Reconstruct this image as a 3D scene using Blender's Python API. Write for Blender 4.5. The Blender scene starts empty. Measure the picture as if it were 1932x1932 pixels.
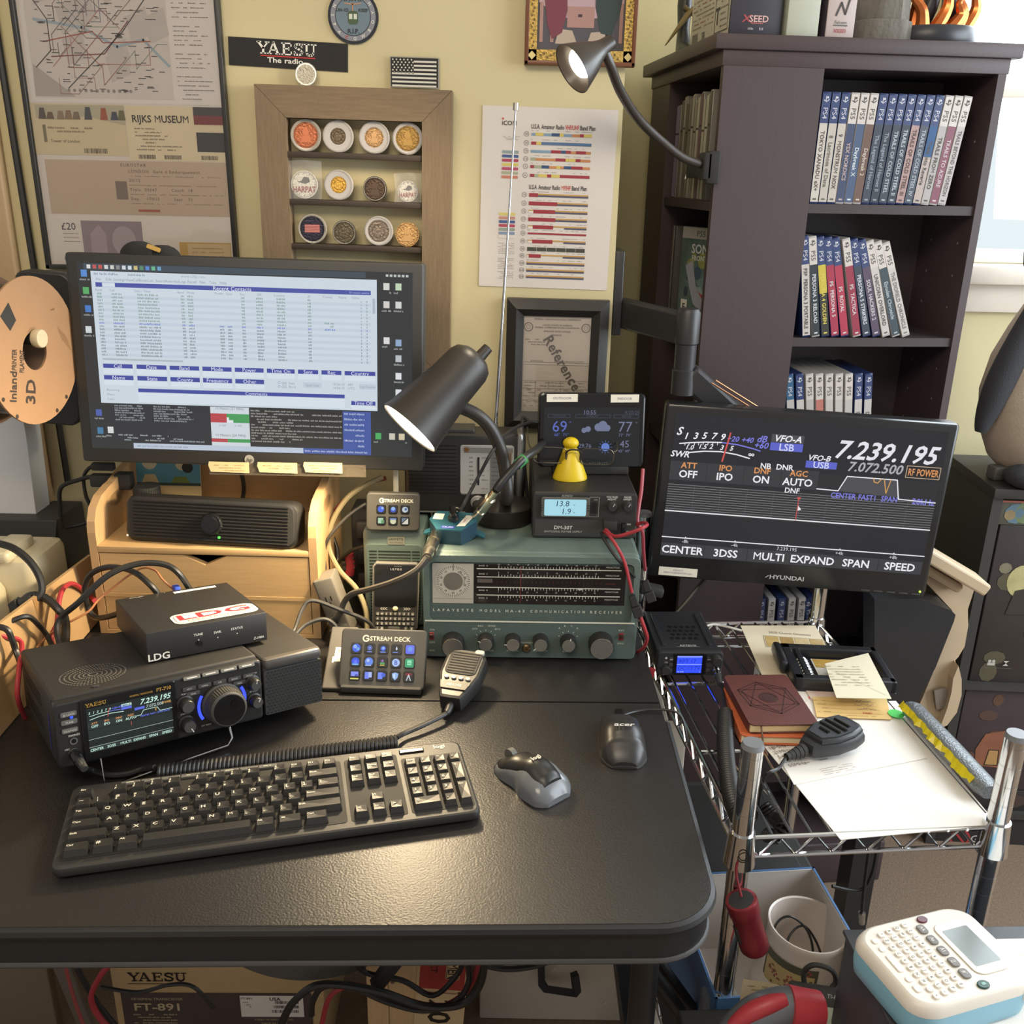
import bpy, math, random
from mathutils import Vector, Matrix, Euler
R = math.radians
V = Vector
scene = bpy.context.scene
COL = scene.collection
# ---------------------------------------------------------------- camera
CAM_Z, FPX, CPX = 1.42, 1800.0, 966.0
CX = V((0.999808, 0.01952695, 0.00163319))      # world x, y, z expressed along the camera's right / down / forward
CY = V((0.0049908, -0.33435913, 0.94243253))
CZ = V((0.0189489, -0.94224343, -0.33439238))
cam_d = bpy.data.cameras.new('camera')
cam_d.sensor_width = 36.0
cam_d.lens = 36.0 * FPX / 1932.0
cam_d.clip_start = 0.02
cam = bpy.data.objects.new('camera', cam_d)
COL.objects.link(cam)
cam.matrix_world = Matrix(((CX.x, -CX.y, -CX.z, 0), (CY.x, -CY.y, -CY.z, 0), (CZ.x, -CZ.y, -CZ.z, CAM_Z), (0, 0, 0, 1)))
scene.camera = cam
# ---------------------------------------------------------------- exposure and light
scene.view_settings.view_transform = 'Standard'
scene.view_settings.look = 'None'
scene.view_settings.exposure = 0.0
scene.view_settings.gamma = 1.0
world = bpy.data.worlds.new('surroundings')
scene.world = world
world.use_nodes = True
wn, wl = world.node_tree.nodes, world.node_tree.links
wn.clear()
w_out = wn.new('ShaderNodeOutputWorld')
w_bg = wn.new('ShaderNodeBackground')
w_tc = wn.new('ShaderNodeTexCoord')
w_sep = wn.new('ShaderNodeSeparateXYZ')
w_ramp = wn.new('ShaderNodeValToRGB')
wl.new(w_tc.outputs['Generated'], w_sep.inputs[0])
wl.new(w_sep.outputs['Y'], w_ramp.inputs[0])
wl.new(w_ramp.outputs[0], w_bg.inputs[0])
wl.new(w_bg.outputs[0], w_out.inputs[0])
# the room at the viewer's back is dim and warm, the garden outside the window bright and cool
w_ramp.color_ramp.elements[0].position = 0.10
w_ramp.color_ramp.elements[0].color = (0.112, 0.106, 0.102, 1)
w_ramp.color_ramp.elements[1].position = 0.42
w_ramp.color_ramp.elements[1].color = (0.21, 0.236, 0.246, 1)
w_bg.inputs[1].default_value = 4.0
def area(name, loc, target, w, h, power, col):
 d = bpy.data.lights.new(name, 'AREA')
 d.shape = 'RECTANGLE'
 d.size, d.size_y, d.energy, d.color = w, h, power, col
 o = bpy.data.objects.new(name, d)
 COL.objects.link(o)
 o.location = loc
 o.rotation_euler = (V(target) - V(loc)).to_track_quat('-Z', 'Y').to_euler()
 return o
area('window_daylight', (1.50, 2.12, 1.74), (0.35, 0.6, 0.6), 1.0, 0.95, 34, (0.82, 0.92, 1.0))
area('added_side_light', (2.25, 0.75, 1.55), (0.45, 1.0, 0.7), 1.5, 1.5, 60, (0.84, 0.93, 1.0))  # added cool fill from the right; no window stands there
area('ceiling_lamp_light', (-0.35, -0.25, 2.36), (-0.3, 0.9, 0.8), 1.1, 0.5, 20, (1.0, 0.86, 0.66))
# ---------------------------------------------------------------- measuring helpers
def pray(px, py):
 d = V((px - CPX, py - CPX, FPX))
 return V((d.dot(CX), d.dot(CY), d.dot(CZ)))
def PZ(px, py, z):
 r = pray(px, py)
 return r * ((z - CAM_Z) / r.z) + V((0, 0, CAM_Z))
def PY(px, py, y):
 r = pray(px, py)
 return r * (y / r.y) + V((0, 0, CAM_Z))
# ---------------------------------------------------------------- materials
def lin(h):
 h = h.lstrip('#')
 c = [int(h[i:i + 2], 16) / 255 for i in (0, 2, 4)]
 return tuple(x / 12.92 if x <= 0.04045 else ((x + 0.055) / 1.055) ** 2.4 for x in c)
MATS = {}
def mat(key, col, rough=0.5, metal=0.0, var=0.06, scale=40.0, bump=0.0, bscale=300.0, stretch=None, coat=0.0, trans=0.0, spec=0.5, alpha=1.0):
 """A procedural material: a noise field varies the colour a little and can drive a bump."""
 if key in MATS:
  return MATS[key]
 m = bpy.data.materials.new(key)
 m.use_nodes = True
 nt = m.node_tree
 b = nt.nodes['Principled BSDF']
 c = lin(col) if isinstance(col, str) else col
 b.inputs['Roughness'].default_value = rough
 b.inputs['Metallic'].default_value = metal
 b.inputs['Specular IOR Level'].default_value = spec
 b.inputs['Coat Weight'].default_value = coat
 b.inputs['Transmission Weight'].default_value = trans
 b.inputs['Alpha'].default_value = alpha
 tc = nt.nodes.new('ShaderNodeTexCoord')
 mp = nt.nodes.new('ShaderNodeMapping')
 nt.links.new(tc.outputs['Object'], mp.inputs[0])
 if stretch:
  mp.inputs['Scale'].default_value = stretch
 nz = nt.nodes.new('ShaderNodeTexNoise')
 nz.inputs['Scale'].default_value = scale
 nz.inputs['Detail'].default_value = 4
 nt.links.new(mp.outputs[0], nz.inputs['Vector'])
 mx = nt.nodes.new('ShaderNodeMix')
 mx.data_type = 'RGBA'
 mx.inputs[6].default_value = tuple(x * (1 - var) for x in c) + (1,)
 mx.inputs[7].default_value = tuple(min(1, x * (1 + var)) for x in c) + (1,)
 nt.links.new(nz.outputs['Fac'], mx.inputs[0])
 nt.links.new(mx.outputs[2], b.inputs['Base Color'])
 if bump:
  n2 = nt.nodes.new('ShaderNodeTexNoise')
  n2.inputs['Scale'].default_value = bscale
  n2.inputs['Detail'].default_value = 3
  nt.links.new(tc.outputs['Object'], n2.inputs['Vector'])
  bp = nt.nodes.new('ShaderNodeBump')
  bp.inputs['Strength'].default_value = bump
  bp.inputs['Distance'].default_value = 0.002
  nt.links.new(n2.outputs['Fac'], bp.inputs['Height'])
  nt.links.new(bp.outputs[0], b.inputs['Normal'])
 MATS[key] = m
 return m
def ink(col):
 return mat('ink_' + col, col, 0.6, var=0.02, spec=0.3)
def emit(col, s=1.0):
 key = 'glow_%s_%g' % (col, s)
 if key in MATS:
  return MATS[key]
 m = bpy.data.materials.new(key)
 m.use_nodes = True
 nt = m.node_tree
 b = nt.nodes['Principled BSDF']
 c = lin(col)
 b.inputs['Base Color'].default_value = (0.01, 0.01, 0.01, 1)
 b.inputs['Roughness'].default_value = 0.35
 b.inputs['Specular IOR Level'].default_value = 0.2
 b.inputs['Emission Color'].default_value = c + (1,)
 b.inputs['Emission Strength'].default_value = s
 m.cycles.emission_sampling = 'NONE'
 MATS[key] = m
 return m
BLK = mat('black_plastic', '#2b2a29', 0.45, bump=0.05, bscale=900)
BLKM = mat('black_matte', '#2a2927', 0.75)
BLKG = mat('black_gloss', '#151516', 0.18)
BEZ = mat('monitor_bezel', '#2f2e2c', 0.5)
GREY = mat('grey_plastic', '#5a5955', 0.5)
DGREY = mat('dark_grey_plastic', '#3a3937', 0.55)
WHT = mat('white_plastic', '#d9d7cf', 0.4)
CREAM = mat('cream_plastic', '#d8ccb0', 0.45, var=0.04)
CHROME = mat('chrome', '#d5d5d5', 0.12, 1.0, var=0.02)
STEEL = mat('brushed_steel', '#b9b6ae', 0.35, 1.0, var=0.1, stretch=(1, 1, 30))
BRASS = mat('nickel_plug', '#cfc8b6', 0.25, 1.0)
PAPER = mat('white_paper', '#e6e2dc', 0.8, var=0.015, spec=0.2)
CARD = mat('cardboard', '#a98a62', 0.85, var=0.07, spec=0.15)
LABEL = mat('white_label', '#e4dfd0', 0.6, var=0.02)
REDW = mat('red_wire', '#a3323a', 0.45)
CABLE = mat('black_cable', '#232221', 0.4)
GLASS = mat('clear_glass', (1, 1, 1), 0.0, trans=1.0, var=0.0)
# ---------------------------------------------------------------- glyphs of the built-in font, gathered once
CHARS = "ABCDEFGHIJKLMNOPQRSTUVWXYZabcdefghijklmnopqrstuvwxyz0123456789.,:;-+/()'&!?*#%$=[]<>_|~^@\"\u00a3\u00b0\u221e"
GL = {}
def load_glyphs():
 tmp = []
 for bold in (0, 1):
  for c in CHARS:
   for s in (c, c + '|'):
    cu = bpy.data.curves.new('g', 'FONT')
    cu.body = s
    cu.resolution_u = 2
    cu.offset = (0.008 if c == 'M' else 0.020) if bold else 0.0
    o = bpy.data.objects.new('g', cu)
    COL.objects.link(o)
    tmp.append((bold, c, s, o))
 bpy.context.view_layer.update()
 dg = bpy.context.evaluated_depsgraph_get()
 res = {}
 for bold, c, s, o in tmp:
  me = o.evaluated_get(dg).to_mesh()
  vs = [(v.co.x, v.co.y) for v in me.vertices]
  fs = [tuple(p.vertices) for p in me.polygons]
  res[(bold, s)] = (vs, fs)
  o.evaluated_get(dg).to_mesh_clear()
 for bold in (0, 1):
  bar = max(v[0] for v in res[(bold, '|')][0])
  for c in CHARS:
   vs, fs = res[(bold, c)]
   adv = max(v[0] for v in res[(bold, c + '|')][0]) - bar
   GL[(bold, c)] = (vs, fs, adv)
  GL[(bold, ' ')] = ([], [], 0.32)
 for _, _, _, o in tmp:
  cu = o.data
  bpy.data.objects.remove(o)
  bpy.data.curves.remove(cu)
load_glyphs()
GL[(1, 'M')] = GL[(0, 'M')]
CAP = max(v[1] for v in GL[(0, 'H')][0])
# ---------------------------------------------------------------- mesh builder
def frame(o=(0, 0, 0), u=(1, 0, 0), v=(0, 0, 1)):
 """A drawing frame: u right, v up, n = u x v out of the surface."""
 u, v = V(u).normalized(), V(v)
 v = (v - u * v.dot(u)).normalized()
 n = u.cross(v)
 return Matrix(((u.x, v.x, n.x, o[0]), (u.y, v.y, n.y, o[1]), (u.z, v.z, n.z, o[2]), (0, 0, 0, 1)))
def rrect(w, h, r, n=4, cx=0, cy=0):
 r = min(r, w / 2 - 1e-6, h / 2 - 1e-6)
 pts = []
 for sx, sy, a0 in ((1, 1, 0), (-1, 1, 90), (-1, -1, 180), (1, -1, 270)):
  for i in range(n + 1):
   a = R(a0 + 90 * i / n)
   pts.append((cx + sx * (w / 2 - r) + r * math.cos(a), cy + sy * (h / 2 - r) + r * math.sin(a)))
 return pts
def circ(r, n=24, cx=0, cy=0, sy=1.0, a0=0, a1=360):
 full = abs(a1 - a0 - 360) < 1e-6
 return [(cx + r * math.cos(R(a0 + (a1 - a0) * i / (n if full else n - 1))), cy + r * sy * math.sin(R(a0 + (a1 - a0) * i / (n if full else n - 1)))) for i in range(n)]
def spline(pts, k=6):
 pts = [V(p) for p in pts]
 if len(pts) < 3:
  return pts
 out = []
 for i in range(len(pts) - 1):
  p0, p1, p2, p3 = pts[max(i - 1, 0)], pts[i], pts[i + 1], pts[min(i + 2, len(pts) - 1)]
  for j in range(k):
   t = j / k
   out.append(0.5 * ((2 * p1) + (p2 - p0) * t + (2 * p0 - 5 * p1 + 4 * p2 - p3) * t * t + (3 * p1 - p0 - 3 * p2 + p3) * t ** 3))
 out.append(pts[-1])
 return out
class MB:
 def __init__(s, T=None):
  s.v, s.f, s.mi, s.sm, s.mats = [], [], [], [], []
  s.T = T or Matrix()
 def fr(s, *a, **k):
  s.T = frame(*a, **k)
  return s
 def add(s, vs, fs, m, smooth=False):
  if m not in s.mats:
   s.mats.append(m)
  k, b = s.mats.index(m), len(s.v)
  T = s.T
  s.v.extend((T @ V(p))[:] for p in vs)
  for f in fs:
   s.f.append(tuple(b + i for i in f))
   s.mi.append(k)
   s.sm.append(smooth)
 def box(s, x0, x1, y0, y1, z0, z1, m, b=0.0):
  if b <= 0:
   vs = [(x, y, z) for x in (x0, x1) for y in (y0, y1) for z in (z0, z1)]
   s.add(vs, [(0, 1, 3, 2), (4, 6, 7, 5), (0, 4, 5, 1), (2, 3, 7, 6), (0, 2, 6, 4), (1, 5, 7, 3)], m)
   return
  b = min(b, (x1 - x0) / 2.01, (y1 - y0) / 2.01, (z1 - z0) / 2.01)
  # chamfered and rounded: three nested rounded rectangles at each end
  cx, cy, w, h = (x0 + x1) / 2, (y0 + y1) / 2, x1 - x0, y1 - y0
  rings = []
  for z, ins in ((z0, b), (z0 + b * 0.3, b * 0.3), (z0 + b, 0), (z1 - b, 0), (z1 - b * 0.3, b * 0.3), (z1, b)):
   rings.append([(p[0], p[1], z) for p in rrect(w - 2 * ins, h - 2 * ins, max(b * 1.2 - ins, b * 0.3), 3, cx, cy)])
  s.loft(rings, m, True)
 def loft(s, rings, m, caps=True, smooth=True, close=True):
  n = len(rings[0])
  vs = [p for r in rings for p in r]
  fs = []
  for i in range(len(rings) - 1):
   for j in range(n if close else n - 1):
    a, b2 = i * n + j, i * n + (j + 1) % n
    fs.append((a, b2, b2 + n, a + n))
  s.add(vs, fs, m, smooth)
  if caps:
   s.add(rings[0], [tuple(reversed(range(n)))], m)
   s.add(rings[-1], [tuple(range(n))], m)
 def prism(s, poly, z0, z1, m, b=0.0, smooth=False):
  if b > 0:
   cx = sum(p[0] for p in poly) / len(poly)
   cy = sum(p[1] for p in poly) / len(poly)
   e = max(max(abs(p[0] - cx) for p in poly), 1e-6), max(max(abs(p[1] - cy) for p in poly), 1e-6)
   sc = lambda k: [(cx + (p[0] - cx) * (1 - k / e[0]), cy + (p[1] - cy) * (1 - k / e[1])) for p in poly]
   rs = [(z0, b), (z0 + b * 0.3, b * 0.3), (z0 + b, 0), (z1 - b, 0), (z1 - b * 0.3, b * 0.3), (z1, b)]
   s.loft([[(p[0], p[1], z) for p in sc(k)] for z, k in rs], m, True, True)
   return
  s.loft([[(p[0], p[1], z0) for p in poly], [(p[0], p[1], z1) for p in poly]], m, True, smooth)
 def cyl(s, p0, p1, r0, r1=None, m=None, n=20, caps=True):
  r1 = r0 if r1 is None else r1
  p0, p1 = V(p0), V(p1)
  q = (p1 - p0).to_track_quat('Z', 'Y')
  rings = [[(p + q @ V((r * math.cos(2 * math.pi * i / n), r * math.sin(2 * math.pi * i / n), 0)))[:] for i in range(n)] for p, r in ((p0, r0), (p1, r1))]
  s.loft(rings, m, caps)
 def tube(s, pts, r, m, n=8, k=6, caps=True):
  P = spline(pts, k) if k > 1 else [V(p) for p in pts]
  rr = r if callable(r) else (lambda t: r)
  rings = []
  prev = None
  for i, p in enumerate(P):
   t = (P[min(i + 1, len(P) - 1)] - P[max(i - 1, 0)])
   if t.length < 1e-9:
    t = V((0, 0, 1))
   t.normalize()
   if prev is None:
    a = t.orthogonal().normalized()
   else:
    a = prev - t * prev.dot(t)
    a = a.normalized() if a.length > 1e-6 else t.orthogonal().normalized()
   prev = a
   c = t.cross(a)
   ra = rr(i / max(1, len(P) - 1))
   rings.append([(p + a * (ra * math.cos(2 * math.pi * j / n)) + c * (ra * math.sin(2 * math.pi * j / n)))[:] for j in range(n)])
  s.loft(rings, m, caps)
 def lathe(s, prof, m, n=28, caps=True, smooth=True):
  rings = [[(r * math.cos(2 * math.pi * i / n), r * math.sin(2 * math.pi * i / n), z) for i in range(n)] for r, z in prof]
  s.loft(rings, m, caps, smooth)
 def sphere(s, c, r, m, n=16, sc=(1, 1, 1)):
  rings = []
  for i in range(1, n // 2):
   a = math.pi * i / (n // 2)
   rings.append([(c[0] + sc[0] * r * math.sin(a) * math.cos(2 * math.pi * j / n), c[1] + sc[1] * r * math.sin(a) * math.sin(2 * math.pi * j / n), c[2] - sc[2] * r * math.cos(a)) for j in range(n)])
  s.loft(rings, m, True)
 # flat drawing in the current frame
 def poly(s, pts, m, n=0.0004):
  s.add([(p[0], p[1], n) for p in pts], [tuple(range(len(pts)))], m)
 def rect(s, u0, v0, u1, v1, m, n=0.0004):
  s.poly([(u0, v0), (u1, v0), (u1, v1), (u0, v1)], m, n)
 def disc(s, u, v, r, m, n=0.0004, k=20, sy=1.0):
  s.poly(circ(r, k, u, v, sy), m, n)
 def ring(s, u, v, r0, r1, m, n=0.0004, k=32, a0=0, a1=360):
  a, b = circ(r0, k + 1, u, v, 1, a0, a1 - 1e-4), circ(r1, k + 1, u, v, 1, a0, a1 - 1e-4)
  s.add([(p[0], p[1], n) for p in a + b], [(i, i + k + 1, i + k + 2, i + 1) for i in range(k)], m)
 def line(s, pts, w, m, n=0.0004, close=False):
  P = list(pts) + ([pts[0]] if close else [])
  for a, b in zip(P[:-1], P[1:]):
   dx, dy = b[0] - a[0], b[1] - a[1]
   L = math.hypot(dx, dy) or 1
   ox, oy = -dy / L * w / 2, dx / L * w / 2
   ex, ey = dx / L * w * 0.3, dy / L * w * 0.3
   s.poly([(a[0] - ox - ex, a[1] - oy - ey), (b[0] - ox + ex, b[1] - oy + ey), (b[0] + ox + ex, b[1] + oy + ey), (a[0] + ox - ex, a[1] + oy - ey)], m, n)
 def txt(s, t, u, v, h, m, n=0.0006, al='c', sh=0.0, b=0, sx=1.0, rot=0, gap=0.0, maxw=None):
  """Lettering with capital height h, centred (or left / right aligned) at u on baseline v - h/2."""
  k = h / CAP
  wd = sum(GL[(b, c)][2] * k * sx + gap for c in t) - gap
  if maxw and wd > maxw:
   sx *= maxw / wd
   gap *= maxw / wd
   wd = maxw
  x = {'c': -wd / 2, 'l': 0, 'r': -wd}[al]
  ca, sa = math.cos(R(rot)), math.sin(R(rot))
  for c in t:
   vs, fs, adv = GL[(b, c)]
   q = []
   for p in vs:
    a, d = x + (p[0] * sx + sh * p[1]) * k, p[1] * k - h / 2
    q.append((u + a * ca - d * sa, v + a * sa + d * ca, n))
   s.add(q, fs, m)
   x += adv * k * sx + gap
  return wd
 def scrib(s, u0, v, u1, h, m, seed=0, n=0.0005, fill=0.8):
  """A line of print too small to read: a row of word-sized marks."""
  rg = random.Random(seed)
  u = u0
  while u < u1:
   w = h * rg.uniform(1.2, 4.5)
   if rg.random() < fill:
    x = u
    while x < min(u + w, u1):
     hh = h * rg.uniform(0.6, 1.0)
     s.rect(x, v - h / 2, x + h * 0.35, v - h / 2 + hh, m, n)
     x += h * 0.6
   u += w + h * 0.7
 def barcode(s, u0, v0, u1, v1, m, seed=1, n=0.0006):
  rg = random.Random(seed)
  u = u0
  while u < u1:
   w = (u1 - u0) * rg.choice((0.012, 0.02, 0.035))
   s.rect(u, v0, min(u + w, u1), v1, m, n)
   u += w + (u1 - u0) * rg.choice((0.012, 0.02, 0.03))
 def build(s, name, parent=None):
  me = bpy.data.meshes.new(name)
  me.from_pydata(s.v, [], s.f)
  me.polygons.foreach_set('material_index', s.mi)
  me.polygons.foreach_set('use_smooth', s.sm)
  for m in s.mats:
   me.materials.append(m)
  me.update()
  if any(s.sm):
   me.set_sharp_from_angle(angle=R(38))
  o = bpy.data.objects.new(name, me)
  COL.objects.link(o)
  if parent is not None:
   o.parent = parent
  return o
def tag(o, label, cat, group=None, kind=None):
 o['label'] = label
 o['category'] = cat
 if group:
  o['group'] = group
 if kind:
  o['kind'] = kind
 return o
def thing(name, label, cat, loc=(0, 0, 0), rot=(0, 0, 0), group=None):
 o = bpy.data.objects.new(name, None)
 o.empty_display_size = 0.02
 COL.objects.link(o)
 o.location = loc
 o.rotation_euler = [R(a) for a in rot]
 return tag(o, label, cat, group)
def solo(name, mb, label, cat, loc=(0, 0, 0), rot=(0, 0, 0), group=None, kind=None):
 o = mb.build(name)
 o.location = loc
 o.rotation_euler = [R(a) for a in rot]
 return tag(o, label, cat, group, kind)
def struct(name, mb):
 o = mb.build(name)
 o['kind'] = 'structure'
 return o
FRONT = dict(u=(1, 0, 0), v=(0, 0, 1))      # panel facing the viewer
TOP = dict(u=(1, 0, 0), v=(0, 1, 0))
DESK, WALL, BACK = 0.74, 1.58, 2.20
# ================================================================ THE SETTING
wall_m = mat('yellow_wall_paint', '#cdc096', 0.7, var=0.04, scale=3.0, bump=0.08, bscale=120)
trim_m = mat('white_trim_paint', '#e3d9cb', 0.45, var=0.03)
carpet_m = mat('brown_carpet', '#7d6a58', 0.95, var=0.25, scale=160, bump=0.9, bscale=260)
SX = 0.160                                   # the corner where the chimney breast ends
m = MB()
m.box(-1.7, SX, WALL, WALL + 0.06, 0, 2.42, wall_m)
m.box(SX - 0.06, SX, WALL + 0.06, BACK, 0, 2.42, wall_m)
wx0, wx1, wz0, wz1 = 0.92, 2.15, 1.251, 2.25
m.box(SX, wx0, BACK, BACK + 0.08, 0, 2.42, wall_m)
m.box(wx1, 2.6, BACK, BACK + 0.08, 0, 2.42, wall_m)
m.box(wx0, wx1, BACK, BACK + 0.08, 0, wz0, wall_m)
m.box(wx0, wx1, BACK, BACK + 0.08, wz1, 2.42, wall_m)
struct('wall_back', m)
m = MB()
m.box(-1.7, 2.6, -1.2, BACK + 0.08, -0.03, 0, carpet_m)
struct('floor', m)
m = MB()
m.box(-1.7, 2.6, 0.3, BACK + 0.08, 2.42, 2.46, mat('white_ceiling', '#d8d3c6', 0.8))
struct('ceiling', m)
# double-hung window
w = MB()
w.box(wx0, wx0 + 0.05, BACK - 0.01, BACK + 0.06, wz0, wz1, trim_m, 0.004)
w.box(wx1 - 0.05, wx1, BACK - 0.01, BACK + 0.06, wz0, wz1, trim_m, 0.004)
w.box(wx0, wx1, BACK - 0.01, BACK + 0.06, wz1 - 0.05, wz1, trim_m, 0.004)
w.box(wx0, wx1, BACK + 0.0, BACK + 0.06, wz0, wz0 + 0.028, trim_m, 0.004)
w.box(wx0 + 0.05, wx1 - 0.05, BACK + 0.01, BACK + 0.05, 1.592, 1.636, trim_m, 0.004)
wo = struct('window_1', w)
g = MB()
g.box(wx0 + 0.05, wx1 - 0.05, BACK + 0.028, BACK + 0.032, wz0 + 0.028, wz1 - 0.05, GLASS)
go = g.build('window_pane', wo)
m = MB()
m.box(wx0 - 0.06, wx1 + 0.06, BACK - 0.06, BACK, 1.209, 1.251, trim_m, 0.006)
m.box(wx0 - 0.04, wx1 + 0.04, BACK - 0.02, BACK, 1.145, 1.209, trim_m, 0.004)
struct('trim_1', m)
m = MB()
m.box(wx0 - 0.05, wx0, BACK - 0.025, BACK, 1.251, 2.3, trim_m, 0.004)
for zz in (1.52, 1.60, 1.655):
 m.cyl((wx0 - 0.02, BACK - 0.026, zz), (wx0 - 0.02, BACK - 0.024, zz), 0.006, None, DGREY, 10)
struct('trim_2', m)
m = MB()
m.box(-0.90, -0.797, WALL - 0.02, WALL, 0, 2.42, mat('tan_wood_trim', '#a48a66', 0.6, var=0.15, stretch=(30, 30, 2)), 0.003)
struct('trim_3', m)
m = MB()
m.tube([(-0.782, 1.572, 2.3), (-0.779, 1.572, 1.7), (-0.776, 1.572, 1.45), (-0.772, 1.572, 1.2), (-0.768, 1.572, 0.9)], 0.0055, CABLE, 8, 4)
solo('wall_cable', m, 'thick black cable running down the wall left of the large ticket frame', 'cable')
# ================================================================ THE TABLE
leather = mat('black_grained_table_top', '#211f1e', 0.40, var=0.10, scale=9, bump=0.22, bscale=420)
edge_m = mat('worn_table_edge', '#191818', 0.5, var=0.2, scale=60)
TX0, TX1 = -0.95, 0.212
t = thing('folding_table', 'black grained folding table with rounded corner, holding radios, keyboard and mice', 'table', (0, 0, 0))
def table_poly(x0, x1, y0, y1, r):
 p = []
 for cx, cy, a in ((x1 - r, y0 + r, 270), (x1 - 0.01, y1 - 0.01, 0), (x0 + 0.01, y1 - 0.01, 90), (x0 + r, y0 + r, 180)):
  rr = r if cy < 1 else 0.01
  p += [(cx + rr * math.cos(R(a + i * 11.25)), cy + rr * math.sin(R(a + i * 11.25))) for i in range(9)]
 return p
# the front half and the back half meet at the fold seam
ff = [(TX0, 1.123), (TX1 + 0.002, 1.146), (TX1, 0.81)]
ff = [(TX1 - 0.002, 1.144)] + [(TX0, 1.121)] + [(TX0, 0.70), ] + \
 [(TX1 - 0.062 + 0.062 * math.cos(R(a)), 0.7985 + 0.062 * math.sin(R(a))) for a in range(-90, 1, 10)]
m = MB()
m.prism(ff, DESK - 0.012, DESK, leather)
ro = [(p[0], p[1]) for p in ff]
m.loft([[(p[0] * 1.0, p[1], z) for p in ro] for z in (DESK - 0.048, DESK - 0.010)], edge_m, True, False)
rim = ff[2:]
m.tube([(p[0] - 0.0, p[1], DESK - 0.007) for p in rim] + [(TX1, 1.1, DESK - 0.007)], 0.0065, edge_m, 8, 1)
m.tube([(p[0] - 0.0, p[1], DESK - 0.046) for p in rim] + [(TX1, 1.1, DESK - 0.046)], 0.003, DGREY, 8, 1)
m.build('front_leaf', t)
m = MB()
m.prism([(TX0, 1.1245), (TX1 - 0.002, 1.1475), (TX1 - 0.009, 1.56), (TX0, 1.56)], DESK - 0.012, DESK, leather)
m.prism([(TX0, 1.1245), (TX1 - 0.002, 1.1475), (TX1 - 0.009, 1.56), (TX0, 1.56)], DESK - 0.045, DESK - 0.012, edge_m)
m.build('back_leaf', t)
legm = mat('black_leg_paint', '#1f1f1f', 0.4)
for y in (0.86, 1.46):
 m = MB()
 m.tube([(0.165, y, DESK - 0.04), (0.165, y, 0.0)], 0.016, legm, 12, 1)
 m.build('leg', t)
 m = MB()
 m.tube([(-0.90, y, DESK - 0.04), (-0.90, y, 0.0)], 0.016, legm, 12, 1)
 m.build('leg', t)
m = MB()
m.box(0.150, 0.180, 0.84, 1.48, 0.42, 0.45, legm)
m.build('cross_bar', t)
m = MB()
a, b = PY(1207, 1805, 0.93), PY(1300, 1935, 0.93)
m.tube([a, b], 0.010, legm, 10, 1)
a, b = PY(1236, 1805, 0.96), PY(1330, 1935, 0.96)
m.tube([a, b], 0.008, legm, 10, 1)
m.build('brace', t)
# ================================================================ ON THE WALL
frame_blk = mat('thin_black_frame', '#2c2a28', 0.4)
def wall_frame(a, y=1.5785):
 """Drawing frame on the chimney-breast wall with its lower-left corner at a = (x, z)."""
 return dict(o=(a[0], y, a[1]), u=(1, 0, 0), v=(0, 0, 1))
# the big frame of maps and tickets (0.308 wide)
PW, PH, PZ0 = 0.308, 0.62, 1.262
t = thing('ticket_frame', 'large thin black frame of a transit map, tickets and a banknote', 'picture frame', (-0.7505, WALL - 0.002, PZ0))
m = MB()
for x in (0, PW - 0.007):
 m.box(x, x + 0.007, -0.014, 0, 0, PH, frame_blk, 0.001)
for z in (0, PH - 0.007):
 m.box(0, PW, -0.014, 0, z, z + 0.007, frame_blk, 0.001)
m.build('frame', t)
m = MB()
m.box(0.004, PW - 0.004, -0.006, -0.002, 0.004, PH - 0.004, mat('mount_paper', '#d6cdc6', 0.7, var=0.02))
m.fr((0, -0.006, 0), **FRONT)
# transit map
mp0, mp1 = 0.247, 0.61
m.rect(0.012, mp0, PW - 0.010, mp1, mat('map_paper', '#dbd4d0', 0.7, var=0.02), 0.0003)
m.rect(0.018, mp0 + 0.006, 0.228, mp1 - 0.01, mat('map_field', '#cdc5c0', 0.7, var=0.05, scale=20), 0.0005)
rg = random.Random(3)
zone = mat('map_zone', '#beb6b1', 0.7)
for k in range(9):
 u, v = rg.uniform(0.03, 0.2), rg.uniform(mp0 + 0.02, 0.40)
 m.poly([(u, v), (u + 0.03, v + 0.012), (u + 0.025, v + 0.05), (u - 0.006, v + 0.035)], zone, 0.00055 + k * 1e-5)
m.poly([(0.02, 0.30), (0.08, mp0 + 0.008), (0.018, mp0 + 0.008)], mat('map_green', '#aca59e', 0.7), 0.00052)
m.line([(0.03, 0.36), (0.10, 0.35), (0.15, 0.325), (0.19, 0.335), (0.225, 0.30)], 0.004, ink('#9aa9b4'), 0.0007)
cols = ['#6f6866', '#9a6a5c', '#a87068', '#5f5a58', '#8d7660', '#74748a', '#8a9488', '#946c76', '#6a6664', '#a47e78']
for k in range(22):
 c = ink(cols[k % len(cols)])
 u, v = rg.uniform(0.04, 0.15), rg.uniform(0.28, 0.40)
 p = [(u, v)]
 for j in range(4):
  d = rg.choice([(1, 0), (1, 1), (0, 1), (1, -1), (0, -1), (1, 1)])
  L = rg.uniform(0.012, 0.04)
  p.append((max(0.022, min(0.225, p[-1][0] + d[0] * L)), max(mp0 + 0.012, min(0.47, p[-1][1] + d[1] * L))))
 m.line(p, 0.0010, c, 0.0008 + k * 2e-6)
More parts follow.
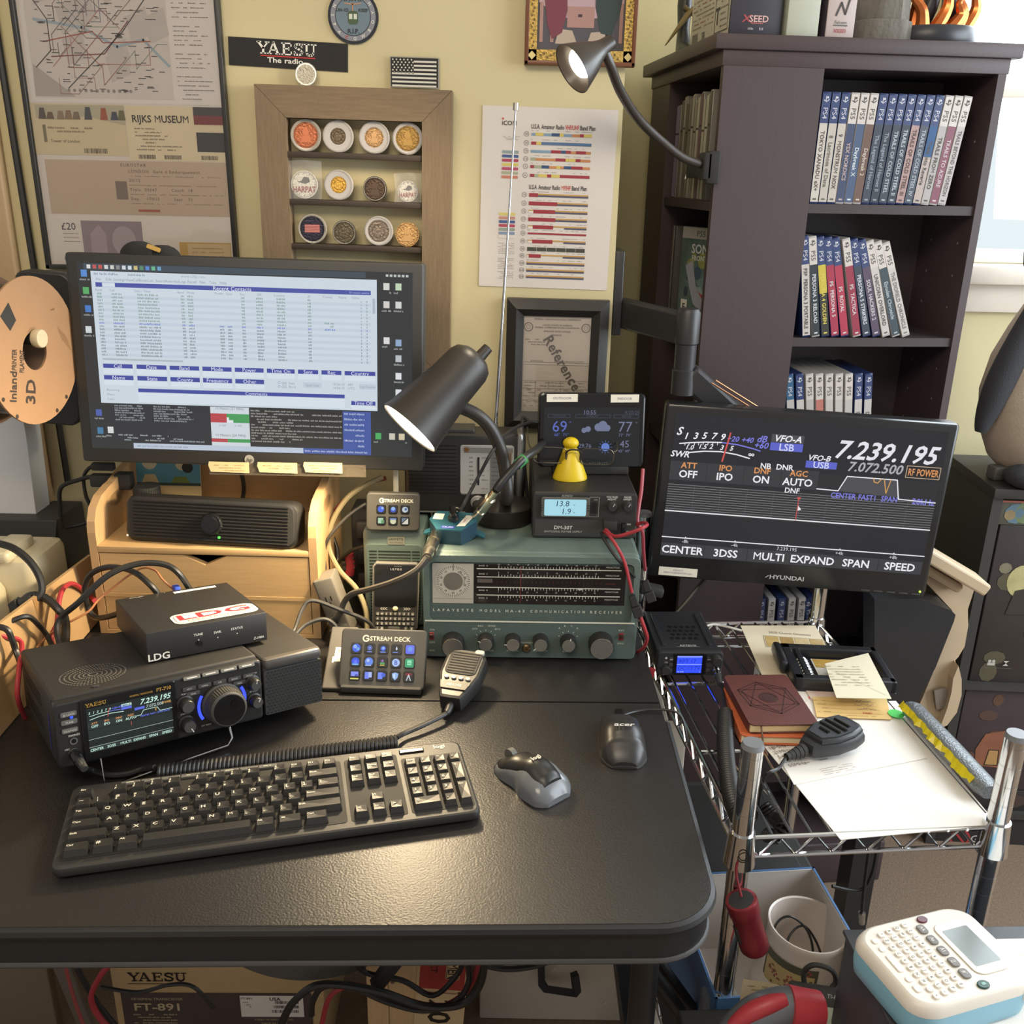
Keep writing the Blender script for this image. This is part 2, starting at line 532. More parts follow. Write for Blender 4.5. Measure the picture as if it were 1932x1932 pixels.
for p, c in (([(0.07, mp0 + 0.02), (0.16, 0.345), (0.215, 0.41)], '#4f4a47'), ([(0.025, 0.295), (0.05, 0.318), (0.05, 0.36), (0.03, 0.39)], '#4a3f3a'),
 ([(0.04, 0.33), (0.115, 0.345), (0.13, 0.33), (0.2, 0.333)], '#a2523c'), ([(0.05, 0.31), (0.13, 0.315), (0.17, 0.36)], '#7a3a34')):
 m.line(p, 0.0014, ink(c), 0.0009)
inkd = ink('#55504c')
for k in range(150):
 u, v = rg.uniform(0.03, 0.21), rg.uniform(mp0 + 0.012, 0.47)
 m.rect(u, v, u + rg.uniform(0.004, 0.012), v + 0.0011, inkd, 0.0009)
for k in range(26):
 v = 0.41 - k * 0.0062
 if k not in (8, 14, 19):
  m.scrib(0.236, v, 0.236 + rg.uniform(0.03, 0.055), 0.0015, ink('#4c4846'), k, 0.0009)
for k in range(12):
 m.disc(0.07 + k * 0.0085, mp0 + 0.017, 0.0024, ink('#8f8783'), 0.0009, 10)
# museum tickets
m.rect(0.006, 0.172, 0.150, 0.245, mat('ticket_cream', '#cfc09d', 0.7, var=0.03), 0.0004)
m.poly([(0.014, 0.224), (0.05, 0.222), (0.09, 0.228), (0.15, 0.216), (0.15, 0.244), (0.014, 0.243)], mat('ticket_sky', '#b3ab94', 0.7), 0.0006)
for k, (u, h, c) in enumerate(((0.024, 0.016, '#5b5048'), (0.036, 0.010, '#6c5a48'), (0.052, 0.012, '#8d7a64'), (0.064, 0.013, '#8a7258'), (0.076, 0.011, '#7b6a56'), (0.094, 0.018, '#4d4c52'), (0.118, 0.017, '#a0563a'), (0.134, 0.012, '#4a4a5a'), (0.145, 0.014, '#6c6a44'))):
 m.poly([(u - 0.006, 0.223), (u + 0.006, 0.223), (u + 0.004, 0.223 + h), (u - 0.003, 0.223 + h)], ink(c), 0.0008)
m.txt('Tower of London', 0.032, 0.192, 0.0042, ink('#5a4c3c'), 0.0008, 'l')
m.scrib(0.030, 0.211, 0.10, 0.003, ink('#7a684f'), 5, 0.0008)
m.scrib(0.030, 0.206, 0.085, 0.003, ink('#7a684f'), 6, 0.0008)
m.barcode(0.082, 0.175, 0.118, 0.182, ink('#4c4238'), 2, 0.0008)
m.barcode(0.022, 0.190, 0.027, 0.215, ink('#4c4238'), 4, 0.0008)
m.rect(0.151, 0.166, 0.3005, 0.244, mat('ticket_pale', '#d9cbab', 0.7, var=0.03), 0.0004)
m.txt('RIJKS MUSEUM', 0.160, 0.226, 0.0098, ink('#3a3532'), 0.0008, 'l', b=1, maxw=0.088)
m.rect(0.255, 0.232, 0.3005, 0.244, ink('#4a4542'), 0.0007)
m.rect(0.255, 0.219, 0.3005, 0.232, ink('#7c3a3a'), 0.0007)
m.rect(0.257, 0.180, 0.3005, 0.208, ink('#3f3c3b'), 0.0007)
for k in range(7):
 m.scrib(0.163, 0.212 - k * 0.005, 0.163 + (0.03, 0.04, 0.05, 0.045, 0.03, 0.07, 0.06)[k], 0.0022, ink('#635848'), 20 + k, 0.0008)
for u in (0.165, 0.205, 0.262):
 m.barcode(u, 0.1685, u + 0.026, 0.1745, ink('#4c4238'), int(u * 999), 0.0008)
# train ticket
m.rect(0.018, 0.085, 0.3005, 0.165, mat('train_ticket', '#bea993', 0.7, var=0.05, scale=15), 0.0004)
m.txt('EUROSTAR', 0.135, 0.159, 0.0045, ink('#6a5a52'), 0.0008, 'l', gap=0.001)
for k, s in enumerate(('LONDON  Gare d Embarquement', '20/12', 'Train  09047        Coach  18', 'Dep    17H13        Seat   71')):
 m.txt(s, 0.146, 0.150 - k * 0.0135, 0.0044, ink('#6d5c52'), 0.0008, 'l', gap=0.0007, maxw=0.145)
 m.scrib(0.146, 0.143 - k * 0.0135, 0.29, 0.0012, ink('#7d6c60'), 40 + k, 0.0008)
m.rect(0.156, 0.090, 0.19, 0.0935, ink('#a2583f'), 0.0008)
m.rect(0.124, 0.108, 0.142, 0.135, ink('#7e6e62'), 0.0007)
# banknote and notes at the foot
m.rect(0.010, 0.008, 0.3005, 0.083, mat('note_paper', '#dbd3cb', 0.7, var=0.02), 0.0003)
m.txt('\u00a320', 0.030, 0.066, 0.0105, ink('#4a4248'), 0.0008, 'l')
m.rect(0.062, 0.02, 0.158, 0.075, mat('note_violet', '#8f7e87', 0.7, var=0.12, scale=60), 0.0006)
m.disc(0.128, 0.045, 0.019, mat('note_oval', '#a99aa0', 0.7), 0.0008, 24, 1.2)
m.poly([(0.075, 0.02), (0.10, 0.02), (0.10, 0.055), (0.09, 0.07), (0.075, 0.055)], ink('#a796a0'), 0.0008)
for k in range(3):
 m.scrib(0.032, 0.055 - k * 0.006, 0.058, 0.0014, ink('#7c7478'), 60 + k, 0.0008)
m.ring(0.035, 0.016, 0.004, 0.006, ink('#8a8588'), 0.0008)
m.rect(0.215, 0.008, 0.297, 0.045, mat('order_slip', '#c3a264', 0.7), 0.0005)
m.rect(0.228, 0.012, 0.296, 0.043, mat('order_slip_pale', '#cfb892', 0.7), 0.0007)
for k in range(4):
 m.scrib(0.235, 0.036 - k * 0.006, 0.285, 0.0016, ink('#8a744e'), 70 + k, 0.0009)
m.build('mounted_papers', t)
m = MB()
gl = bpy.data.materials.new('frame_glass')
gl.use_nodes = True
nt = gl.node_tree
nt.nodes.clear()
o_ = nt.nodes.new('ShaderNodeOutputMaterial')
mxs = nt.nodes.new('ShaderNodeMixShader')
tr_ = nt.nodes.new('ShaderNodeBsdfTransparent')
gs_ = nt.nodes.new('ShaderNodeBsdfGlossy')
fr_ = nt.nodes.new('ShaderNodeFresnel')
gs_.inputs['Roughness'].default_value = 0.02
nt.links.new(fr_.outputs[0], mxs.inputs[0])
nt.links.new(tr_.outputs[0], mxs.inputs[1])
nt.links.new(gs_.outputs[0], mxs.inputs[2])
nt.links.new(mxs.outputs[0], o_.inputs[0])
MATS['pane'] = gl
m.box(0.006, PW - 0.006, -0.011, -0.009, 0.006, PH - 0.006, gl)
m.build('glass_pane', t)
# slab-serif lettering
def yaesu(m, u, v, h, mt, n=0.0007, sh=0.0):
 """The five slab-serif capitals Y A E S U, u the left edge, v the baseline."""
 s = h * 0.2
 th = h * 0.10
 def L(pts, w):
  m.line([(u + x * h * 1.12 + sh * y * h, v + y * h) for x, y in pts], w, mt, n)
 x = 0.0
 L([(x + 0.12, 1 - .05), (x + 0.5, 0.45)], s)
 L([(x + 0.88, 1 - .05), (x + 0.5, 0.45)], th * 1.2)
 L([(x + 0.5, 0.5), (x + 0.5, 0.04)], s)
 L([(x, 0.96), (x + 0.34, 0.96)], th)
 L([(x + 0.68, 0.96), (x + 1.0, 0.96)], th)
 L([(x + 0.28, 0.04), (x + 0.72, 0.04)], th)
 x = 0.86
 L([(x + 0.12, 0.04), (x + 0.47, 0.98)], th * 1.2)
 L([(x + 0.47, 0.98), (x + 0.84, 0.04)], s)
 L([(x + 0.25, 0.34), (x + 0.70, 0.34)], th)
 L([(x, 0.04), (x + 0.30, 0.04)], th)
 L([(x + 0.64, 0.04), (x + 1.0, 0.04)], th)
 x = 2.0
 L([(x + 0.18, 0.04), (x + 0.18, 0.96)], s)
 L([(x, 0.96), (x + 0.78, 0.96)], th)
 L([(x, 0.04), (x + 0.8, 0.04)], th)
 L([(x + 0.2, 0.52), (x + 0.58, 0.52)], th)
 L([(x + 0.76, 0.98), (x + 0.76, 0.72)], th)
 L([(x + 0.78, 0.02), (x + 0.78, 0.28)], th)
 L([(x + 0.58, 0.40), (x + 0.58, 0.64)], th)
 x = 2.95
 P = [(x + 0.70, 0.74), (x + 0.62, 0.90), (x + 0.40, 0.95), (x + 0.16, 0.88), (x + 0.13, 0.70), (x + 0.30, 0.57), (x + 0.56, 0.46), (x + 0.72, 0.30), (x + 0.64, 0.12), (x + 0.42, 0.05), (x + 0.18, 0.10), (x + 0.10, 0.26)]
 L(P, s * 0.85)
 L([(x + 0.72, 0.98), (x + 0.72, 0.68)], th)
 L([(x + 0.08, 0.02), (x + 0.08, 0.34)], th)
 x = 3.82
 L([(x + 0.2, 0.96), (x + 0.2, 0.3), (x + 0.3, 0.1), (x + 0.5, 0.05), (x + 0.68, 0.12), (x + 0.76, 0.3)], s * 0.9)
 L([(x + 0.77, 0.25), (x + 0.77, 0.96)], th * 1.2)
 L([(x, 0.96), (x + 0.42, 0.96)], th)
 L([(x + 0.58, 0.96), (x + 0.98, 0.96)], th)
# the radio sticker
m = MB()
m.box(0, 0.179, -0.0008, 0, 0, 0.039, mat('glossy_black_vinyl', '#2a2725', 0.15, var=0.2, scale=25))
m.fr((0, -0.0009, 0), **FRONT)
yaesu(m, 0.043, 0.0185, 0.0165, ink('#e8e4da'))
m.rect(0.048, 0.0152, 0.130, 0.0167, ink('#c33a34'), 0.0006)
m.txt('The radio', 0.058, 0.0105, 0.0068, ink('#e8e4da'), 0.0006, 'l', b=1, sx=1.35)
solo('sticker', m, 'black rectangular vinyl sticker with white slab-serif lettering and red underline', 'sticker', (-0.4372, WALL - 0.001, 1.566), (0, 2.2, 0))
# round patch
m = MB()
m.fr((0, 0, 0), **FRONT)
m.prism(circ(0.0375, 40), 0, 0.002, mat('patch_rim', '#33343a', 0.9, bump=0.4, bscale=900))
m.disc(0, 0, 0.0335, mat('patch_grey', '#8c8d94', 0.9, bump=0.4, bscale=900), 0.0024, 40)
m.disc(0, 0, 0.0265, ink('#35373d'), 0.0026, 40)
m.disc(0, 0, 0.0255, mat('patch_blue', '#74848f', 0.9, bump=0.4, bscale=900), 0.0028, 40)
m.txt('R.I.P.', 0, -0.020, 0.006, ink('#2d2d30'), 0.0031, b=1)
m.txt('UH-1D', -0.0155, 0.008, 0.0042, ink('#33332f'), 0.0031, b=1)
m.txt('KISEF', 0.0155, 0.008, 0.0042, ink('#33332f'), 0.0031, b=1)
m.txt('22 JUN 22', 0, 0.022, 0.0042, ink('#33332f'), 0.0031, b=1)
m.prism(rrect(0.015, 0.018, 0.004, 3, 0, -0.002), 0.0028, 0.0032, ink('#4e5f45'))
m.rect(-0.006, -0.004, -0.001, 0.003, ink('#cfd2c4'), 0.0034)
m.rect(0.001, -0.004, 0.006, 0.003, ink('#cfd2c4'), 0.0034)
m.rect(-0.001, 0.007, 0.001, 0.018, ink('#b58a6a'), 0.0033)
m.line([(-0.012, 0.017), (0, 0.0155), (0.012, 0.017)], 0.0016, ink('#b58a6a'), 0.0033)
for a in range(0, 360, 24):
 mt_ = ink('#c24a44') if a in (0, 168) else ink('#e0ded6')
 m.txt('COWBOYHEAVENSPATRON'[a // 24], 0.030 * math.cos(R(250 + a)), 0.030 * math.sin(R(250 + a)), 0.0042, mt_, 0.0031, b=1, rot=250 + a + 90)
solo('round_patch', m, 'round grey and blue embroidered aviation patch high on the wall', 'patch', (-0.2475, WALL - 0.001, 1.635))
# flag patch
m = MB()
m.fr((0, 0, 0), **FRONT)
m.box(0, 0.074, 0, 0.0425, 0, 0.0015, mat('patch_edge', '#9d9a8c', 0.9))
m.rect(0.0015, 0.0012, 0.0725, 0.0412, ink('#2b2a29'), 0.002)
for k in range(7):
 v = 0.0362 - k * 0.0056
 m.rect(0.036 if k < 4 and k < 3 else 0.003, v - 0.0013, 0.070, v + 0.0013, ink('#d9d5c8'), 0.0023)
for r_ in range(6):
 for c_ in range(6):
  m.disc(0.0045 + c_ * 0.0056 + (r_ % 2) * 0.0022, 0.0385 - r_ * 0.0036, 0.0013, ink('#d9d5c8'), 0.0023, 5)
solo('flag_patch', m, 'black and white flag patch standing on the wooden coin frame', 'patch', (-0.1945, WALL - 0.004, 1.5395), (0, 0.6, 0))
# wooden coin frame
wood = mat('weathered_wood', '#7a674f', 0.7, var=0.28, scale=6, stretch=(60, 60, 4), bump=0.15, bscale=200)
woodh = mat('weathered_wood_across', '#7a674f', 0.7, var=0.28, scale=6, stretch=(4, 60, 60), bump=0.15, bscale=200)
CW, CH, CB = 0.295, 0.445, 0.045
cz0 = 1.5385 - CH
t = thing('coin_display_frame', 'weathered brown wooden shadow box with dark shelves of coins', 'display frame', (-0.3995, WALL - 0.002, cz0), (0, 0.7, 0))
# mitred sides
for nm, quad, mt_ in (('frame_rail', [(0, CH), (CW, CH), (CW - CB, CH - CB), (CB, CH - CB)], woodh), ('frame_rail', [(0, 0), (CB, CB), (CW - CB, CB), (CW, 0)], woodh),
 ('frame_stile', [(0, 0), (0, CH), (CB, CH - CB), (CB, CB)], wood), ('frame_stile', [(CW, 0), (CW - CB, CB), (CW - CB, CH - CB), (CW, CH)], wood)):
 m = MB()
 m.fr((0, 0, 0), **FRONT)
 c_ = (sum(p[0] for p in quad) / 4, sum(p[1] for p in quad) / 4)
 q1 = [(c_[0] + (p[0] - c_[0]) * 0.998, c_[1] + (p[1] - c_[1]) * 0.998) for p in quad]
 if nm == 'frame_rail' and c_[1] < CH / 2 or nm == 'frame_stile':
  q1 = q1[::-1]
 m.prism(q1[::-1] if nm == 'frame_rail' and c_[1] > CH / 2 else q1, 0.0, 0.030, mt_)
 m.build(nm, t)
shelf_m = mat('dark_shelf_wood', '#3c3026', 0.6, var=0.2)
shelf_z = [CH - v for v in (0.0925, 0.1615, 0.228, 0.302)]
for z in shelf_z:
 m = MB()
 m.box(CB - 0.002, CW - CB + 0.002, -0.028, -0.001, z - 0.0085, z, shelf_m, 0.0008)
 m.build('shelf', t)
coin_group = 'coins in the wooden frame'
coin_spec = [  # row, x, outer radius, ring material, coin radius, coin colour, bagged, label
 (0, 0.032, 0.0235, 'clear', 0.0185, '#b06a4c', 0, 'bright copper coin in clear capsule, first on the top shelf of the wooden frame'),
 (0, 0.081, 0.0235, 'white', 0.0118, '#6a5d4c', 0, 'small dark bronze coin in wide white ring on the top shelf of the frame'),
 (0, 0.136, 0.0235, 'white', 0.0142, '#b08a60', 0, 'copper portrait coin in wide white ring on the top shelf of the frame'),
 (0, 0.187, 0.0235, 'white', 0.0178, '#9a7a45', 0, 'large brass-brown coin in white ring at right end of the top shelf'),
 (1, 0.026, 0.0215, 'bag', 0.0205, '#d0cabc', 1, 'large white enamel medallion with red lettering in plastic bag, left of the middle shelf'),
 (1, 0.079, 0.0225, 'white', 0.0122, '#d0a24c', 0, 'small gold coin in white ring on the middle shelf'),
 (1, 0.135, 0.0185, 'dark', 0.0165, '#5a4a3e', 0, 'dark bronze profile coin in smoky capsule on the middle shelf'),
 (1, 0.186, 0.0165, 'bag', 0.0155, '#d0cabc', 1, 'smaller white enamel medallion with red lettering in plastic bag, right of the middle shelf'),
 (2, 0.035, 0.0225, 'clear', 0.0190, '#3c3b48', 0, 'dark blue coin with red striped centre on the lower shelf'),
 (2, 0.085, 0.0185, 'dark', 0.0160, '#6b6250', 0, 'dull grey-green engraved coin in dark capsule on the lower shelf'),
 (2, 0.139, 0.0225, 'white', 0.0165, '#8d7f72', 0, 'grey-brown coin in thin white ring on the lower shelf'),
 (2, 0.184, 0.0185, 'none', 0.0185, '#c79d68', 0, 'bare shiny copper-gold coin at right end of the lower shelf')]
for row, x, r0, ring, rc, colr, bag, lab in coin_spec:
 wx = -0.3995 + CB + x
 wz = cz0 + shelf_z[row] + r0 - (CB + x - 0) * 0.0122
 c = thing('coin', lab, 'coin', (wx, WALL - 0.020, wz - r0), (-4, 0, 0), coin_group)
 q = MB()
 q.fr((0, 0, r0), **FRONT)
 cm = mat('coin_' + colr, colr, 0.35, 0.85 if not bag else 0.0, var=0.25, scale=260, bump=0.5, bscale=420)
 q.prism(circ(rc, 36), 0.0, 0.0035, cm)
 dk = mat('coin_dark_' + colr, tuple(v * 0.45 for v in lin(colr)), 0.5, 0.6 if not bag else 0)
 lt = mat('coin_light_' + colr, tuple(min(1, v * 1.5) for v in lin(colr)), 0.3, 0.7 if not bag else 0)
 q.ring(0, 0, rc * 0.88, rc * 0.93, dk, 0.0038)
 if bag:
  q.txt('HARPAT', 0, -rc * 0.35, rc * 0.42, ink('#8a3434'), 0.004, b=1, maxw=rc * 1.75)
  q.poly([(-rc * .55, rc * .2), (-rc * .2, rc * .25), (0, rc * .55), (rc * .35, rc * .5), (rc * .45, rc * .2), (rc * .1, rc * .05)], ink('#4a443e'), 0.004)
  for a in range(0, 360, 30):
   q.rect(rc * .8 * math.cos(R(a)) - .0006, rc * .8 * math.sin(R(a)) - .0006, rc * .8 * math.cos(R(a)) + .0006, rc * .8 * math.sin(R(a)) + .0006, ink('#5a544c'), 0.004)
 elif row == 2 and x < 0.04:
  q.rect(-rc * .62, -rc * .3, rc * .62, rc * .34, ink('#a8504e'), 0.004)
  for k in range(5):
   q.rect(-rc * .62, -rc * .24 + k * rc * .12, rc * .62, -rc * .20 + k * rc * .12, ink('#d0a49a'), 0.0042)
 elif rc > 0.013 and row != 2 or row == 2 and ring == 'none':
  q.disc(0, rc * .25, rc * .27, lt, 0.004, 14, 1.2)
  q.poly([(-rc * .45, -rc * .55), (rc * .45, -rc * .55), (rc * .3, 0), (-rc * .25, 0)], lt, 0.004)
 else:
  q.ring(0, 0, rc * .3, rc * .36, lt, 0.004)
  q.ring(0, 0, rc * .55, rc * .6, dk, 0.004)
 q.build('coin_face', c)
 if ring in ('white', 'clear', 'dark'):
  q = MB()
  q.fr((0, 0, r0), **FRONT)
  rm_ = {'white': mat('capsule_foam', '#b9b3ae', 0.5), 'clear': mat('capsule_clear', '#a89f92', 0.15), 'dark': mat('capsule_smoke', '#4a4540', 0.2)}[ring]
  n_ = 36
  a_, b_ = circ(r0, n_), circ(rc * 1.02, n_)
  q.loft([[(p[0], p[1], 0) for p in a_], [(p[0], p[1], 0.004) for p in a_], [(p[0] * .97, p[1] * .97, 0.005) for p in a_], [(p[0], p[1], 0.0045) for p in b_], [(p[0], p[1], 0) for p in b_]], rm_, False)
  q.ring(0, 0, r0 * 0.9, r0 * 0.94, mat('capsule_rim', '#aaa49a', 0.2), 0.0056)
  q.build('capsule', c)
 if bag:
  q = MB()
  q.fr((0, 0, r0), **FRONT)
  bgm = mat('clear_bag', '#ffffff', 0.08, alpha=0.14)
  q.add([(-rc * 1.35, -r0, .0065), (rc * 1.3, -r0, .0065), (rc * 1.4, 0, .007), (rc * 1.35, rc * 1.7, .005), (0, rc * 1.75, .0075), (-rc * 1.4, rc * 1.65, .0055), (-rc * 1.2, 0, .0075)], [(0, 1, 2, 6), (6, 2, 3, 4, 5)], bgm)
  q.build('plastic_bag', c)
# loose medallion on top of the frame
m = MB()
m.fr((0, 0, 0.0165), **FRONT)
m.prism(circ(0.0165, 32), 0, 0.003, mat('silver_medal', '#a7a294', 0.3, 0.8, var=0.2, scale=300, bump=0.5, bscale=500))
m.ring(0, 0, 0.014, 0.0152, mat('silver_rim', '#d8d2bc', 0.2, 0.9), 0.0035)
solo('medallion', m, 'round silver medallion leaning on the sticker, on top of the wooden frame', 'coin', (-0.3195, WALL - 0.012, 1.5375), (-6, 0, 0))
# icon painting in a gilt frame
t = thing('icon_painting', 'painting of robed figures in an ornate gilt frame beside the bookcase lamp', 'painting', (0.0075, WALL - 0.002, 1.5735), (0, 0.2, 0))
IW, IH = 0.165, 0.22
m = MB()
brn = mat('frame_brown', '#6d3f24', 0.4)
m.box(0, IW, -0.016, 0, 0, 0.006, brn, 0.001)
m.box(0, IW, -0.016, 0, IH - 0.006, IH, brn, 0.001)
m.box(0, 0.006, -0.016, 0, 0, IH, brn, 0.001)
m.box(IW - 0.006, IW, -0.016, 0, 0, IH, brn, 0.001)
gold = mat('gilt', '#b99a55', 0.35, 0.7, var=0.45, scale=260, bump=1.0, bscale=330)
m.box(0.005, IW - 0.005, -0.013, -0.003, 0.005, 0.021, gold)
m.box(0.005, 0.018, -0.013, -0.003, 0.005, IH - 0.005, gold)
m.box(IW - 0.018, IW - 0.005, -0.013, -0.003, 0.005, IH - 0.005, gold)
m.fr((0, -0.0132, 0), **FRONT)
for u in (0.011, IW - 0.011):
 m.poly([(u - .006, .013), (u, .007), (u + .006, .013), (u, .019)], mat('gilt_light', '#d6c48a', 0.3, 0.6), 0.0004)
for k in range(24):
 m.disc(0.024 + k * 0.005, 0.013 + 0.003 * math.sin(k * 2.1), 0.0017, mat('gilt_dark', '#6f5a34', 0.5, 0.4), 0.0004, 8)
for k in range(30):
 for u in (0.0115, IW - 0.0115):
  m.disc(u + 0.002 * math.sin(k * 2.1), 0.026 + k * 0.005, 0.0016, mat('gilt_dark', '#6f5a34', 0.5, 0.4), 0.0004, 8)
m.build('frame', t)
m = MB()
m.fr((0, -0.005, 0), **FRONT)
m.rect(0.017, 0.020, IW - 0.017, IH - 0.01, mat('painting_dark', '#4a464e', 0.5, var=0.1), 0)
m.poly([(0.02, .085), (.05, .065), (.115, .065), (.145, .085), (.145, IH - .02), (.02, IH - .02)], ink('#b59aa0'), 0.0003)
m.poly([(0.062, .052), (.102, .052), (.102, .080), (.062, .080)], ink('#a8837c'), 0.0005)
m.rect(.078, .066, .084, .070, ink('#4c3c3c'), 0.0006)
m.poly([(.025, .11), (.06, .11), (.062, .075), (.055, .045), (.040, .036), (.033, .055), (.030, .075)], ink('#76404c'), 0.0007)
m.poly([(.102, .115), (.145, .115), (.140, .075), (.128, .042), (.112, .045), (.103, .08)], ink('#3a4646'), 0.0007)
m.poly([(.045, .030), (.078, .030), (.070, .048), (.050, .050)], ink('#b3a292'), 0.0006)
m.poly([(.092, .030), (.125, .033), (.122, .048), (.098, .046)], ink('#b3a292'), 0.0006)
for u in (.024, .040, .122, .142):
 m.rect(u - .0025, .032, u + .0025, .085, ink('#a58078'), 0.0006)
m.disc(.082, .098, .008, ink('#8c5f62'), 0.0008, 16, .8)
m.build('canvas', t)
# band plan sheet
m = MB()
BW, BH = 0.2075, 0.270
m.add([(0, 0, 0), (BW, 0, 0), (BW, 0, BH), (0, 0, BH), (0, -0.0006, 0), (BW, -0.0006, 0), (BW, -0.0006, BH), (0, -0.0006, BH)], [(0, 1, 2, 3), (4, 7, 6, 5), (0, 4, 5, 1), (1, 5, 6, 2), (2, 6, 7, 3), (3, 7, 4, 0)], mat('sheet_paper', '#d6cdc4', 0.75, var=0.015))
m.fr((0, -0.0007, 0), **FRONT)
dk_ = ink('#4a4548')
m.txt('iCOM', 0.030, 0.246, 0.0062, dk_, 0.0004, 'l', b=1)
m.disc(0.0315, 0.252, 0.0016, ink('#c2564a'), 0.0005, 10)
m.txt('U.S.A. Amateur Radio', 0.075, 0.2425, 0.0063, dk_, 0.0004, 'l', b=1, maxw=0.051)
m.txt('VHF/UHF', 0.1275, 0.2425, 0.0063, ink('#c24a48'), 0.0004, 'l', b=1, maxw=0.021)
m.txt('Band Plan', 0.150, 0.2425, 0.0063, dk_, 0.0004, 'l', b=1, maxw=0.024)
m.txt('U.S.A. Amateur Radio', 0.075, 0.1545, 0.0063, dk_, 0.0004, 'l', b=1, maxw=0.049)
m.txt('MF/HF', 0.1255, 0.1545, 0.0063, ink('#c24a48'), 0.0004, 'l', b=1, maxw=0.015)
m.txt('Band Plan', 0.142, 0.1545, 0.0063, dk_, 0.0004, 'l', b=1, maxw=0.024)
BC = {'b': '#5a7392', 'l': '#7f98ac', 'y': '#cfba66', 'r': '#9a3a42', 'o': '#c08455', 'g': '#a3a58a', 'w': '#d8d0c4', 'n': '#3f5274', 'k': '#4a4a40', 'd': '#b35a52'}
rows = [(0.2315, 'lyyllnnyllooryy', 23), (0.2185, 'rybbbbbbbbbb', 33), (0.2070, 'llllrrnrorro', 70), (0.1955, 'goooorryyroo', 1.25), (0.1845, 'rggnnooyonnrrroo', 2), (0.1715, 'rgyyryyrrrrrrr', 6),
  (0.1425, None, 10), (0.130, None, 12), (0.118, None, 15), (0.106, None, 17), (0.0945, None, 20), (0.0845, None, 30), (0.0725, None, 40), (0.0605, None, 60), (0.050, None, 80), (0.0385, None, 160), (0.0275, None, 630), (0.0175, None, 2200)]
hfs = {6: (0.15, 0, 1), 7: (0.48, 0, 1), 8: (0.45, .08, 1), 9: (0.46, 0, 1), 10: (0.43, .08, .62), 11: (1, 0, 0), 12: (.43, .08, .62), 14: (.24, .03, .62), 15: (0, 0, 1), 16: (0, 0, 1), 17: (0, 0, 1)}
U0, U1 = 0.076, 0.169
for k, (v, pat, num) in enumerate(rows):
 m.ring(0.0685, v, 0.0032, 0.0038, ink('#7a7474'), 0.0004, 16)
 m.txt(str(num), 0.0685, v, 0.0028, dk_, 0.0005, maxw=0.006)
 m.scrib(U0, v + 0.0052, U1, 0.0011, ink('#8a8282'), k + 90, 0.0004, 0.4)
 if pat:
  for i, ch in enumerate(pat):
   a, b = U0 + (U1 - U0) * i / len(pat), U0 + (U1 - U0) * (i + 1) / len(pat)
   m.rect(a, v - 0.0022, b, v + (0.0022 if ch not in 'lo' else 0.0016), ink(BC[ch]), 0.0005)
 elif k == 13:
  for i in range(6):
   m.rect(U0 + i * 0.0155, v - 0.003, U0 + i * 0.0155 + 0.0147, v + 0.003, ink(BC['k']), 0.0005)
 else:
  red, w0, blue = hfs[k]
  L_ = U1 - U0
  if k == 11:
   m.rect(U0, v - 0.0014, U1, v + 0.0014, ink(BC['r']), 0.0005)
   continue
  m.rect(U0, v + 0.0002, U1, v + 0.0024, ink('#bf9657'), 0.0005)
  m.rect(U0 + (red if blue == 1 else .62) * L_, v - 0.0024, U1, v + 0.0002, ink('#565668'), 0.0005)
  if red:
   m.rect(U0 + w0 * L_, v - 0.0028, U0 + red * L_, v + 0.0028, ink(BC['r']), 0.0006)
  if w0:
   m.rect(U0, v - 0.0026, U0 + w0 * L_, v + 0.0006, ink('#e0d8cc'), 0.0006)
for k, c in enumerate(('#8c9a98', '#4a5c8a', '#a8485a', '#cdbd68', '#b0506a', '#a3a58a', '#c07a66')):
 m.prism(rrect(0.0255, 0.0042, 0.0012, 2, 0.0445, 0.2045 - k * 0.0061), 0.0001, 0.0005, ink(c))
for k, c in enumerate(('#d2c070', '#c08a7a', '#4a5c8a', '#b0485a', '#8f9a8c', '#7f8fa4', '#d8d0c4')):
 m.prism(rrect(0.0255, 0.0042, 0.0012, 2, 0.0425, 0.1125 - k * 0.0058), 0.0001, 0.0005, ink(c))
for k in range(3):
 m.scrib(0.032, 0.227 - k * 0.0022, 0.058, 0.001, ink('#8a8484'), k, 0.0004)
for k in range(22):
 if k not in (7, 8, 16):
  m.scrib(0.030, 0.068 - k * 0.0026, 0.055, 0.0011, ink('#928a88'), k + 5, 0.0004)
solo('band_plan_sheet', m, 'white printed radio band plan sheet with rows of coloured bars on the wall', 'paper', (-0.0585, WALL - 0.001, 1.2475), (0, 0.9, 0))
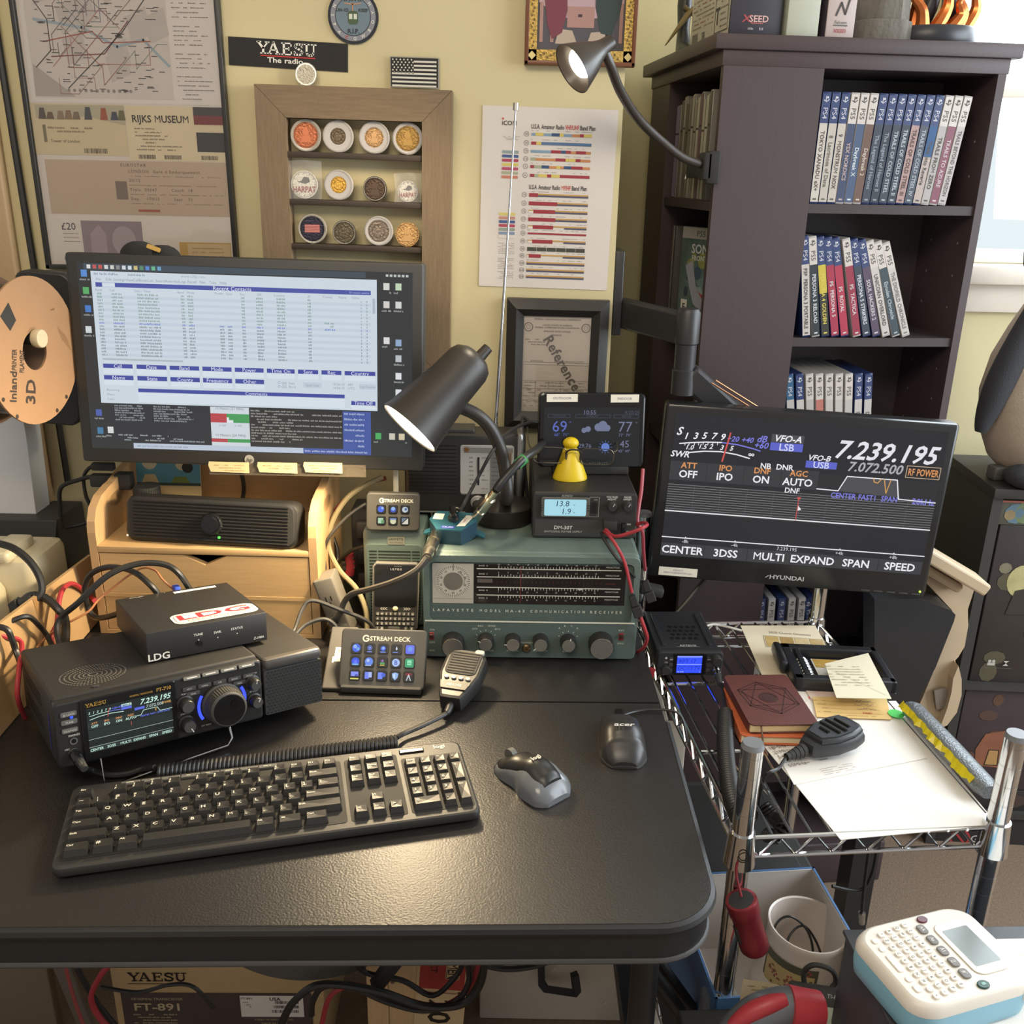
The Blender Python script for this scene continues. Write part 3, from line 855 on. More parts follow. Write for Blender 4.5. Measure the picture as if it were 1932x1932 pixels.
# licence in a black frame
LW, LH = 0.166, 0.215
t = thing('licence_frame', 'black picture frame holding a printed licence with diagonal grey lettering', 'picture frame', (-0.0135, WALL - 0.002, 1.2305 - LH), (0, 0.4, 0))
m = MB()
fm = mat('black_frame_wood', '#33302d', 0.45)
fw = 0.028
for q4 in ([(0, 0), (LW, 0), (LW - fw, fw), (fw, fw)], [(LW, 0), (LW, LH), (LW - fw, LH - fw), (LW - fw, fw)], [(LW, LH), (0, LH), (fw, LH - fw), (LW - fw, LH - fw)], [(0, LH), (0, 0), (fw, fw), (fw, LH - fw)]):
 (x0, z0), (x1, z1), (x2, z2), (x3, z3) = q4
 im = lambda p, q_, k: (p[0] + (q_[0] - p[0]) * k, p[1] + (q_[1] - p[1]) * k)
 i0, i1 = im(q4[0], q4[3], .55), im(q4[1], q4[2], .55)
 m.add([(x0, 0, z0), (x1, 0, z1), (x0, -0.014, z0), (x1, -0.014, z1), (i0[0], -0.024, i0[1]), (i1[0], -0.024, i1[1]), (x3, -0.010, z3), (x2, -0.010, z2), (x3, 0, z3), (x2, 0, z2)],
 [(0, 1, 3, 2), (2, 3, 5, 4), (4, 5, 7, 6), (6, 7, 9, 8), (0, 8, 9, 1)], fm)
m.build('frame', t)
m = MB()
m.box(fw - .002, LW - fw + .002, -0.006, -0.002, fw - .002, LH - fw + .002, mat('licence_paper', '#ddd2c6', 0.75, var=0.03))
m.fr((fw, -0.0062, fw), **FRONT)
W_, H_ = LW - 2 * fw, LH - 2 * fw
k1 = ink('#55504c')
m.txt('FEDERAL COMMUNICATIONS COMMISSION', W_ / 2, H_ - .005, .0026, k1, maxw=W_ * .72)
m.txt('UNITED STATES OF AMERICA', W_ / 2, H_ - .0145, .0025, k1, maxw=W_ * .45)
m.txt('FEDERAL COMMUNICATIONS COMMISSION', W_ / 2, H_ - .0185, .0025, k1, maxw=W_ * .68)
m.txt('AMATEUR RADIO LICENSE', W_ / 2, H_ - .0245, .0025, k1, maxw=W_ * .42)
m.txt('KB3HCO', W_ / 2, H_ - .0305, .0025, k1)
for u in (.008, W_ - .008):
 m.ring(u, H_ - .018, .006, .0075, ink('#8a8078'), .0004)
 m.ring(u, H_ - .018, .003, .0035, ink('#8a8078'), .0004)
for k in range(3):
 m.scrib(.003, H_ - .038 - k * .0042, .036, .002, ink('#7a726a'), k, .0004)
for v in (.083, .079, .052, .039, .026, .019):
 m.rect(.001, v, W_ - .001, v + .0005, ink('#857c72'), .0004)
for u in (.022, .044, .064):
 m.rect(u, .026 if u != .044 else .039, u + .0005, .052, ink('#857c72'), .0004)
for v in (.0855, .0495, .044, .037, .032, .0165, .010):
 m.scrib(.004, v, W_ - .006, .0018, ink('#7a726a'), int(v * 1e4), .0004, .6)
m.txt('Reference', W_ * .60, H_ * .52, .0165, ink('#77706a'), .0008, b=1, rot=-58, sx=.95, gap=.001)
m.build('licence_sheet', t)
m = MB()
m.box(fw, LW - fw, -0.0095, -0.0085, fw, LH - fw, gl)
m.build('glass_pane', t)
# ================================================================ MEDIA TOWER
dkw = mat('espresso_wood', '#47393a', 0.5, var=0.12, scale=5, stretch=(30, 30, 2), bump=0.05)
dkw2 = mat('espresso_inside', '#403637', 0.6, var=0.1, scale=5, stretch=(30, 30, 2))
YAW = 6.0
TB = V((0.321, 1.645, 0))
TWR = thing('media_tower', 'tall dark brown media tower with game cases on its shelves and boxes on top', 'bookcase', TB, (0, 0, YAW))
TS = 0.47
TT = 1.631                                    # top of the crown
SHELF_Z = [0.26, 0.49, 0.71, 0.926, 1.160, 1.382]
def twr(u, v, z):
 a = R(YAW)
 return V((TB.x + u * math.cos(a) - v * math.sin(a), TB.y + u * math.sin(a) + v * math.cos(a), z))
m = MB()
m.box(-0.018, TS + 0.02, -0.006, TS + 0.02, TT - 0.022, TT, dkw, 0.002)
m.box(-0.003, TS + 0.004, 0.0, TS, TT - 0.045, TT - 0.022, dkw, 0.001)
m.build('crown', TWR)
m = MB()
m.box(-0.02, TS + 0.02, -0.02, TS + 0.02, 0.0, 0.10, dkw, 0.004)
m.build('base', TWR)
for nm, bx in (('front_panel', (0, 0.150, 0, 0.014)), ('side_panel', (TS - 0.014, TS, 0, 0.32)), ('divider', (0.150, 0.164, 0, 0.18)), ('back_panel', (0.164, TS - 0.014, 0.168, 0.18)),
 ('side_panel', (0, 0.014, 0.33, TS)), ('divider', (0.014, 0.164, 0.33, 0.344)), ('back_panel', (0.155, 0.164, 0.18, 0.344)), ('side_panel', (0.014, TS, TS - 0.014, TS))):
 m = MB()
 m.box(bx[0], bx[1], bx[2], bx[3], 0.10, TT - 0.045, dkw if nm != 'back_panel' else dkw2)
 if nm == 'side_panel' and bx[3] == 0.32:
  m.fr((TS - 0.0145, 0, 0), (0, -1, 0), (0, 0, 1))
  for z in range(18):
   for u in (-0.035, -0.125):
    m.disc(u, 0.55 + z * 0.055, 0.0022, ink('#8f8b8b'), 0.0004, 8)
 m.build(nm, TWR)
for z in SHELF_Z:
 m = MB()
 m.box(0.164, TS - 0.014, 0.004, 0.168, z - 0.015, z, dkw2)
 m.build('shelf', TWR)
 m = MB()
 m.box(0.004, 0.150, 0.014, 0.33, z - 0.015, z, dkw2)
 m.build('shelf', TWR)
m = MB()
m.cyl((0.148, 0.20, 1.545), (0.151, 0.20, 1.545), 0.009, None, mat('cam_cap', '#8a8380', 0.5), 16)
m.build('cam_cover', TWR)
# game cases: (band, spine colour, title ink, title, lean)
BLU, PAL, SKB = '#38466f', '#c9c2bc', '#3f6484'
CASEW, CASEH, CASED = 0.0145, 0.171, 0.135
def spine(mb, band, col, inkc, title, h=CASEH, w=CASEW, extra=None):
 """Spine print: platform band on top, title reading downwards."""
 cp = mat('sleeve_' + col, col, 0.35, var=0.05, scale=60)
 mb.rect(-w / 2 + .0006, .003, w / 2 - .0006, h - .047, cp, .0003)
 mb.rect(-w / 2 + .0006, h - .047, w / 2 - .0006, h - .003, mat('band_' + band, band, 0.35), .0003)
 t4 = band in (BLU, SKB)
 mb.txt('PS4' if t4 else 'PS5', 0, h - .032, .0075, ink('#c9c9d2' if t4 else '#55504e'), .0006, rot=-90, sx=1.1)
 c_ = ink('#c9c9d2' if t4 else '#55504e')
 mb.rect(-.0015, h - .014, -.0003, h - .0065, c_, .0006)
 mb.disc(.0016, h - .0085, .0018, c_, .0006, 8)
 mb.line([(-.0042, h - .0125), (0, h - .015), (.0042, h - .0115)], .0012, c_, .0006)
 if extra:
  mb.rect(-w / 2 + .0006, h - .095, w / 2 - .0006, h - .047, ink(extra), .0005)
 if title:
  mb.txt(title, 0, (h - .047) * .5 + .004, .0062, ink(inkc), .0007, rot=-90, maxw=h - .068, b=1)
 mb.rect(-.003, .006, .003, .0085, ink(inkc), .0006)
ROW = ['top', 'second', 'third', 'lowest visible']
COLN = {'#c9c2bc': 'white'}
def case(band, col, inkc, title, u, z, lean, label, group, v=0.006, extra=None, gr_h=CASEH):
 t_ = thing('game_case', label, 'game case', (0, 0, 0), (0, 0, 0), group)
 t_.location = twr(u, v, z + abs(math.sin(R(lean))) * CASEW / 2 + .0002)
 t_.rotation_euler = (0, R(lean), R(YAW))
 b_ = MB()
 b_.box(-CASEW / 2, CASEW / 2, 0.0003, CASED, 0, CASEH, mat('case_blue' if band != PAL else 'case_clear', '#26345e' if band != PAL else '#a9a5a3', 0.25), 0.001)
 b_.build('case_shell', t_)
 s_ = MB()
 s_.fr((0, 0, 0), **FRONT)
 spine(s_, band, col, inkc, title, extra=extra)
 s_.build('paper_sleeve', t_)
 return t_
row1 = [(BLU, '#c4bdb4', '#5a5450', 'TOKYO XANADU eX+'), (BLU, '#b9b3aa', '#6d665c', '8  Lacrimosa of Dana'), (BLU, '#bcb4aa', '#54504c', '9  MONSTRUM NOX'), (PAL, '#3f4a66', '#b9a4a0', 'YSX NORDICS'),
  (PAL, '#4a5a78', '#c9d2d8', 'Daybreak X'), (PAL, '#6a5348', '#c0b6aa', 'Daybreak 2'), (BLU, '#3d4550', '#8f98a4', 'The Legend of Heroes'), (BLU, '#353c46', '#8f98a4', 'The Legend of Heroes II'),
  (BLU, '#3b434c', '#a9b2bc', 'TRAILS OF COLD STEEL'), (BLU, '#39414a', '#b4bcc6', 'TRAILS OF COLD STEEL II'), (BLU, '#a58a86', '#5c4a4a', 'TRAILS OF COLD STEEL III'), (BLU, '#49505c', '#aab2bc', 'TRAILS OF COLD STEEL IV'),
  (BLU, '#b0a29c', '#5c5652', 'Trails into Reverie'), (PAL, '#a8a4a2', '#56524e', 'TRAILS FROM ZERO'), (PAL, '#7f4a5a', '#c9bcc0', 'TRAILS TO AZURE'), (PAL, '#b5aeac', '#6a6462', 'TRAILS BEYOND THE HORIZON')]
lab1 = ['white spine under blue band, leftmost on the top shelf of the tower', 'off-white spine under blue band, second from left on the top shelf', 'pale spine under blue band, third from left on the top shelf', 'navy spine under white band, fourth from left on the top shelf',
  'slate blue spine under white band, fifth from left on the top shelf', 'brown spine under white band, sixth from left on the top shelf', 'dark grey spine under blue band, seventh from left on the top shelf', 'near-black spine under blue band, eighth from left on the top shelf',
  'taller-looking charcoal spine, ninth from left on the top shelf', 'charcoal spine under blue band, tenth from left on the top shelf', 'dusty pink spine under blue band on the top shelf', 'slate grey spine under blue band, right of the dusty pink one',
  'pale pinkish spine under blue band, fourth from right on the top shelf', 'light grey spine under white band, third from right on the top shelf', 'purple-red spine under white band on the top shelf', 'grey-white spine under white band, rightmost on the top shelf']
for i, (r_, l_) in enumerate(zip(row1, lab1)):
 case(*r_, 0.1745 + i * 0.0149, SHELF_Z[5], 0.5 + 0.36 * i, 'game case with ' + l_, 'game cases on the top shelf', extra='#3f5f8a' if i == 12 else None)
row2 = [(BLU, '#c0bab4', '#55504e', 'P3P  PERSONA 3 PORTABLE'), (PAL, '#343b40', '#c9ccd0', 'PERSONA 3 RELOAD'), (BLU, '#3a3a38', '#d2c25c', 'PERSONA 4 GOLDEN'), (BLU, '#a03a4e', '#d0c4c6', 'P5  PERSONA 5'), (BLU, '#aa3c50', '#d0c4c6', 'P5  ROYAL'),
  (PAL, '#93384a', '#cfc3c6', 'P5  TACTICA'), (BLU, '#3c4450', '#c9ccd4', "PERSONA 5 STRIKERS"), (BLU, '#574a5c', '#c6c2c8', 'SOUL HACKERS 2'), (PAL, '#c0bab6', '#5a5654', 'UNICORN OVERLORD'), (PAL, '#3d4a52', '#a9b4ba', 'Eiyuden Chronicle'), (PAL, '#bfbab6', '#77726e', 'THE DIOFIELD CHRONICLE')]
lab2 = ['white spine and red strip, leftmost case on the second shelf', 'black spine under white band, second from left on the second shelf', 'black spine with yellow picture under blue band on the second shelf', 'dark red spine under blue band beside the yellow-pictured case',
  'bright red spine under blue band on the second shelf', 'red spine under white band, leaning, on the second shelf', 'dark blue-grey spine leaning right of the red ones', 'purple-grey spine leaning in the middle of the second shelf',
  'white spine with upright lettering, third from the right on the second shelf', 'dark teal spine under white band, second from right on the second shelf', 'white spine, rightmost and most tilted on the second shelf']
u = 0.190
for i, (r_, l_) in enumerate(zip(row2, lab2)):
 ln = -(8 + 1.35 * i)
 case(*r_, u, SHELF_Z[4], ln, 'game case with ' + l_, 'game cases on the second shelf', extra='#c2b04a' if i == 2 else None)
 u += 0.0172 / math.cos(R(ln)) + (0.0045 if i == 4 else 0)
row3 = [(PAL, '#b9b4b0', '#5f5b58', 'DIGIMON'), (SKB, '#b6b1ae', '#5f5b58', 'FINAL'), (BLU, '#c0bab6', '#5f5b58', 'FINAL'), (PAL, '#b4afac', '#5f5b58', 'VALKYRIE'), (PAL, '#b5746a', '#d0c6c0', ''), (PAL, '#bcb6b2', '#5f5b58', 'OCTOPATH'), (PAL, '#bdb8b4', '#5f5b58', 'DRAGON'),
  (PAL, '#b9b4b0', '#5f5b58', 'DRAGON'), (BLU, '#bdb8b4', '#5f5b58', 'DRAGON QUEST'), (BLU, '#b9b4b0', '#5f5b58', 'DRAGON QUEST')]
lab3 = ['chipped white band, leftmost of the row just above the right monitor', 'teal blue band, second in the row above the right monitor', 'navy band, third in the row above the right monitor', 'white band, fourth in the row above the right monitor', 'white band and salmon red spine above the right monitor',
  'white band, right of the salmon red one', 'white band, seventh in the row above the right monitor', 'white band, eighth in the row above the right monitor', 'navy band, second from the right in the row above the right monitor', 'navy band, rightmost in the row above the right monitor']
for i, (r_, l_) in enumerate(zip(row3, lab3)):
 case(*r_, 0.176 + i * 0.0174, SHELF_Z[3], -9 + 0.3 * i, 'game case with ' + l_, 'game cases above the right monitor')
row4 = [(BLU, '#b9b4b0', '#5f5b58', ''), (PAL, '#b9b4b0', '#5f5b58', ''), (BLU, '#b9b4b0', '#5f5b58', ''), (PAL, '#b4afac', '#5f5b58', ''), (PAL, '#b9b4b0', '#5f5b58', ''), (BLU, '#b9b4b0', '#5f5b58', ''), (BLU, '#b9b4b0', '#5f5b58', '')]
lab4 = ['navy band, leftmost of the row below the right monitor', 'white band, second in the row below the right monitor', 'navy band between two white ones below the right monitor', 'white band, fourth in the row below the right monitor', 'white band, fifth in the row below the right monitor', 'navy band, second from the right below the right monitor', 'navy band tilted at the right end below the right monitor']
for i, (r_, l_) in enumerate(zip(row4, lab4)):
 case(*r_, 0.172 + i * 0.0200, SHELF_Z[1], -2 if i < 6 else -12, 'game case with ' + l_, 'game cases below the right monitor')
# left compartment: narrow cases seen spine-on, facing the wall side
la = R(YAW)
SIDE = dict(u=(0, -1, 0), v=(0, 0, 1))
def side_thing(name, label, cat, u, v, z, group=None, rz=0):
 t_ = thing(name, label, cat, twr(u, v, z), (0, 0, YAW + rz), group)
 return t_
sidec = ['#8a80a2', '#6d625a', '#9a938c', '#5e5448', '#77706a', '#a39c94', '#8f887c', '#b0a89c', '#6a4c58', '#a59e92', '#b2aaa0', '#5c564e']
names = ['lilac', 'brown-grey', 'light grey', 'dark brown', 'mid grey', 'pale grey', 'khaki grey', 'cream', 'plum', 'beige', 'off-white', 'dark olive']
v = 0.300
for i, c in enumerate(sidec):
 t_ = side_thing('disc_case', 'disc case with %s spine, %s, behind the lamp clamp' % (names[i], ['first from the wall', 'second from the wall', 'third from the wall', 'fourth from the wall', 'fifth from the wall', 'sixth from the wall', 'seventh from the wall', 'eighth from the wall', 'ninth from the wall', 'third from the corner', 'second from the corner', 'nearest the corner'][i]), 'disc case', 0.012, v, SHELF_Z[5], 'disc cases in the side compartment')
 b_ = MB()
 w_ = 0.026 if i == 0 else 0.0145
 hh = 0.165 + 0.006 * ((i * 7) % 3)
 b_.box(0.001, 0.12, -w_ / 2, w_ / 2, 0, hh, mat('disc_case_shell', '#7d7872', 0.2), 0.001)
 b_.build('case_shell', t_)
 s_ = MB()
 s_.fr((0.0006, 0, 0), (0, -1, 0), (0, 0, 1))
 s_.rect(-w_ / 2 + .0006, .002, w_ / 2 - .0006, hh - .002, mat('disc_spine_' + c, c, 0.35, var=0.2, scale=30), .0003)
 s_.rect(-w_ / 2 + .0012, hh * .68, w_ / 2 - .001, hh * .70, ink('#3f3a36'), .0005)
 s_.scrib(-w_ / 2 + .003, hh * .4, w_ / 2 - .002, .002, ink('#4a443f'), i, .0005)
 s_.build('paper_sleeve', t_)
 v -= w_ + 0.0030
# a case standing cover-out on the shelf below
t = side_thing('game_case', 'game case standing with its blue and yellow-green cover outwards, half behind the tower corner', 'game case', 0.052, 0.195, SHELF_Z[4] + 0.0005, None, 24)
b_ = MB()
b_.box(0.001, 0.0145, -0.0675, 0.0675, 0, 0.171, mat('case_clear', '#a9a5a3', 0.25), 0.001)
b_.build('case_shell', t)
s_ = MB()
s_.fr((0.0006, 0, 0), (0, -1, 0), (0, 0, 1))
s_.rect(-.0655, .002, .0655, .150, mat('cover_blur', '#5b6d68', 0.3, var=0.5, scale=40), .0003)
s_.rect(-.0655, .150, .0655, .169, ink('#b0aaa4'), .0004)
s_.txt('PS5', -.012, .1595, .010, ink('#4a4644'), .0006, sx=1.2)
rg = random.Random(8)
for k in range(16):
 u_, v_ = rg.uniform(-.05, .05), rg.uniform(.03, .12)
 s_.poly(circ(rg.uniform(.006, .016), 9, u_, v_, rg.uniform(.6, 1.5)), ink(rg.choice(['#8b8f52', '#a0a065', '#47586a', '#6b7f82', '#3f4a52', '#8d9a9c'])), .0004 + k * 1e-5)
s_.poly([(-.05, .10), (-.035, .06), (-.02, .03), (0, .02), (.01, .03), (-.015, .06), (-.03, .11)], ink('#9a9aa6'), .0007)
s_.poly([(-.01, .055), (.015, .045), (.012, .035)], ink('#a2464a'), .0008)
s_.txt('SONIC', -.036, .132, .016, ink('#d0d2d4'), .0009, 'l', b=1)
s_.txt('FRONTIERS', -.034, .115, .009, ink('#c4c8cc'), .0009, 'l', b=1)
s_.rect(-.056, .010, -.038, .036, ink('#d8d4cc'), .0008)
s_.txt('E', -.047, .022, .012, ink('#2e2c2a'), .001, b=1)
s_.build('cover_sheet', t)
for i, (vv, lab) in enumerate(((0.310, 'thin grey case edge standing by the wall-side panel, below the disc cases'), (0.293, 'thin dark case edge next to the cover-out game case'))):
 t_ = side_thing('disc_case', lab, 'disc case', 0.02, vv, SHELF_Z[4], 'disc cases on the lower side shelf')
 b_ = MB()
 b_.box(0.001, 0.12, -0.006, 0.006, 0, 0.17, mat('disc_edge_%d' % i, ('#77716b', '#57524e')[i], 0.3), 0.001)
 b_.build('case_shell', t_)
# ------------------------------------------------ on top of the tower
t = thing('game_box', 'black boxed game with white printed side and red logo on top of the tower', 'box', twr(0.012, 0.028, TT), (0, 0, YAW + 1))
m = MB()
m.box(0, 0.085, 0, 0.21, 0, 0.16, mat('box_black', '#34323a', 0.45), 0.0008)
m.fr((0, 0, 0), **FRONT)
m.txt('X', 0.026, 0.026, 0.010, ink('#a04a4e'), .0006, b=1, sx=1.3, sh=.2)
m.txt('SEED', 0.047, 0.026, 0.009, ink('#d0a8a4'), .0006, b=1, sx=1.1)
m.rect(0.034, 0.019, 0.054, 0.0205, ink('#b0605c'), .0006)
m.scrib(0.03, 0.012, 0.055, 0.004, ink('#a8a4a8'), 3, .0006)
m.fr((-0.0003, 0.21, 0), (0, -1, 0), (0, 0, 1))
m.rect(0.0, 0, 0.208, 0.16, mat('box_print', '#a39c95', 0.5, var=0.03), .0002)
for k in range(10):
 m.scrib(0.01, 0.095 - k * 0.007, 0.125, 0.003, ink('#7c6a66' if k % 4 else '#9a5a56'), k, .0005)
m.line([(0.135, 0.012), (0.200, 0.012), (0.200, 0.062), (0.135, 0.062)], .002, ink('#4a4644'), .0006, True)
m.txt('T', 0.148, 0.036, 0.024, ink('#3a3634'), .0007, b=1)
for k in range(5):
 m.scrib(0.162, 0.056 - k * 0.009, 0.196, 0.003, ink('#6a6460'), 30 + k, .0006)
m.barcode(0.012, 0.006, 0.045, 0.024, ink('#5a5450'), 6, .0006)
m.txt('SR', 0.075, 0.016, 0.012, ink('#4a4644'), .0006, b=1)
m.build('carton', t)
t = thing('game_box', 'plain pale grey-green box beside the black boxed game', 'box', twr(0.102, 0.020, TT), (0, 0, YAW))
m = MB()
m.box(0, 0.052, 0, 0.18, 0, 0.15, mat('pale_green_box', '#b4b7a6', 0.5, var=0.03), 0.001)
m.rect(0, 0, 0, 0, ink('#b4b7a6'))
m.build('carton', t)
t = thing('game_box', 'white box with dark side and small red logo next to the tree-stump stand', 'box', twr(0.166, 0.020, TT), (0, 0, YAW + 3))
m = MB()
m.box(0, 0.048, 0, 0.16, 0, 0.17, mat('pinkish_white_box', '#b9a9a4', 0.5, var=0.04), 0.001)
m.fr((0, -.0002, 0), **FRONT)
m.txt('XSEED', 0.024, 0.012, 0.005, ink('#a85a5c'), .0006, b=1)
m.rect(0.012, 0.019, 0.036, 0.0205, ink('#5c5a54'), .0006)
m.txt('Falcom', 0.024, 0.024, 0.005, ink('#5c6a5a'), .0006)
m.line([(0.015, 0.034), (0.022, 0.052), (0.030, 0.036), (0.036, 0.06)], .003, ink('#4a4644'), .0006)
m.fr((-.0004, 0.16, 0), (0, -1, 0), (0, 0, 1))
m.rect(0, 0, 0.16, 0.17, mat('purple_box_side', '#4a3f48', 0.45, var=0.2), .0001)
m.build('carton', t)
t = thing('stump_stand', 'grey wood-look stump display stand between white box and round black base', 'stand', twr(0.276, 0.075, TT), (0, 0, YAW))
m = MB()
bark = mat('grey_bark', '#6c675f', 0.85, var=0.3, scale=30, stretch=(6, 6, 1), bump=0.8, bscale=160)
rg = random.Random(2)
n_ = 40
prof = [1 + rg.uniform(-.05, .05) for _ in range(n_)]
m.loft([[(0.052 * s_ * prof[i] * math.cos(2 * math.pi * i / n_), 0.052 * s_ * prof[i] * math.sin(2 * math.pi * i / n_), z) for i in range(n_)] for z, s_ in ((0, 1.0), (0.030, 1.0), (0.033, 0.98))], bark)
m.build('lower_slab', t)
m = MB()
m.loft([[(0.044 * s_ * prof[(i * 3) % n_] * math.cos(2 * math.pi * i / n_) + .004, 0.044 * s_ * prof[(i * 3) % n_] * math.sin(2 * math.pi * i / n_), z) for i in range(n_)] for z, s_ in ((0.033, 1.0), (0.075, 0.96), (0.078, .9))], bark)
m.build('upper_slab', t)
t = thing('flame_figurine', 'figurine with shiny copper-orange flames on a round black base, right on the tower', 'figurine', twr(0.378, 0.10, TT), (0, 0, YAW))
m = MB()
m.lathe([(0.0, 0), (0.078, 0), (0.080, 0.003), (0.080, 0.024), (0.077, 0.028), (0.0, 0.028)], mat('figure_base', '#33343a', 0.35), 48)
m.build('base', t)
fl_m = mat('copper_flame', '#c9713a', 0.2, 0.7, var=0.35, scale=50)
rg = random.Random(5)
for k in range(9):
 m = MB()
 a = R(180 + k * 26 - 20)
 r0 = 0.045 + 0.01 * (k % 2)
 p0 = V((r0 * math.cos(a), r0 * math.sin(a) * .7, 0.026))
 d = V((math.cos(a) * .3 + rg.uniform(-.3, .3), -.1, 1)).normalized()
 L = rg.uniform(.05, .11)
 m.tube([p0, p0 + d * L * .4 + V((.006, 0, 0)), p0 + d * L * .75 - V((.008, 0, 0)), p0 + d * L], lambda t_: .012 * (1 - t_) + .0012, fl_m, 8, 4)
 m.build('flame', t)
m = MB()
m.tube([(0.03, 0.01, .027), (0.032, 0.0, .07), (0.025, 0.01, .13)], lambda t_: .017 - .004 * t_, mat('figure_leg', '#2e3036', 0.4), 12, 4)
m.tube([(-0.02, 0.01, .027), (-0.01, -0.01, .06), (0.005, 0.0, .13)], lambda t_: .015 - .003 * t_, MATS['figure_leg'], 12, 4)
m.build('legs', t)
t = thing('booted_figurine', 'figurine leg in black boot with thin bronze sword, far left on the tower top', 'figurine', twr(0.022, 0.335, TT), (0, 0, YAW))
m = MB()
bt = mat('black_boot', '#2b2b2d', 0.4)
m.loft([[(x, y * 1.0 - .02, z) for x, y in circ(1, 14)] for z in (0,)] * 0 + [[(p[0] * rx_, p[1] * ry_ + oy, z) for p in circ(1, 16)] for z, rx_, ry_, oy in ((0, .014, .036, -.02), (.006, .017, .042, -.02), (.016, .016, .036, -.012), (.026, .013, .020, .004), (.05, .011, .013, .010), (.09, .014, .014, .012), (.13, .012, .012, .012))], bt)
m.build('boot', t)
m = MB()
m.loft([[(p[0] * .0125, p[1] * .0135 + .011, z) for p in circ(1, 14)] for z in (.032, .038)], WHT)
m.build('boot_cuff', t)
m = MB()
swm = mat('bronze_sword', '#7b6a46', 0.35, 0.5)
s0 = PY(1255, 86, 1.98) - V(t.location)
s1 = PY(1302, 22, 1.97) - V(t.location)
s2 = PY(1318, 6, 1.97) - V(t.location)
Mi = Matrix.Rotation(-R(YAW), 3, 'Z')
m.tube([Mi @ s0, Mi @ s1], lambda t_: .001 + .0055 * t_, swm, 6, 1)
m.tube([Mi @ s1, Mi @ s2], .004, swm, 8, 1)
d_ = (s1 - s0).normalized()
pr = V((d_.z, 0, -d_.x))
m.tube([Mi @ (s1 - pr * .014), Mi @ (s1 + pr * .014)], .004, swm, 8, 1)
m.build('sword', t)
# ------------------------------------------------ clip lamp on the tower edge
lampm = mat('lamp_black_enamel', '#3b332c', 0.35)
pc = twr(-0.002, 0.028, 1.440)
t = thing('clip_lamp', 'lit black gooseneck clip lamp clamped to the tower edge, in front of the gilt painting', 'lamp', pc)
O = V(pc)
m = MB()
m.box(-0.012, 0.010, -0.044, -0.030, -0.030, 0.020, BLKM, 0.003)
m.box(-0.018, -0.002, -0.044, 0.0, -0.024, 0.018, BLKM, 0.003)
m.box(-0.016, -0.002, -0.01, 0.13, -0.022, 0.010, BLKM, 0.003)
m.build('clamp', t)
m = MB()
m.tube([(-0.012, 0.128, -0.006), (-0.016, 0.128, -0.024)], 0.003, CHROME, 8, 1)
m.build('spring_pin', t)
neck = [PY(1332, 312, 1.65), PY(1290, 298, 1.61), PY(1250, 268, 1.57), PY(1205, 225, 1.52), PY(1172, 175, 1.46), PY(1152, 125, 1.42), PY(1140, 96, 1.41)]
m = MB()
m.tube([p - O for p in neck], 0.0068, lampm, 12, 6)
m.build('gooseneck', t)
ap, op = PY(1137, 90, 1.41), PY(1086, 124, 1.375)
ax = (op - ap)
ax = V((ax.x, -0.017, ax.z)).normalized()
q = ax.to_track_quat('Z', 'Y').to_matrix().to_4x4()
HS = Matrix.Translation(ap - O) @ q @ Matrix.Scale(.78, 4)
hm = MB(HS)
hm.lathe([(0.0, -0.022), (0.012, -0.020), (0.014, 0.0), (0.018, 0.012), (0.030, 0.034), (0.043, 0.066), (0.0435, 0.068), (0.0415, 0.067), (0.029, 0.036), (0.016, 0.014), (0.0, 0.010)], lampm, 36, False)
sh_ = hm.build('lamp_shade', t)
hm = MB(HS)
hm.lathe([(0.0, 0.030), (0.014, 0.030), (0.024, 0.044), (0.0255, 0.052), (0.022, 0.057), (0.0, 0.059)], emit('#fff3da', 9.0), 28, False)
hm.build('bulb', sh_)
def lamp_light(name, pos, aim, power, size, col, blend=0.6, r=0.03):
 d = bpy.data.lights.new(name, 'SPOT')
 d.energy, d.color, d.spot_size, d.spot_blend, d.shadow_soft_size = power, col, R(size), blend, r
 o = bpy.data.objects.new(name, d)
 COL.objects.link(o)
 o.location = pos
 o.rotation_euler = V(aim).to_track_quat('-Z', 'Y').to_euler()
 return o
lamp_light('clip_lamp_light', ap + ax * 0.055, ax, 7, 140, (1.0, 0.83, 0.6))
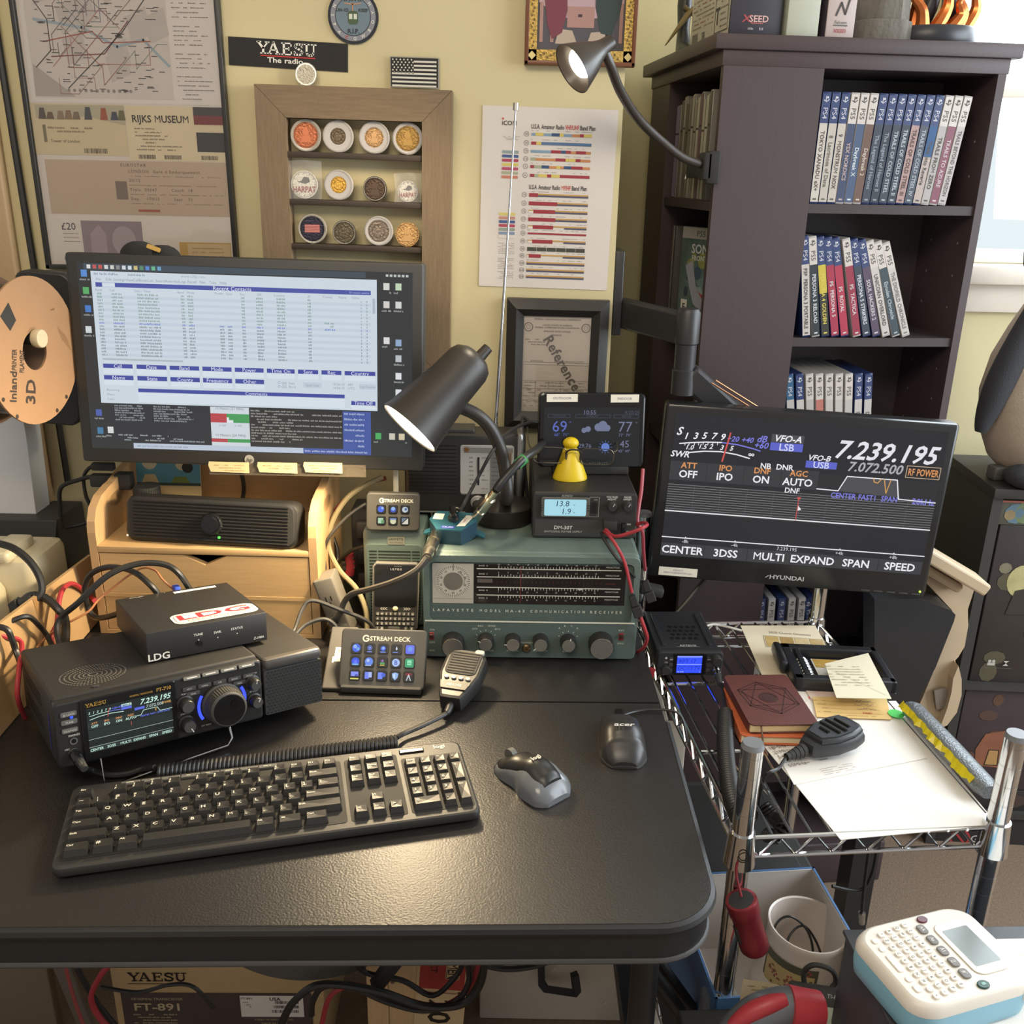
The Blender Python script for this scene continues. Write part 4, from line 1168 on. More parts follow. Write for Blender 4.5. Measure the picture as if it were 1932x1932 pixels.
# ================================================================ MONITORS
HW, HH = 0.51, 0.3035
t = thing('monitor', 'wide black monitor with blue-white contact log window, above the bamboo organiser', 'monitor', (-0.388, 1.372, 0.9975), (-4.2, 0.7, 0.3))
m = MB()
m.box(-HW / 2, HW / 2, 0.0, 0.045, 0, HH, BEZ, 0.004)
m.box(-0.17, 0.17, 0.045, 0.065, 0.05, 0.25, BLKM, 0.01)
m.build('housing', t)
SXW, SXH = 0.477, 0.2685
sx0, sz0 = -SXW / 2, 0.0215
m = MB()
m.fr((sx0, -0.0004, sz0), **FRONT)
class Scr:
 """Screen drawing with fractions across (0..1) and down (0..1)."""
 def __init__(s, m, w, h):
  s.m, s.w, s.h = m, w, h
 def r(s, a, b, c, d, col, n=.0003, e=1.0):
  s.m.rect(a * s.w, (1 - d) * s.h, c * s.w, (1 - b) * s.h, emit(col, e), n)
 def t(s, tx, x_, y_, hgt, col, al='c', n=.0006, **k):
  s.m.txt(tx, x_ * s.w, (1 - y_) * s.h, hgt * s.h, emit(col), n, al, **k)
 def s(s, a, b, c, hgt, col, seed, n=.0006, fill=.85):
  s.m.scrib(a * s.w, (1 - b) * s.h, c * s.w, hgt * s.h, emit(col), seed, n, fill)
 def l(s, pts, w, col, n=.0006, close=False):
  s.m.line([(p[0] * s.w, (1 - p[1]) * s.h) for p in pts], w * s.h, emit(col), n, close)
S = Scr(m, SXW, SXH)
S.r(0, 0, 1, 1, '#343637', .0001)
S.r(0.02, 0.004, 0.86, 0.036, '#434d57')
icons = ['#d8d8d8', '#b85a5a', '#c05a50', '#d0d0d0', '#c8c8c0', '#888888', '#cfd3d8', '#c9d4dc', '#cbb87a', '#5a8a6a', '#5a86c9', '#6ab48a', '#6a9ac0']
for i, c in enumerate(icons):
 S.r(0.03 + i * 0.0175, 0.010, 0.041 + i * 0.0175, 0.030, c, .0005)
for i in range(6):
 S.r(0.92 + i * 0.012, 0.012, 0.928 + i * 0.012, 0.024, '#b9bdb9', .0005)
S.r(0.040, 0.042, 0.893, 0.745, '#c9d4de', .0003)
S.s(0.05, 0.055, 0.20, 0.013, '#8a98a8', 1)
S.t('www.n3fjp.com', 0.345, 0.055, 0.014, '#9aa8b4')
for i, tx in enumerate(('File', 'Edit', 'Settings', 'View', 'CallBook', 'List', 'Search', 'Awards', 'eLogs', 'Recall', 'Net', 'Tabs', 'Help')):
 S.t(tx, 0.062 + i * 0.031, 0.083, 0.014, '#8b98a6')
S.r(0.052, 0.100, 0.875, 0.123, '#4d55a0', .0005)
S.r(0.072, 0.101, 0.11, 0.122, '#d0d9e2', .0007)
S.t('Recent Contacts', 0.46, 0.112, 0.0205, '#e4e9f4', n=.0009)
S.t('10 contact entries', 0.84, 0.112, 0.010, '#b4bce0', n=.0009)
hd = [('Rec#', .06), ('Call', .10), ('Date / Time', .19), ('Band', .305), ('Mode', .335), ('Power', .42), ('Sent', .45), ('Rec', .49), ('Off', .54), ('Country', .60), ('St', .69), ('County', .745), ('Name', .79), ('Other', .83)]
for tx, u in hd:
 S.t(tx, u, 0.139, 0.012, '#8e9aa6')
for r_ in range(20):
 v = 0.158 + r_ * 0.0170
 if r_ % 2:
  S.r(0.052, v - 0.008, 0.875, v + 0.008, '#c0ccd8', .0005)
 c = '#7f9a90' if r_ < 9 else ('#6a78c8' if r_ == 9 else '#77808a')
 for u, w_ in ((.055, .014), (.098, .032), (.175, .062), (.305, .010), (.325, .016), (.418, .014), (.442, .012), (.486, .010), (.53, .018), (.592, .024), (.685, .010), (.862, .003), (.845, .003)):
  if u in (.418, .442) and r_ < 9:
   continue
  S.s(u, v, u + w_, 0.0105, c, r_ * 31 + int(u * 100), .0007, 1.0)
 if r_ in (8, 9, 7):
  S.s(.735, v, .765, 0.011, c, r_, .0007)
S.r(0.055, 0.500, 0.30, 0.510, '#aeb6be', .0005)
S.r(0.880, 0.14, 0.888, 0.22, '#aab6c4', .0005)
f1 = [('Call', .055, .145), ('Date', .157, .248), ('Band', .258, .348), ('Mode', .358, .447), ('Power', .457, .545), ('Time On', .555, .640), ('Sent', .650, .712), ('Rec', .722, .783), ('Country', .793, .887)]
for tx, a, b in f1:
 S.r(a, .530, b, .553, '#464f9c', .0005)
 S.r(a, .555, b, .583, '#d3dde6', .0005)
 S.t(tx, (a + b) / 2, .5415, .0195, '#dfe4f4', n=.0008)
for tx, a, b in (('Name', .055, .145), ('State', .157, .248), ('County', .258, .348), ('Frequency', .358, .447), ('Other', .457, .545)):
 S.r(a, .592, b, .616, '#464f9c', .0005)
 S.r(a, .618, b, .645, '#d3dde6', .0005)
 S.t(tx, (a + b) / 2, .604, .0195, '#dfe4f4', n=.0008)
for k, tx in enumerate(('QSL Sent', 'QSL Rcvd')):
 S.l([(.588, .600 + k * .02), (.594, .600 + k * .02), (.594, .610 + k * .02), (.588, .610 + k * .02)], .002, '#8a96a4', close=True)
 S.t(tx, .598, .606 + k * .02, .013, '#8a96a4', 'l')
S.r(.665, .598, .722, .628, '#bcc8d4', .0005)
S.t('Spot Last', .6935, .613, .013, '#8d99a8', n=.0008)
S.t('10:56:10   AM', .755, .604, .013, '#8d99a8', 'l')
S.t('14:56:10   UTC', .755, .624, .013, '#8d99a8', 'l')
S.r(.838, .598, .888, .628, '#bcc8d4', .0005)
S.t('Log Contact', .863, .613, .012, '#8d99a8', n=.0008)
S.r(.157, .660, .792, .680, '#464f9c', .0005)
S.t('Comments', .52, .670, .0185, '#d4daee', n=.0008)
S.r(.157, .683, .792, .735, '#d3dde6', .0005)
for k, tx in enumerate(('Recurring', 'Menu', 'Cont')):
 S.t(tx, .06, .672 + k * .025, .012, '#8d99a8', 'l')
S.r(.812, .693, .887, .715, '#464f9c', .0005)
S.t('Time Off', .8495, .704, .0185, '#d4daee', n=.0008)
S.r(.812, .717, .887, .738, '#d3dde6', .0005)
# terminals and band chart under the log
S.r(.065, .748, .395, .955, '#33353a', .0002)
for k in range(7):
 S.s(.08, .757 + k * .013, .17, .009, '#9aa2a8', k + 3)
 S.s(.20, .757 + k * .013, .20 + .10 + .01 * (k % 3), .009, '#9aa2a8', k + 13)
S.s(.085, .92, .24, .009, '#a8b0b4', 50)
for k in range(2):
 S.s(.085, .935 + k * .012, .37, .009, '#a8b0b4', 60 + k, fill=.5)
S.r(.13, .965, .66, .995, '#b9c4d4', .0003)
S.s(.14, .980, .30, .010, '#8a98a8', 71)
S.r(.375, .748, .495, .965, '#ccd4da', .00035)
for b, e_ in ((.785, .835), (.925, .945)):
 S.r(.375, b, .425, e_, '#b5484f', .0005)
 S.r(.425, b, .495, e_, '#4a9a5c', .0005)
S.r(.425, .805, .432, .835, '#dde2e4', .0007)
S.r(.432, .820, .445, .835, '#dde2e4', .0007)
S.t('15 Meters (21 MHz)', .435, .757, .013, '#7a8288')
S.t('21.200          21.450', .435, .850, .010, '#8a9298')
S.t('12 Meters (24 MHz)', .435, .905, .014, '#6a7278')
S.r(.495, .752, .785, .955, '#333333', .0004)
for k in range(12):
 S.s(.50, .763 + k * .0155, .50 + (.17, .28, .10, .28, .13, .28, .12, .28, .14, .28, .16, .12)[k], .009, '#a9a8a2', 80 + k)
S.r(.785, .752, .872, .975, '#465a9e', .00035)
for k in range(7):
 S.s(.79, .765 + k * .03, .85, .012, '#b4bede', 100 + k)
S.r(.66, .965, .872, .995, '#465a9e', .00035)
S.s(.665, .98, .86, .011, '#b4bede', 120)
for u, v, c in ((.02, .055, '#5a8ac9'), (.022, .145, '#5aa866'), (.024, .24, '#4a7ac0'), (.02, .35, '#cfd4d8'), (.03, .80, '#5060a8'), (.03, .90, '#4a7aa0'), (.062, .895, '#d0d4d4'), (.922, .075, '#d2d2cc'), (.958, .075, '#bcd0b4'), (.922, .17, '#cfcac6'), (.958, .17, '#ced0cc'),
    (.922, .36, '#d6d8d6'), (.958, .37, '#8aa4c4'), (.958, .455, '#b6bcc0'), (.958, .55, '#dadde0'), (.958, .64, '#d6dade'), (.895, .885, '#4aa860'), (.938, .885, '#c9c4b4'), (.968, .885, '#cfc4a4')):
 S.r(u - .009, v - .018, u + .009, v + .018, c, .0004)
 S.s(u - .014, v + .032, u + .015, .010, '#a4a8a6', int(u * 999 + v * 77))
m.build('screen', t)
m = MB()
m.fr((-0.005, -0.0005, 0.0108), **FRONT)
m.disc(0, 0, 0.0072, mat('badge_silver', '#b9b5aa', 0.3, .5), .0004, 28)
m.txt('hp', 0, -.0002, .0062, ink('#3c3b38'), .0008, sh=.25)
m.build('badge', t)
m = MB()
m.box(-0.04, 0.04, 0.064, 0.10, 0.11, 0.19, BLKM, 0.004)
m.tube([(0, 0.09, 0.15), (0.0, 0.20, 0.166)], 0.018, BLKM, 12, 1)
m.box(-0.05, 0.05, 0.187, 0.1925, 0.10, 0.23, BLKM, 0.003)
m.build('wall_bracket', t)
# paper notes taped along the lower bezel
for i, (x0, x1, y, lab) in enumerate(((395, 470, 881, 'left'), (487, 561, 882, 'middle'), (574, 646, 882, 'right'))):
 a, b = PY(x0, y, 1.364), PY(x1, y, 1.364)
 q = MB()
 w_ = b.x - a.x
 q.fr((0, 0, 0), **FRONT)
 q.prism([(0.002, -.0075), (w_, -.0085), (w_, .0075), (.0, .008), (-.001, .002)], 0, .0006, mat('note_slip', '#d2bd90', 0.7, var=.03))
 for k in range(2 if i == 1 else 3):
  q.scrib(.008 + .003 * k, .003 - k * .004, w_ - .008, .0018, ink('#a8926a'), i * 7 + k, .0009)
 solo('paper_note', q, 'small cream typed note taped under the wide monitor, %s of the three' % lab, 'note', (a.x, 1.3635, (a.z + b.z) / 2), (-4, 0, 0), 'notes under the wide monitor')
q = MB()
a, b = PY(395, 890, 1.3655), PY(690, 890, 1.3655)
q.box(0, b.x - a.x, 0, .0008, 0, .0185, mat('clear_tape', '#6a6152', 0.1, alpha=.55))
for k in range(9):
 x = .02 + k * .022
 q.add([(x, -.0002, .004), (x + .008, -.003, .006), (x + .011, -.0004, .013), (x + .002, -.001, .012)], [(0, 1, 2, 3)], MATS['clear_tape'])
solo('tape_strip', q, 'crinkled clear tape strip along the lower edge of the wide monitor', 'tape', (a.x, 1.3648, a.z - .004), (-4, 0, 0.3))
# the cap behind the monitor
t = thing('cloth_cap', 'black cloth cap with yellow emblem peeking over the top of the wide monitor', 'cap', PY(276, 482, 1.415))
t.scale = (.8, .8, .8)
m = MB()
capm = mat('black_cloth', '#262626', 0.9, bump=.3, bscale=900)
m.sphere((-.012, 0, 0), .03, capm, 20, (1.15, .8, .85))
m.sphere((.028, .004, -.004), .026, capm, 18, (1.3, .8, .9))
m.box(-.05, .07, -.02, .025, -.012, -.004, capm, .004)
m.build('crown', t)
m = MB()
m.T = frame((.022, -.020, .014), (.93, .1, -.36), (0.2, .5, .8))
m.prism(rrect(.024, .008, .002), 0, .002, mat('yellow_emblem', '#a8843c', 0.6))
m.build('emblem', t)
# right monitor
YW, YH = 0.445, 0.285
t = thing('monitor', 'smaller black monitor tilted in front of the tower, showing a radio tuning display', 'monitor', (0.446, 1.414, 0.799), (-1.7, 2.3, -3.2))
m = MB()
m.box(-YW / 2, YW / 2, 0, 0.036, 0, YH, mat('monitor_gloss_black', '#252526', 0.22), 0.005)
m.box(-0.13, 0.13, 0.036, 0.046, 0.06, 0.23, BLKM, 0.008)
m.build('housing', t)
m = MB()
SW, SH = 0.414, 0.234
m.fr((-SW / 2 + .001, -0.0004, 0.038), **FRONT)
S = Scr(m, SW, SH)
S.r(0, 0, 1, 1, '#26262a', .0001)
WT = '#e9e9ee'
# S meter
S.t('S', .018, .120, .052, WT, b=1, sh=.3)
for tx, u, v in (('1', .045, .15), ('3', .080, .145), ('5', .112, .140), ('7', .147, .138), ('9', .180, .140)):
 S.t(tx, u, v, .042, WT, b=1, sh=.25)
S.t('+20 +40', .245, .148, .034, '#7a7ad8', b=1, sh=.25)
S.t('dB', .325, .135, .042, '#7a7ad8', b=1, sh=.25)
S.t('+60', .325, .178, .040, '#7a7ad8', b=1, sh=.25)
S.l([(.025, .205), (.06, .195), (.12, .183), (.18, .178)], .008, WT)
S.l([(.18, .178), (.24, .185), (.30, .205), (.325, .217)], .008, '#7a7ad8')
for u in (.045, .06, .08, .095, .112, .13, .147, .165):
 S.l([(u, .178 + (.18 - u) * .14), (u, .195 + (.18 - u) * .14)], .004, WT)
for tx, u, v in (('1.0', .062, .225), ('1.5', .110, .214), ('2', .142, .210), ('3', .182, .212), ('5', .218, .212)):
 S.t(tx, u, v, .031, WT, b=1, sh=.25)
S.t('\u221e', .295, .245, .03, WT, b=1)
S.t('SWR', .030, .275, .040, WT, b=1, sh=.25)
S.l([(.062, .262), (.12, .245), (.18, .240), (.24, .252), (.29, .272)], .008, WT)
S.l([(.208, .110), (.190, .305)], .011, '#c8524e', .0009)
S.r(.360, .095, .480, .150, '#4a4a4e')
S.t('VFO-A', .42, .122, .042, WT, b=1, sh=.25)
S.r(.360, .152, .480, .205, '#5a62c4')
S.t('LSB', .42, .180, .045, '#c9cdf2', b=1)
S.t('7.239.195', .783, .165, .115, '#e2e2ea', b=1, sh=.28, maxw=SW * .41)
S.t('NB  DNR', .395, .315, .036, WT, b=1)
S.t('VFO-B', .545, .235, .036, WT, b=1, sh=.25)
S.r(.500, .258, .615, .305, '#5a62c4')
S.t('USB', .557, .282, .042, '#c9cdf2', b=1)
S.t('7.072.500', .755, .275, .062, '#a9a9b0', b=1, sh=.2, maxw=SW * .205)
S.l([(.872, .243), (.995, .243), (.995, .322), (.872, .322)], .005, '#b9a48c', close=True)
S.t('RF POWER', .934, .284, .045, '#d9935a', b=1, maxw=SW * .112)
S.r(0, .325, .555, .455, '#38383b')
for i, (a, b) in enumerate((('ATT', 'OFF'), ('IPO', 'IPO'), ('DNF', 'ON'), ('AGC', 'AUTO'))):
 S.t(a, .07 + i * .137, .350, .038, '#d9935a', b=1)
 S.t(b, .07 + i * .137, .410, .048, WT, b=1)
 if i:
  S.l([(i * .139, .33), (i * .139, .45)], .002, '#1f1f22')
S.t('DNF', .465, .470, .034, WT, b=1)
# scope
S.r(0, .480, 1, .690, '#2f2f31', .0002)
for k in range(12):
 S.l([(0, .487 + k * .017), (1, .487 + k * .017)], .0022 if k < 11 else .008, '#9a9a9e' if k < 11 else WT)
for k in range(1, 10):
 S.l([(k * .1, .487), (k * .1, .674)], .002, '#55555a', .0005)
m.poly([(.487 * SW, (1 - .512) * SH), (.503 * SW, (1 - .512) * SH), (.495 * SW, (1 - .54) * SH)], emit('#c8524e'), .0008)
S.l([(.495, .53), (.495, .675)], .005, '#c8524e', .0008)
m.poly([(.497 * SW, (1 - .57) * SH), (.497 * SW, (1 - .605) * SH), (.510 * SW, (1 - .598) * SH)], emit(WT), .001)
# filter shape
S.r(.555, .340, 1, .470, '#2b2b2e', .0002)
m.poly([(.64 * SW, (1 - .45) * SH), (.66 * SW, (1 - .345) * SH), (.845 * SW, (1 - .345) * SH), (.865 * SW, (1 - .465) * SH)], emit('#4c4c50'), .0004)
S.l([(.555, .445), (.635, .448), (.660, .345), (.845, .345), (.862, .475), (1, .482)], .007, WT)
S.l([(.757, .345), (.762, .37), (.775, .375), (.787, .345)], .006, '#d9a05a', .0008)
S.l([(.797, .345), (.812, .44), (.822, .345)], .006, '#d9a05a', .0008)
S.t('CENTER FAST1  SPAN', .735, .480, .035, '#7a7ad8', b=1, maxw=SW * .25)
S.t('20kHz', .955, .482, .038, '#7a7ad8', b=1)
S.l([(0, .862), (1, .862)], .007, WT)
for tx, u in (('-8k', .09), ('-4k', .28), ('7.239.195', .48), ('+4k', .68), ('+8k', .885)):
 S.t(tx, u, .885, .024, '#cfcfd4', n=.0008)
 S.r(u - .002, .852, u + .002, .864, WT, .0008)
S.r(0, .905, 1, .995, '#3b3b3e')
for i, tx in enumerate(('CENTER', '3DSS', 'MULTI', 'EXPAND', 'SPAN', 'SPEED')):
 S.t(tx, .083 + i * .1667, .950, .052, WT, b=1)
 if i:
  S.l([(i * .1667, .91), (i * .1667, .99)], .003, '#222225')
m.build('screen', t)
m = MB()
m.fr((0.0, -0.0052, 0.016), **FRONT)
m.T = m.T @ Matrix.Translation((0, 0, 0))
m.txt('HYUNDAI', 0.0, 0, .0068, ink('#b9b9b9'), -.0044, b=1, sx=1.25)
m.poly([(-.035, -.002), (-.030, .002), (-.028, .002), (-.033, -.002)], ink('#b9b9b9'), -.0044)
m.build('maker_lettering', t)
m = MB()
for k in range(5):
 m.box(.120 + k * .020, .134 + k * .020, -.0012, .001, .004, .0065, DGREY, .0005)
m.build('button_row', t)
m = MB()
m.box(.2115, .2145, -.0015, .001, .0085, .0115, emit('#a8d84a', 2.5), .0005)
m.build('power_light', t)
m = MB()
m.fr((-.205, -.0006, .0045), **FRONT)
m.rect(0, 0, .062, .0145, LABEL, .0003)
m.txt('KB3HCO', .031, .010, .0028, ink('#8a8aa0'), .0006)
m.txt('KB3HCO@KB3HCO.radio', .031, .0055, .0028, ink('#8a8aa0'), .0006)
m.build('call_sign_label', t)
# ------------------------------------------------ monitor arm of the right monitor
armm = mat('arm_black', '#2c2b2c', 0.42)
MON = t
MONI = (Matrix.Translation(V(t.location)) @ Euler((R(-1.7), R(2.3), R(-3.2))).to_matrix().to_4x4()).inverted()
O = V((0.165, 1.62, 1.20))
def armp(m, name):
 m.v = [(MONI @ (V(v_) + O))[:] for v_ in m.v]
 return m.build(name, t)
m = MB()
m.box(-0.004, 0.012, -0.03, 0.05, -0.03, 0.105, armm, 0.002)
m.v = [(MONI @ (V(v_) + O))[:] for v_ in m.v]
t = m.build('support_arm', MON)
m = MB()
p0, p1 = PY(1166, 588, 1.62), PY(1297, 622, 1.475)
d = (p1 - p0).normalized()
up = V((0, 0, 1))
m.T = frame(p0 - O, d, up)
m.box(0, (p1 - p0).length, -0.024, 0.024, -0.012, 0.012, armm, 0.004)
armp(m, 'rear_link')
m = MB()
m.lathe([(0.0, 0.032), (0.015, 0.032), (0.0185, 0.026), (0.0185, -0.02), (0.0165, -0.022), (0.0165, -0.060), (0.0185, -0.062), (0.0185, -0.10), (0, -0.102)], armm, 24)
m.v = [(v_[0] + (p1 - O).x, v_[1] + (p1 - O).y, v_[2] + (p1 - O).z) for v_ in m.v]
armp(m, 'pivot_post')
m = MB()
a0, a1 = PY(1303, 712, 1.475), PY(1400, 800, 1.49)
d = (a1 - a0).normalized()
m.T = frame(a0 - O, d, (0.75, 0, 0.66))
m.box(-0.01, (a1 - a0).length, -0.020, 0.020, -0.014, 0.014, armm, 0.006)
armp(m, 'front_link')
m = MB()
for k in (-1, 1):
 m.tube([a0 - O + V((0.034 + .003 * k, -0.010, -.004 + .002 * k)), a1 - O + V((0.018 + .003 * k, -.010, .028 + .002 * k))], 0.0014, mat('copper_wire', '#b0805c', 0.3, .8), 6, 1)
armp(m, 'spring_rod')
m = MB()
p_ = V((0.43, 1.478, 0.955)) - O
m.tube([a1 - O, p_], 0.015, armm, 12, 1)
m.box(p_.x - 0.04, p_.x + 0.07, p_.y - 0.006, p_.y + 0.006, p_.z - 0.05, p_.z + 0.05, armm, 0.002)
armp(m, 'mount_head')
# ================================================================ LEFT SIDE OF THE DESK
bam = mat('bamboo', '#bd9c6e', 0.45, var=0.14, scale=7, stretch=(3, 40, 40))
bam2 = mat('bamboo_edge', '#b6946a', 0.5, var=0.14, scale=7, stretch=(40, 40, 3))
BX0, BX1, BY0, BY1 = -0.628, -0.287, 1.322, 1.51
bw, bd = BX1 - BX0, BY1 - BY0
t = thing('drawer_organiser', 'bamboo desk organiser with two notched drawers and raised sides under the wide monitor', 'organiser', (BX0, BY0, DESK), (0, 0, -0.8))
for x in (0, bw - 0.012):
 m = MB()
 m.T = frame((x, 0, 0), (0, 1, 0), (0, 0, 1))
 # side profile with rounded shoulder and hand hole
 prof = [(0, 0), (bd, 0), (bd, 0.232), (bd - 0.03, 0.232), (bd - 0.06, 0.228), (0.07, 0.218), (0.035, 0.212), (0.014, 0.200), (0.003, 0.182), (0, 0.165)]
 hole = circ(1, 16, 0, 0)
 hole = [(0.085 + 0.028 * p[0], 0.192 + 0.011 * p[1]) for p in hole]
 # bridge the hole into the outline so the hand hole is a real opening
 out = prof + []
 a_, b_ = (0.085, 0.2185), (0.085, 0.203)
 k_ = 5
 idx = min(range(16), key=lambda i: -hole[i][1])
 ring_ = [hole[(idx + i) % 16] for i in range(17)]
 top_i = 5
 pl = prof[:top_i] + [(0.0851, 0.2186)] + ring_ + [(0.0849, 0.2185)] + prof[top_i:]
 m.loft([[(p[0], p[1], 0.0) for p in pl], [(p[0], p[1], 0.012) for p in pl]], bam2, True, False)
 m.build('side_panel', t)
m = MB()
m.box(0.012, bw - 0.012, bd - 0.008, bd, 0, 0.228, bam)
m.build('back_panel', t)
m = MB()
m.box(0.012, bw - 0.012, 0.0, bd - 0.008, 0.134, 0.144, bam, 0.001)
m.build('shelf', t)
m = MB()
m.box(0.012, bw - 0.012, 0.0, bd - 0.008, 0.062, 0.068, bam)
m.box(0.012, bw - 0.012, 0.0, bd - 0.008, 0.0, 0.006, bam)
m.build('drawer_rail', t)
for z0, z1 in ((0.0685, 0.1325), (0.007, 0.0615)):
 m = MB()
 m.fr((0.0135, 0.010, z0), **FRONT)
 w_ = bw - 0.027
 h_ = z1 - z0
 m.prism([(0, 0), (w_, 0), (w_, h_), (w_ * .61, h_), (w_ * .505, h_ - 0.0155), (w_ * .40, h_), (0, h_)], -0.002, 0.009, bam)
 m.T = Matrix()
 m.box(0.016, bw - 0.016, 0.014, bd - 0.02, z0, z0 + 0.004, BLKM)
 m.build('drawer', t)
# sound bar
p_ = V((-0.583, 1.342, 0.8845))
t = thing('sound_bar', 'black ribbed sound bar with centre dial and green light on the bamboo organiser', 'speaker', p_, (-13, 0, -5.5))
sbm = mat('soundbar_plastic', '#242322', 0.4)
L_ = 0.268
m = MB()
m.fr((0, 0, 0), **FRONT)
m.prism(rrect(L_, 0.070, 0.016, 5, L_ / 2, 0.036), -0.042, -0.002, sbm, 0.006)
m.build('housing', t)
m = MB()
m.fr((0, 0, 0), **FRONT)
m.prism(rrect(L_ - 0.012, 0.060, 0.012, 5, L_ / 2, 0.036), -0.004, -0.0005, BLKM)
m.T = Matrix()
for k in range(12):
 z = 0.0085 + k * 0.005
 m.tube([(0.014, -0.0005, z), (L_ - 0.014, -0.0005, z)], 0.0018, sbm, 6, 1)
m.build('grille', t)
m = MB(Matrix.Translation((L_ * 0.515, 0, 0.034)) @ Matrix.Rotation(R(90), 4, 'X'))
m.lathe([(0.017, -0.001), (0.0168, 0.006), (0.0155, 0.008), (0.0125, 0.008), (0.012, 0.012), (0.0, 0.0122)], BLKG, 32)
m.build('dial', t)
m = MB()
m.box(L_ * 0.548, L_ * 0.548 + .004, -0.003, -0.0005, 0.0125, 0.0160, emit('#4fd04a', 2.0), .0008)
m.build('indicator_light', t)
m = MB()
m.sphere((L_ * .02, -.001, .010), .0018, WHT, 8)
m.build('screw', t)
# card and bottle behind it
a, b = PY(258, 948, 1.455), PY(390, 876, 1.475)
m = MB()
W_, H_ = 0.103, 0.098
m.fr((0, 0, 0), **FRONT)
m.box(0, W_, 0, H_, -.0012, 0, WHT)
m.rect(0, .052, W_, H_, mat('teal_print', '#5a93a0', 0.5, var=.05), .0003)
m.rect(0, 0, W_, .052, mat('cream_print', '#c3ad7c', 0.5, var=.05), .0003)
m.rect(0, .050, W_, .0545, ink('#3f4a44'), .0005)
m.disc(.022, .088, .012, ink('#d2c9a6'), .0005)
m.poly([(.008, .0545), (.036, .0545), (.030, .068), (.014, .068)], ink('#cdbb8a'), .0005)
m.disc(.074, .085, .010, ink('#d0c39c'), .0005)
m.poly([(.055, .0545), (.086, .0545), (.080, .065), (.062, .065)], ink('#7b8a44'), .0005)
m.poly(circ(.009, 14, .083, .080), ink('#35302c'), .0007)
solo('greeting_card', m, 'teal and cream printed card leaning behind the bottle on the bamboo organiser', 'card', (a.x, 1.46, 0.8845), (-6, 0, 0))
p_ = PY(278, 930, 1.415)
t = thing('bottle', 'small clear bottle with black ribbed lid behind the sound bar', 'bottle', (p_.x, 1.415, 0.8845))
m = MB()
zt = p_.z - 0.8845
m.lathe([(0.0, 0), (0.024, 0), (0.026, 0.003), (0.026, zt - 0.028), (0.0225, zt - 0.018), (0.0165, zt - 0.012), (0.0165, zt - .004)], mat('bottle_glass', '#c9b890', 0.08, trans=.55), 28)
m.build('bottle_body', t)
m = MB()
m.lathe([(0.0, zt + 0.0125), (0.0185, zt + 0.0125), (0.0195, zt + 0.011), (0.0195, zt - .006), (0.018, zt - 0.007), (0, zt - 0.007)], BLKM, 36)
for k in range(36):
 a_ = 2 * math.pi * k / 36
 m.tube([(0.0195 * math.cos(a_), 0.0195 * math.sin(a_), zt - .005), (0.0195 * math.cos(a_), 0.0195 * math.sin(a_), zt + .010)], .0007, BLKM, 4, 1)
m.build('lid', t)
m = MB()
a, b = PY(456, 895, 1.485), PY(452, 952, 1.48)
m.tube([PY(450, 880, 1.475), a, PY(460, 925, 1.487), V((b.x, 1.48, .889))], 0.0035, CABLE, 8, 5)
solo('speaker_cable', m, 'short black cable running down the inside back of the bamboo organiser', 'cable')
# cardboard carton and white appliances at the far left
def PXx(px, py, x):
 r = pray(px, py)
 return r * (x / r.x) + V((0, 0, CAM_Z))
t = thing('cardboard_carton', 'open cardboard carton standing at the left end of the table, cables spilling over its edge', 'box', (-0.66, 1.0, 0.74))
O = V(t.location)
e0, e1 = PY(-60, 1222, 1.02), PY(173, 1046, 1.395)
m = MB()
u_ = (e1 - e0)
bot0, bot1 = V((e0.x + .012, e0.y, 0.742)), V((e1.x + .012, e1.y, .742))
for off, m_ in ((0, CARD),):
 n_ = V((0, 0, 1)).cross(u_).normalized() * .005
 vs = [e0, e1, bot1, bot0, e0 + n_, e1 + n_, bot1 + n_, bot0 + n_]
 m.add([(v_ - O)[:] for v_ in vs], [(0, 1, 2, 3), (7, 6, 5, 4), (0, 4, 5, 1), (1, 5, 6, 2), (2, 6, 7, 3), (3, 7, 4, 0)], m_)
m.build('side_flap', t)
m = MB()
q1 = e0 + V((-.18, .02, 0))
vs = [e0, q1, V((q1.x, q1.y, .742)), bot0]
n_ = V((0, .005, 0))
m.add([(v_ - O)[:] for v_ in vs] + [(v_ - n_ - O)[:] for v_ in vs], [(0, 1, 2, 3), (7, 6, 5, 4), (0, 4, 5, 1), (1, 5, 6, 2), (2, 6, 7, 3), (3, 7, 4, 0)], CARD)
m.build('front_flap', t)
m = MB()
tp = mat('brown_parcel_tape', '#94724a', 0.35)
c0 = e0.lerp(e1, .45)
b0 = bot0.lerp(bot1, .45)
d_ = u_.normalized() * .022
nn = V((0, 0, 1)).cross(u_).normalized() * -.0006
m.add([(v_ + nn - O)[:] for v_ in (c0, c0 + d_, b0 + d_, b0)], [(0, 1, 2, 3)], tp)
m.build('tape', t)
t = thing('label_printer', 'white desktop appliance with grey flap behind the cardboard carton', 'appliance', (-0.838, 1.23, 0.742))
wap = mat('ivory_plastic', '#c9bea0', 0.4, var=.03)
m = MB()
m.box(-0.10, 0.085, 0.0, 0.085, 0, 0.092, wap, 0.014)
m.build('front_body', t)
m = MB()
m.box(-0.10, 0.125, 0.085, 0.20, 0, 0.118, wap, 0.014)
m.build('rear_body', t)
m = MB()
m.box(0.055, 0.095, 0.075, 0.16, 0.116, 0.134, wap, 0.006)
m.build('hinge_block', t)
m = MB()
m.box(-0.10, 0.05, 0.075, 0.135, 0.117, 0.126, mat('silver_flap', '#9c9a94', 0.3), 0.003)
m.build('flap', t)
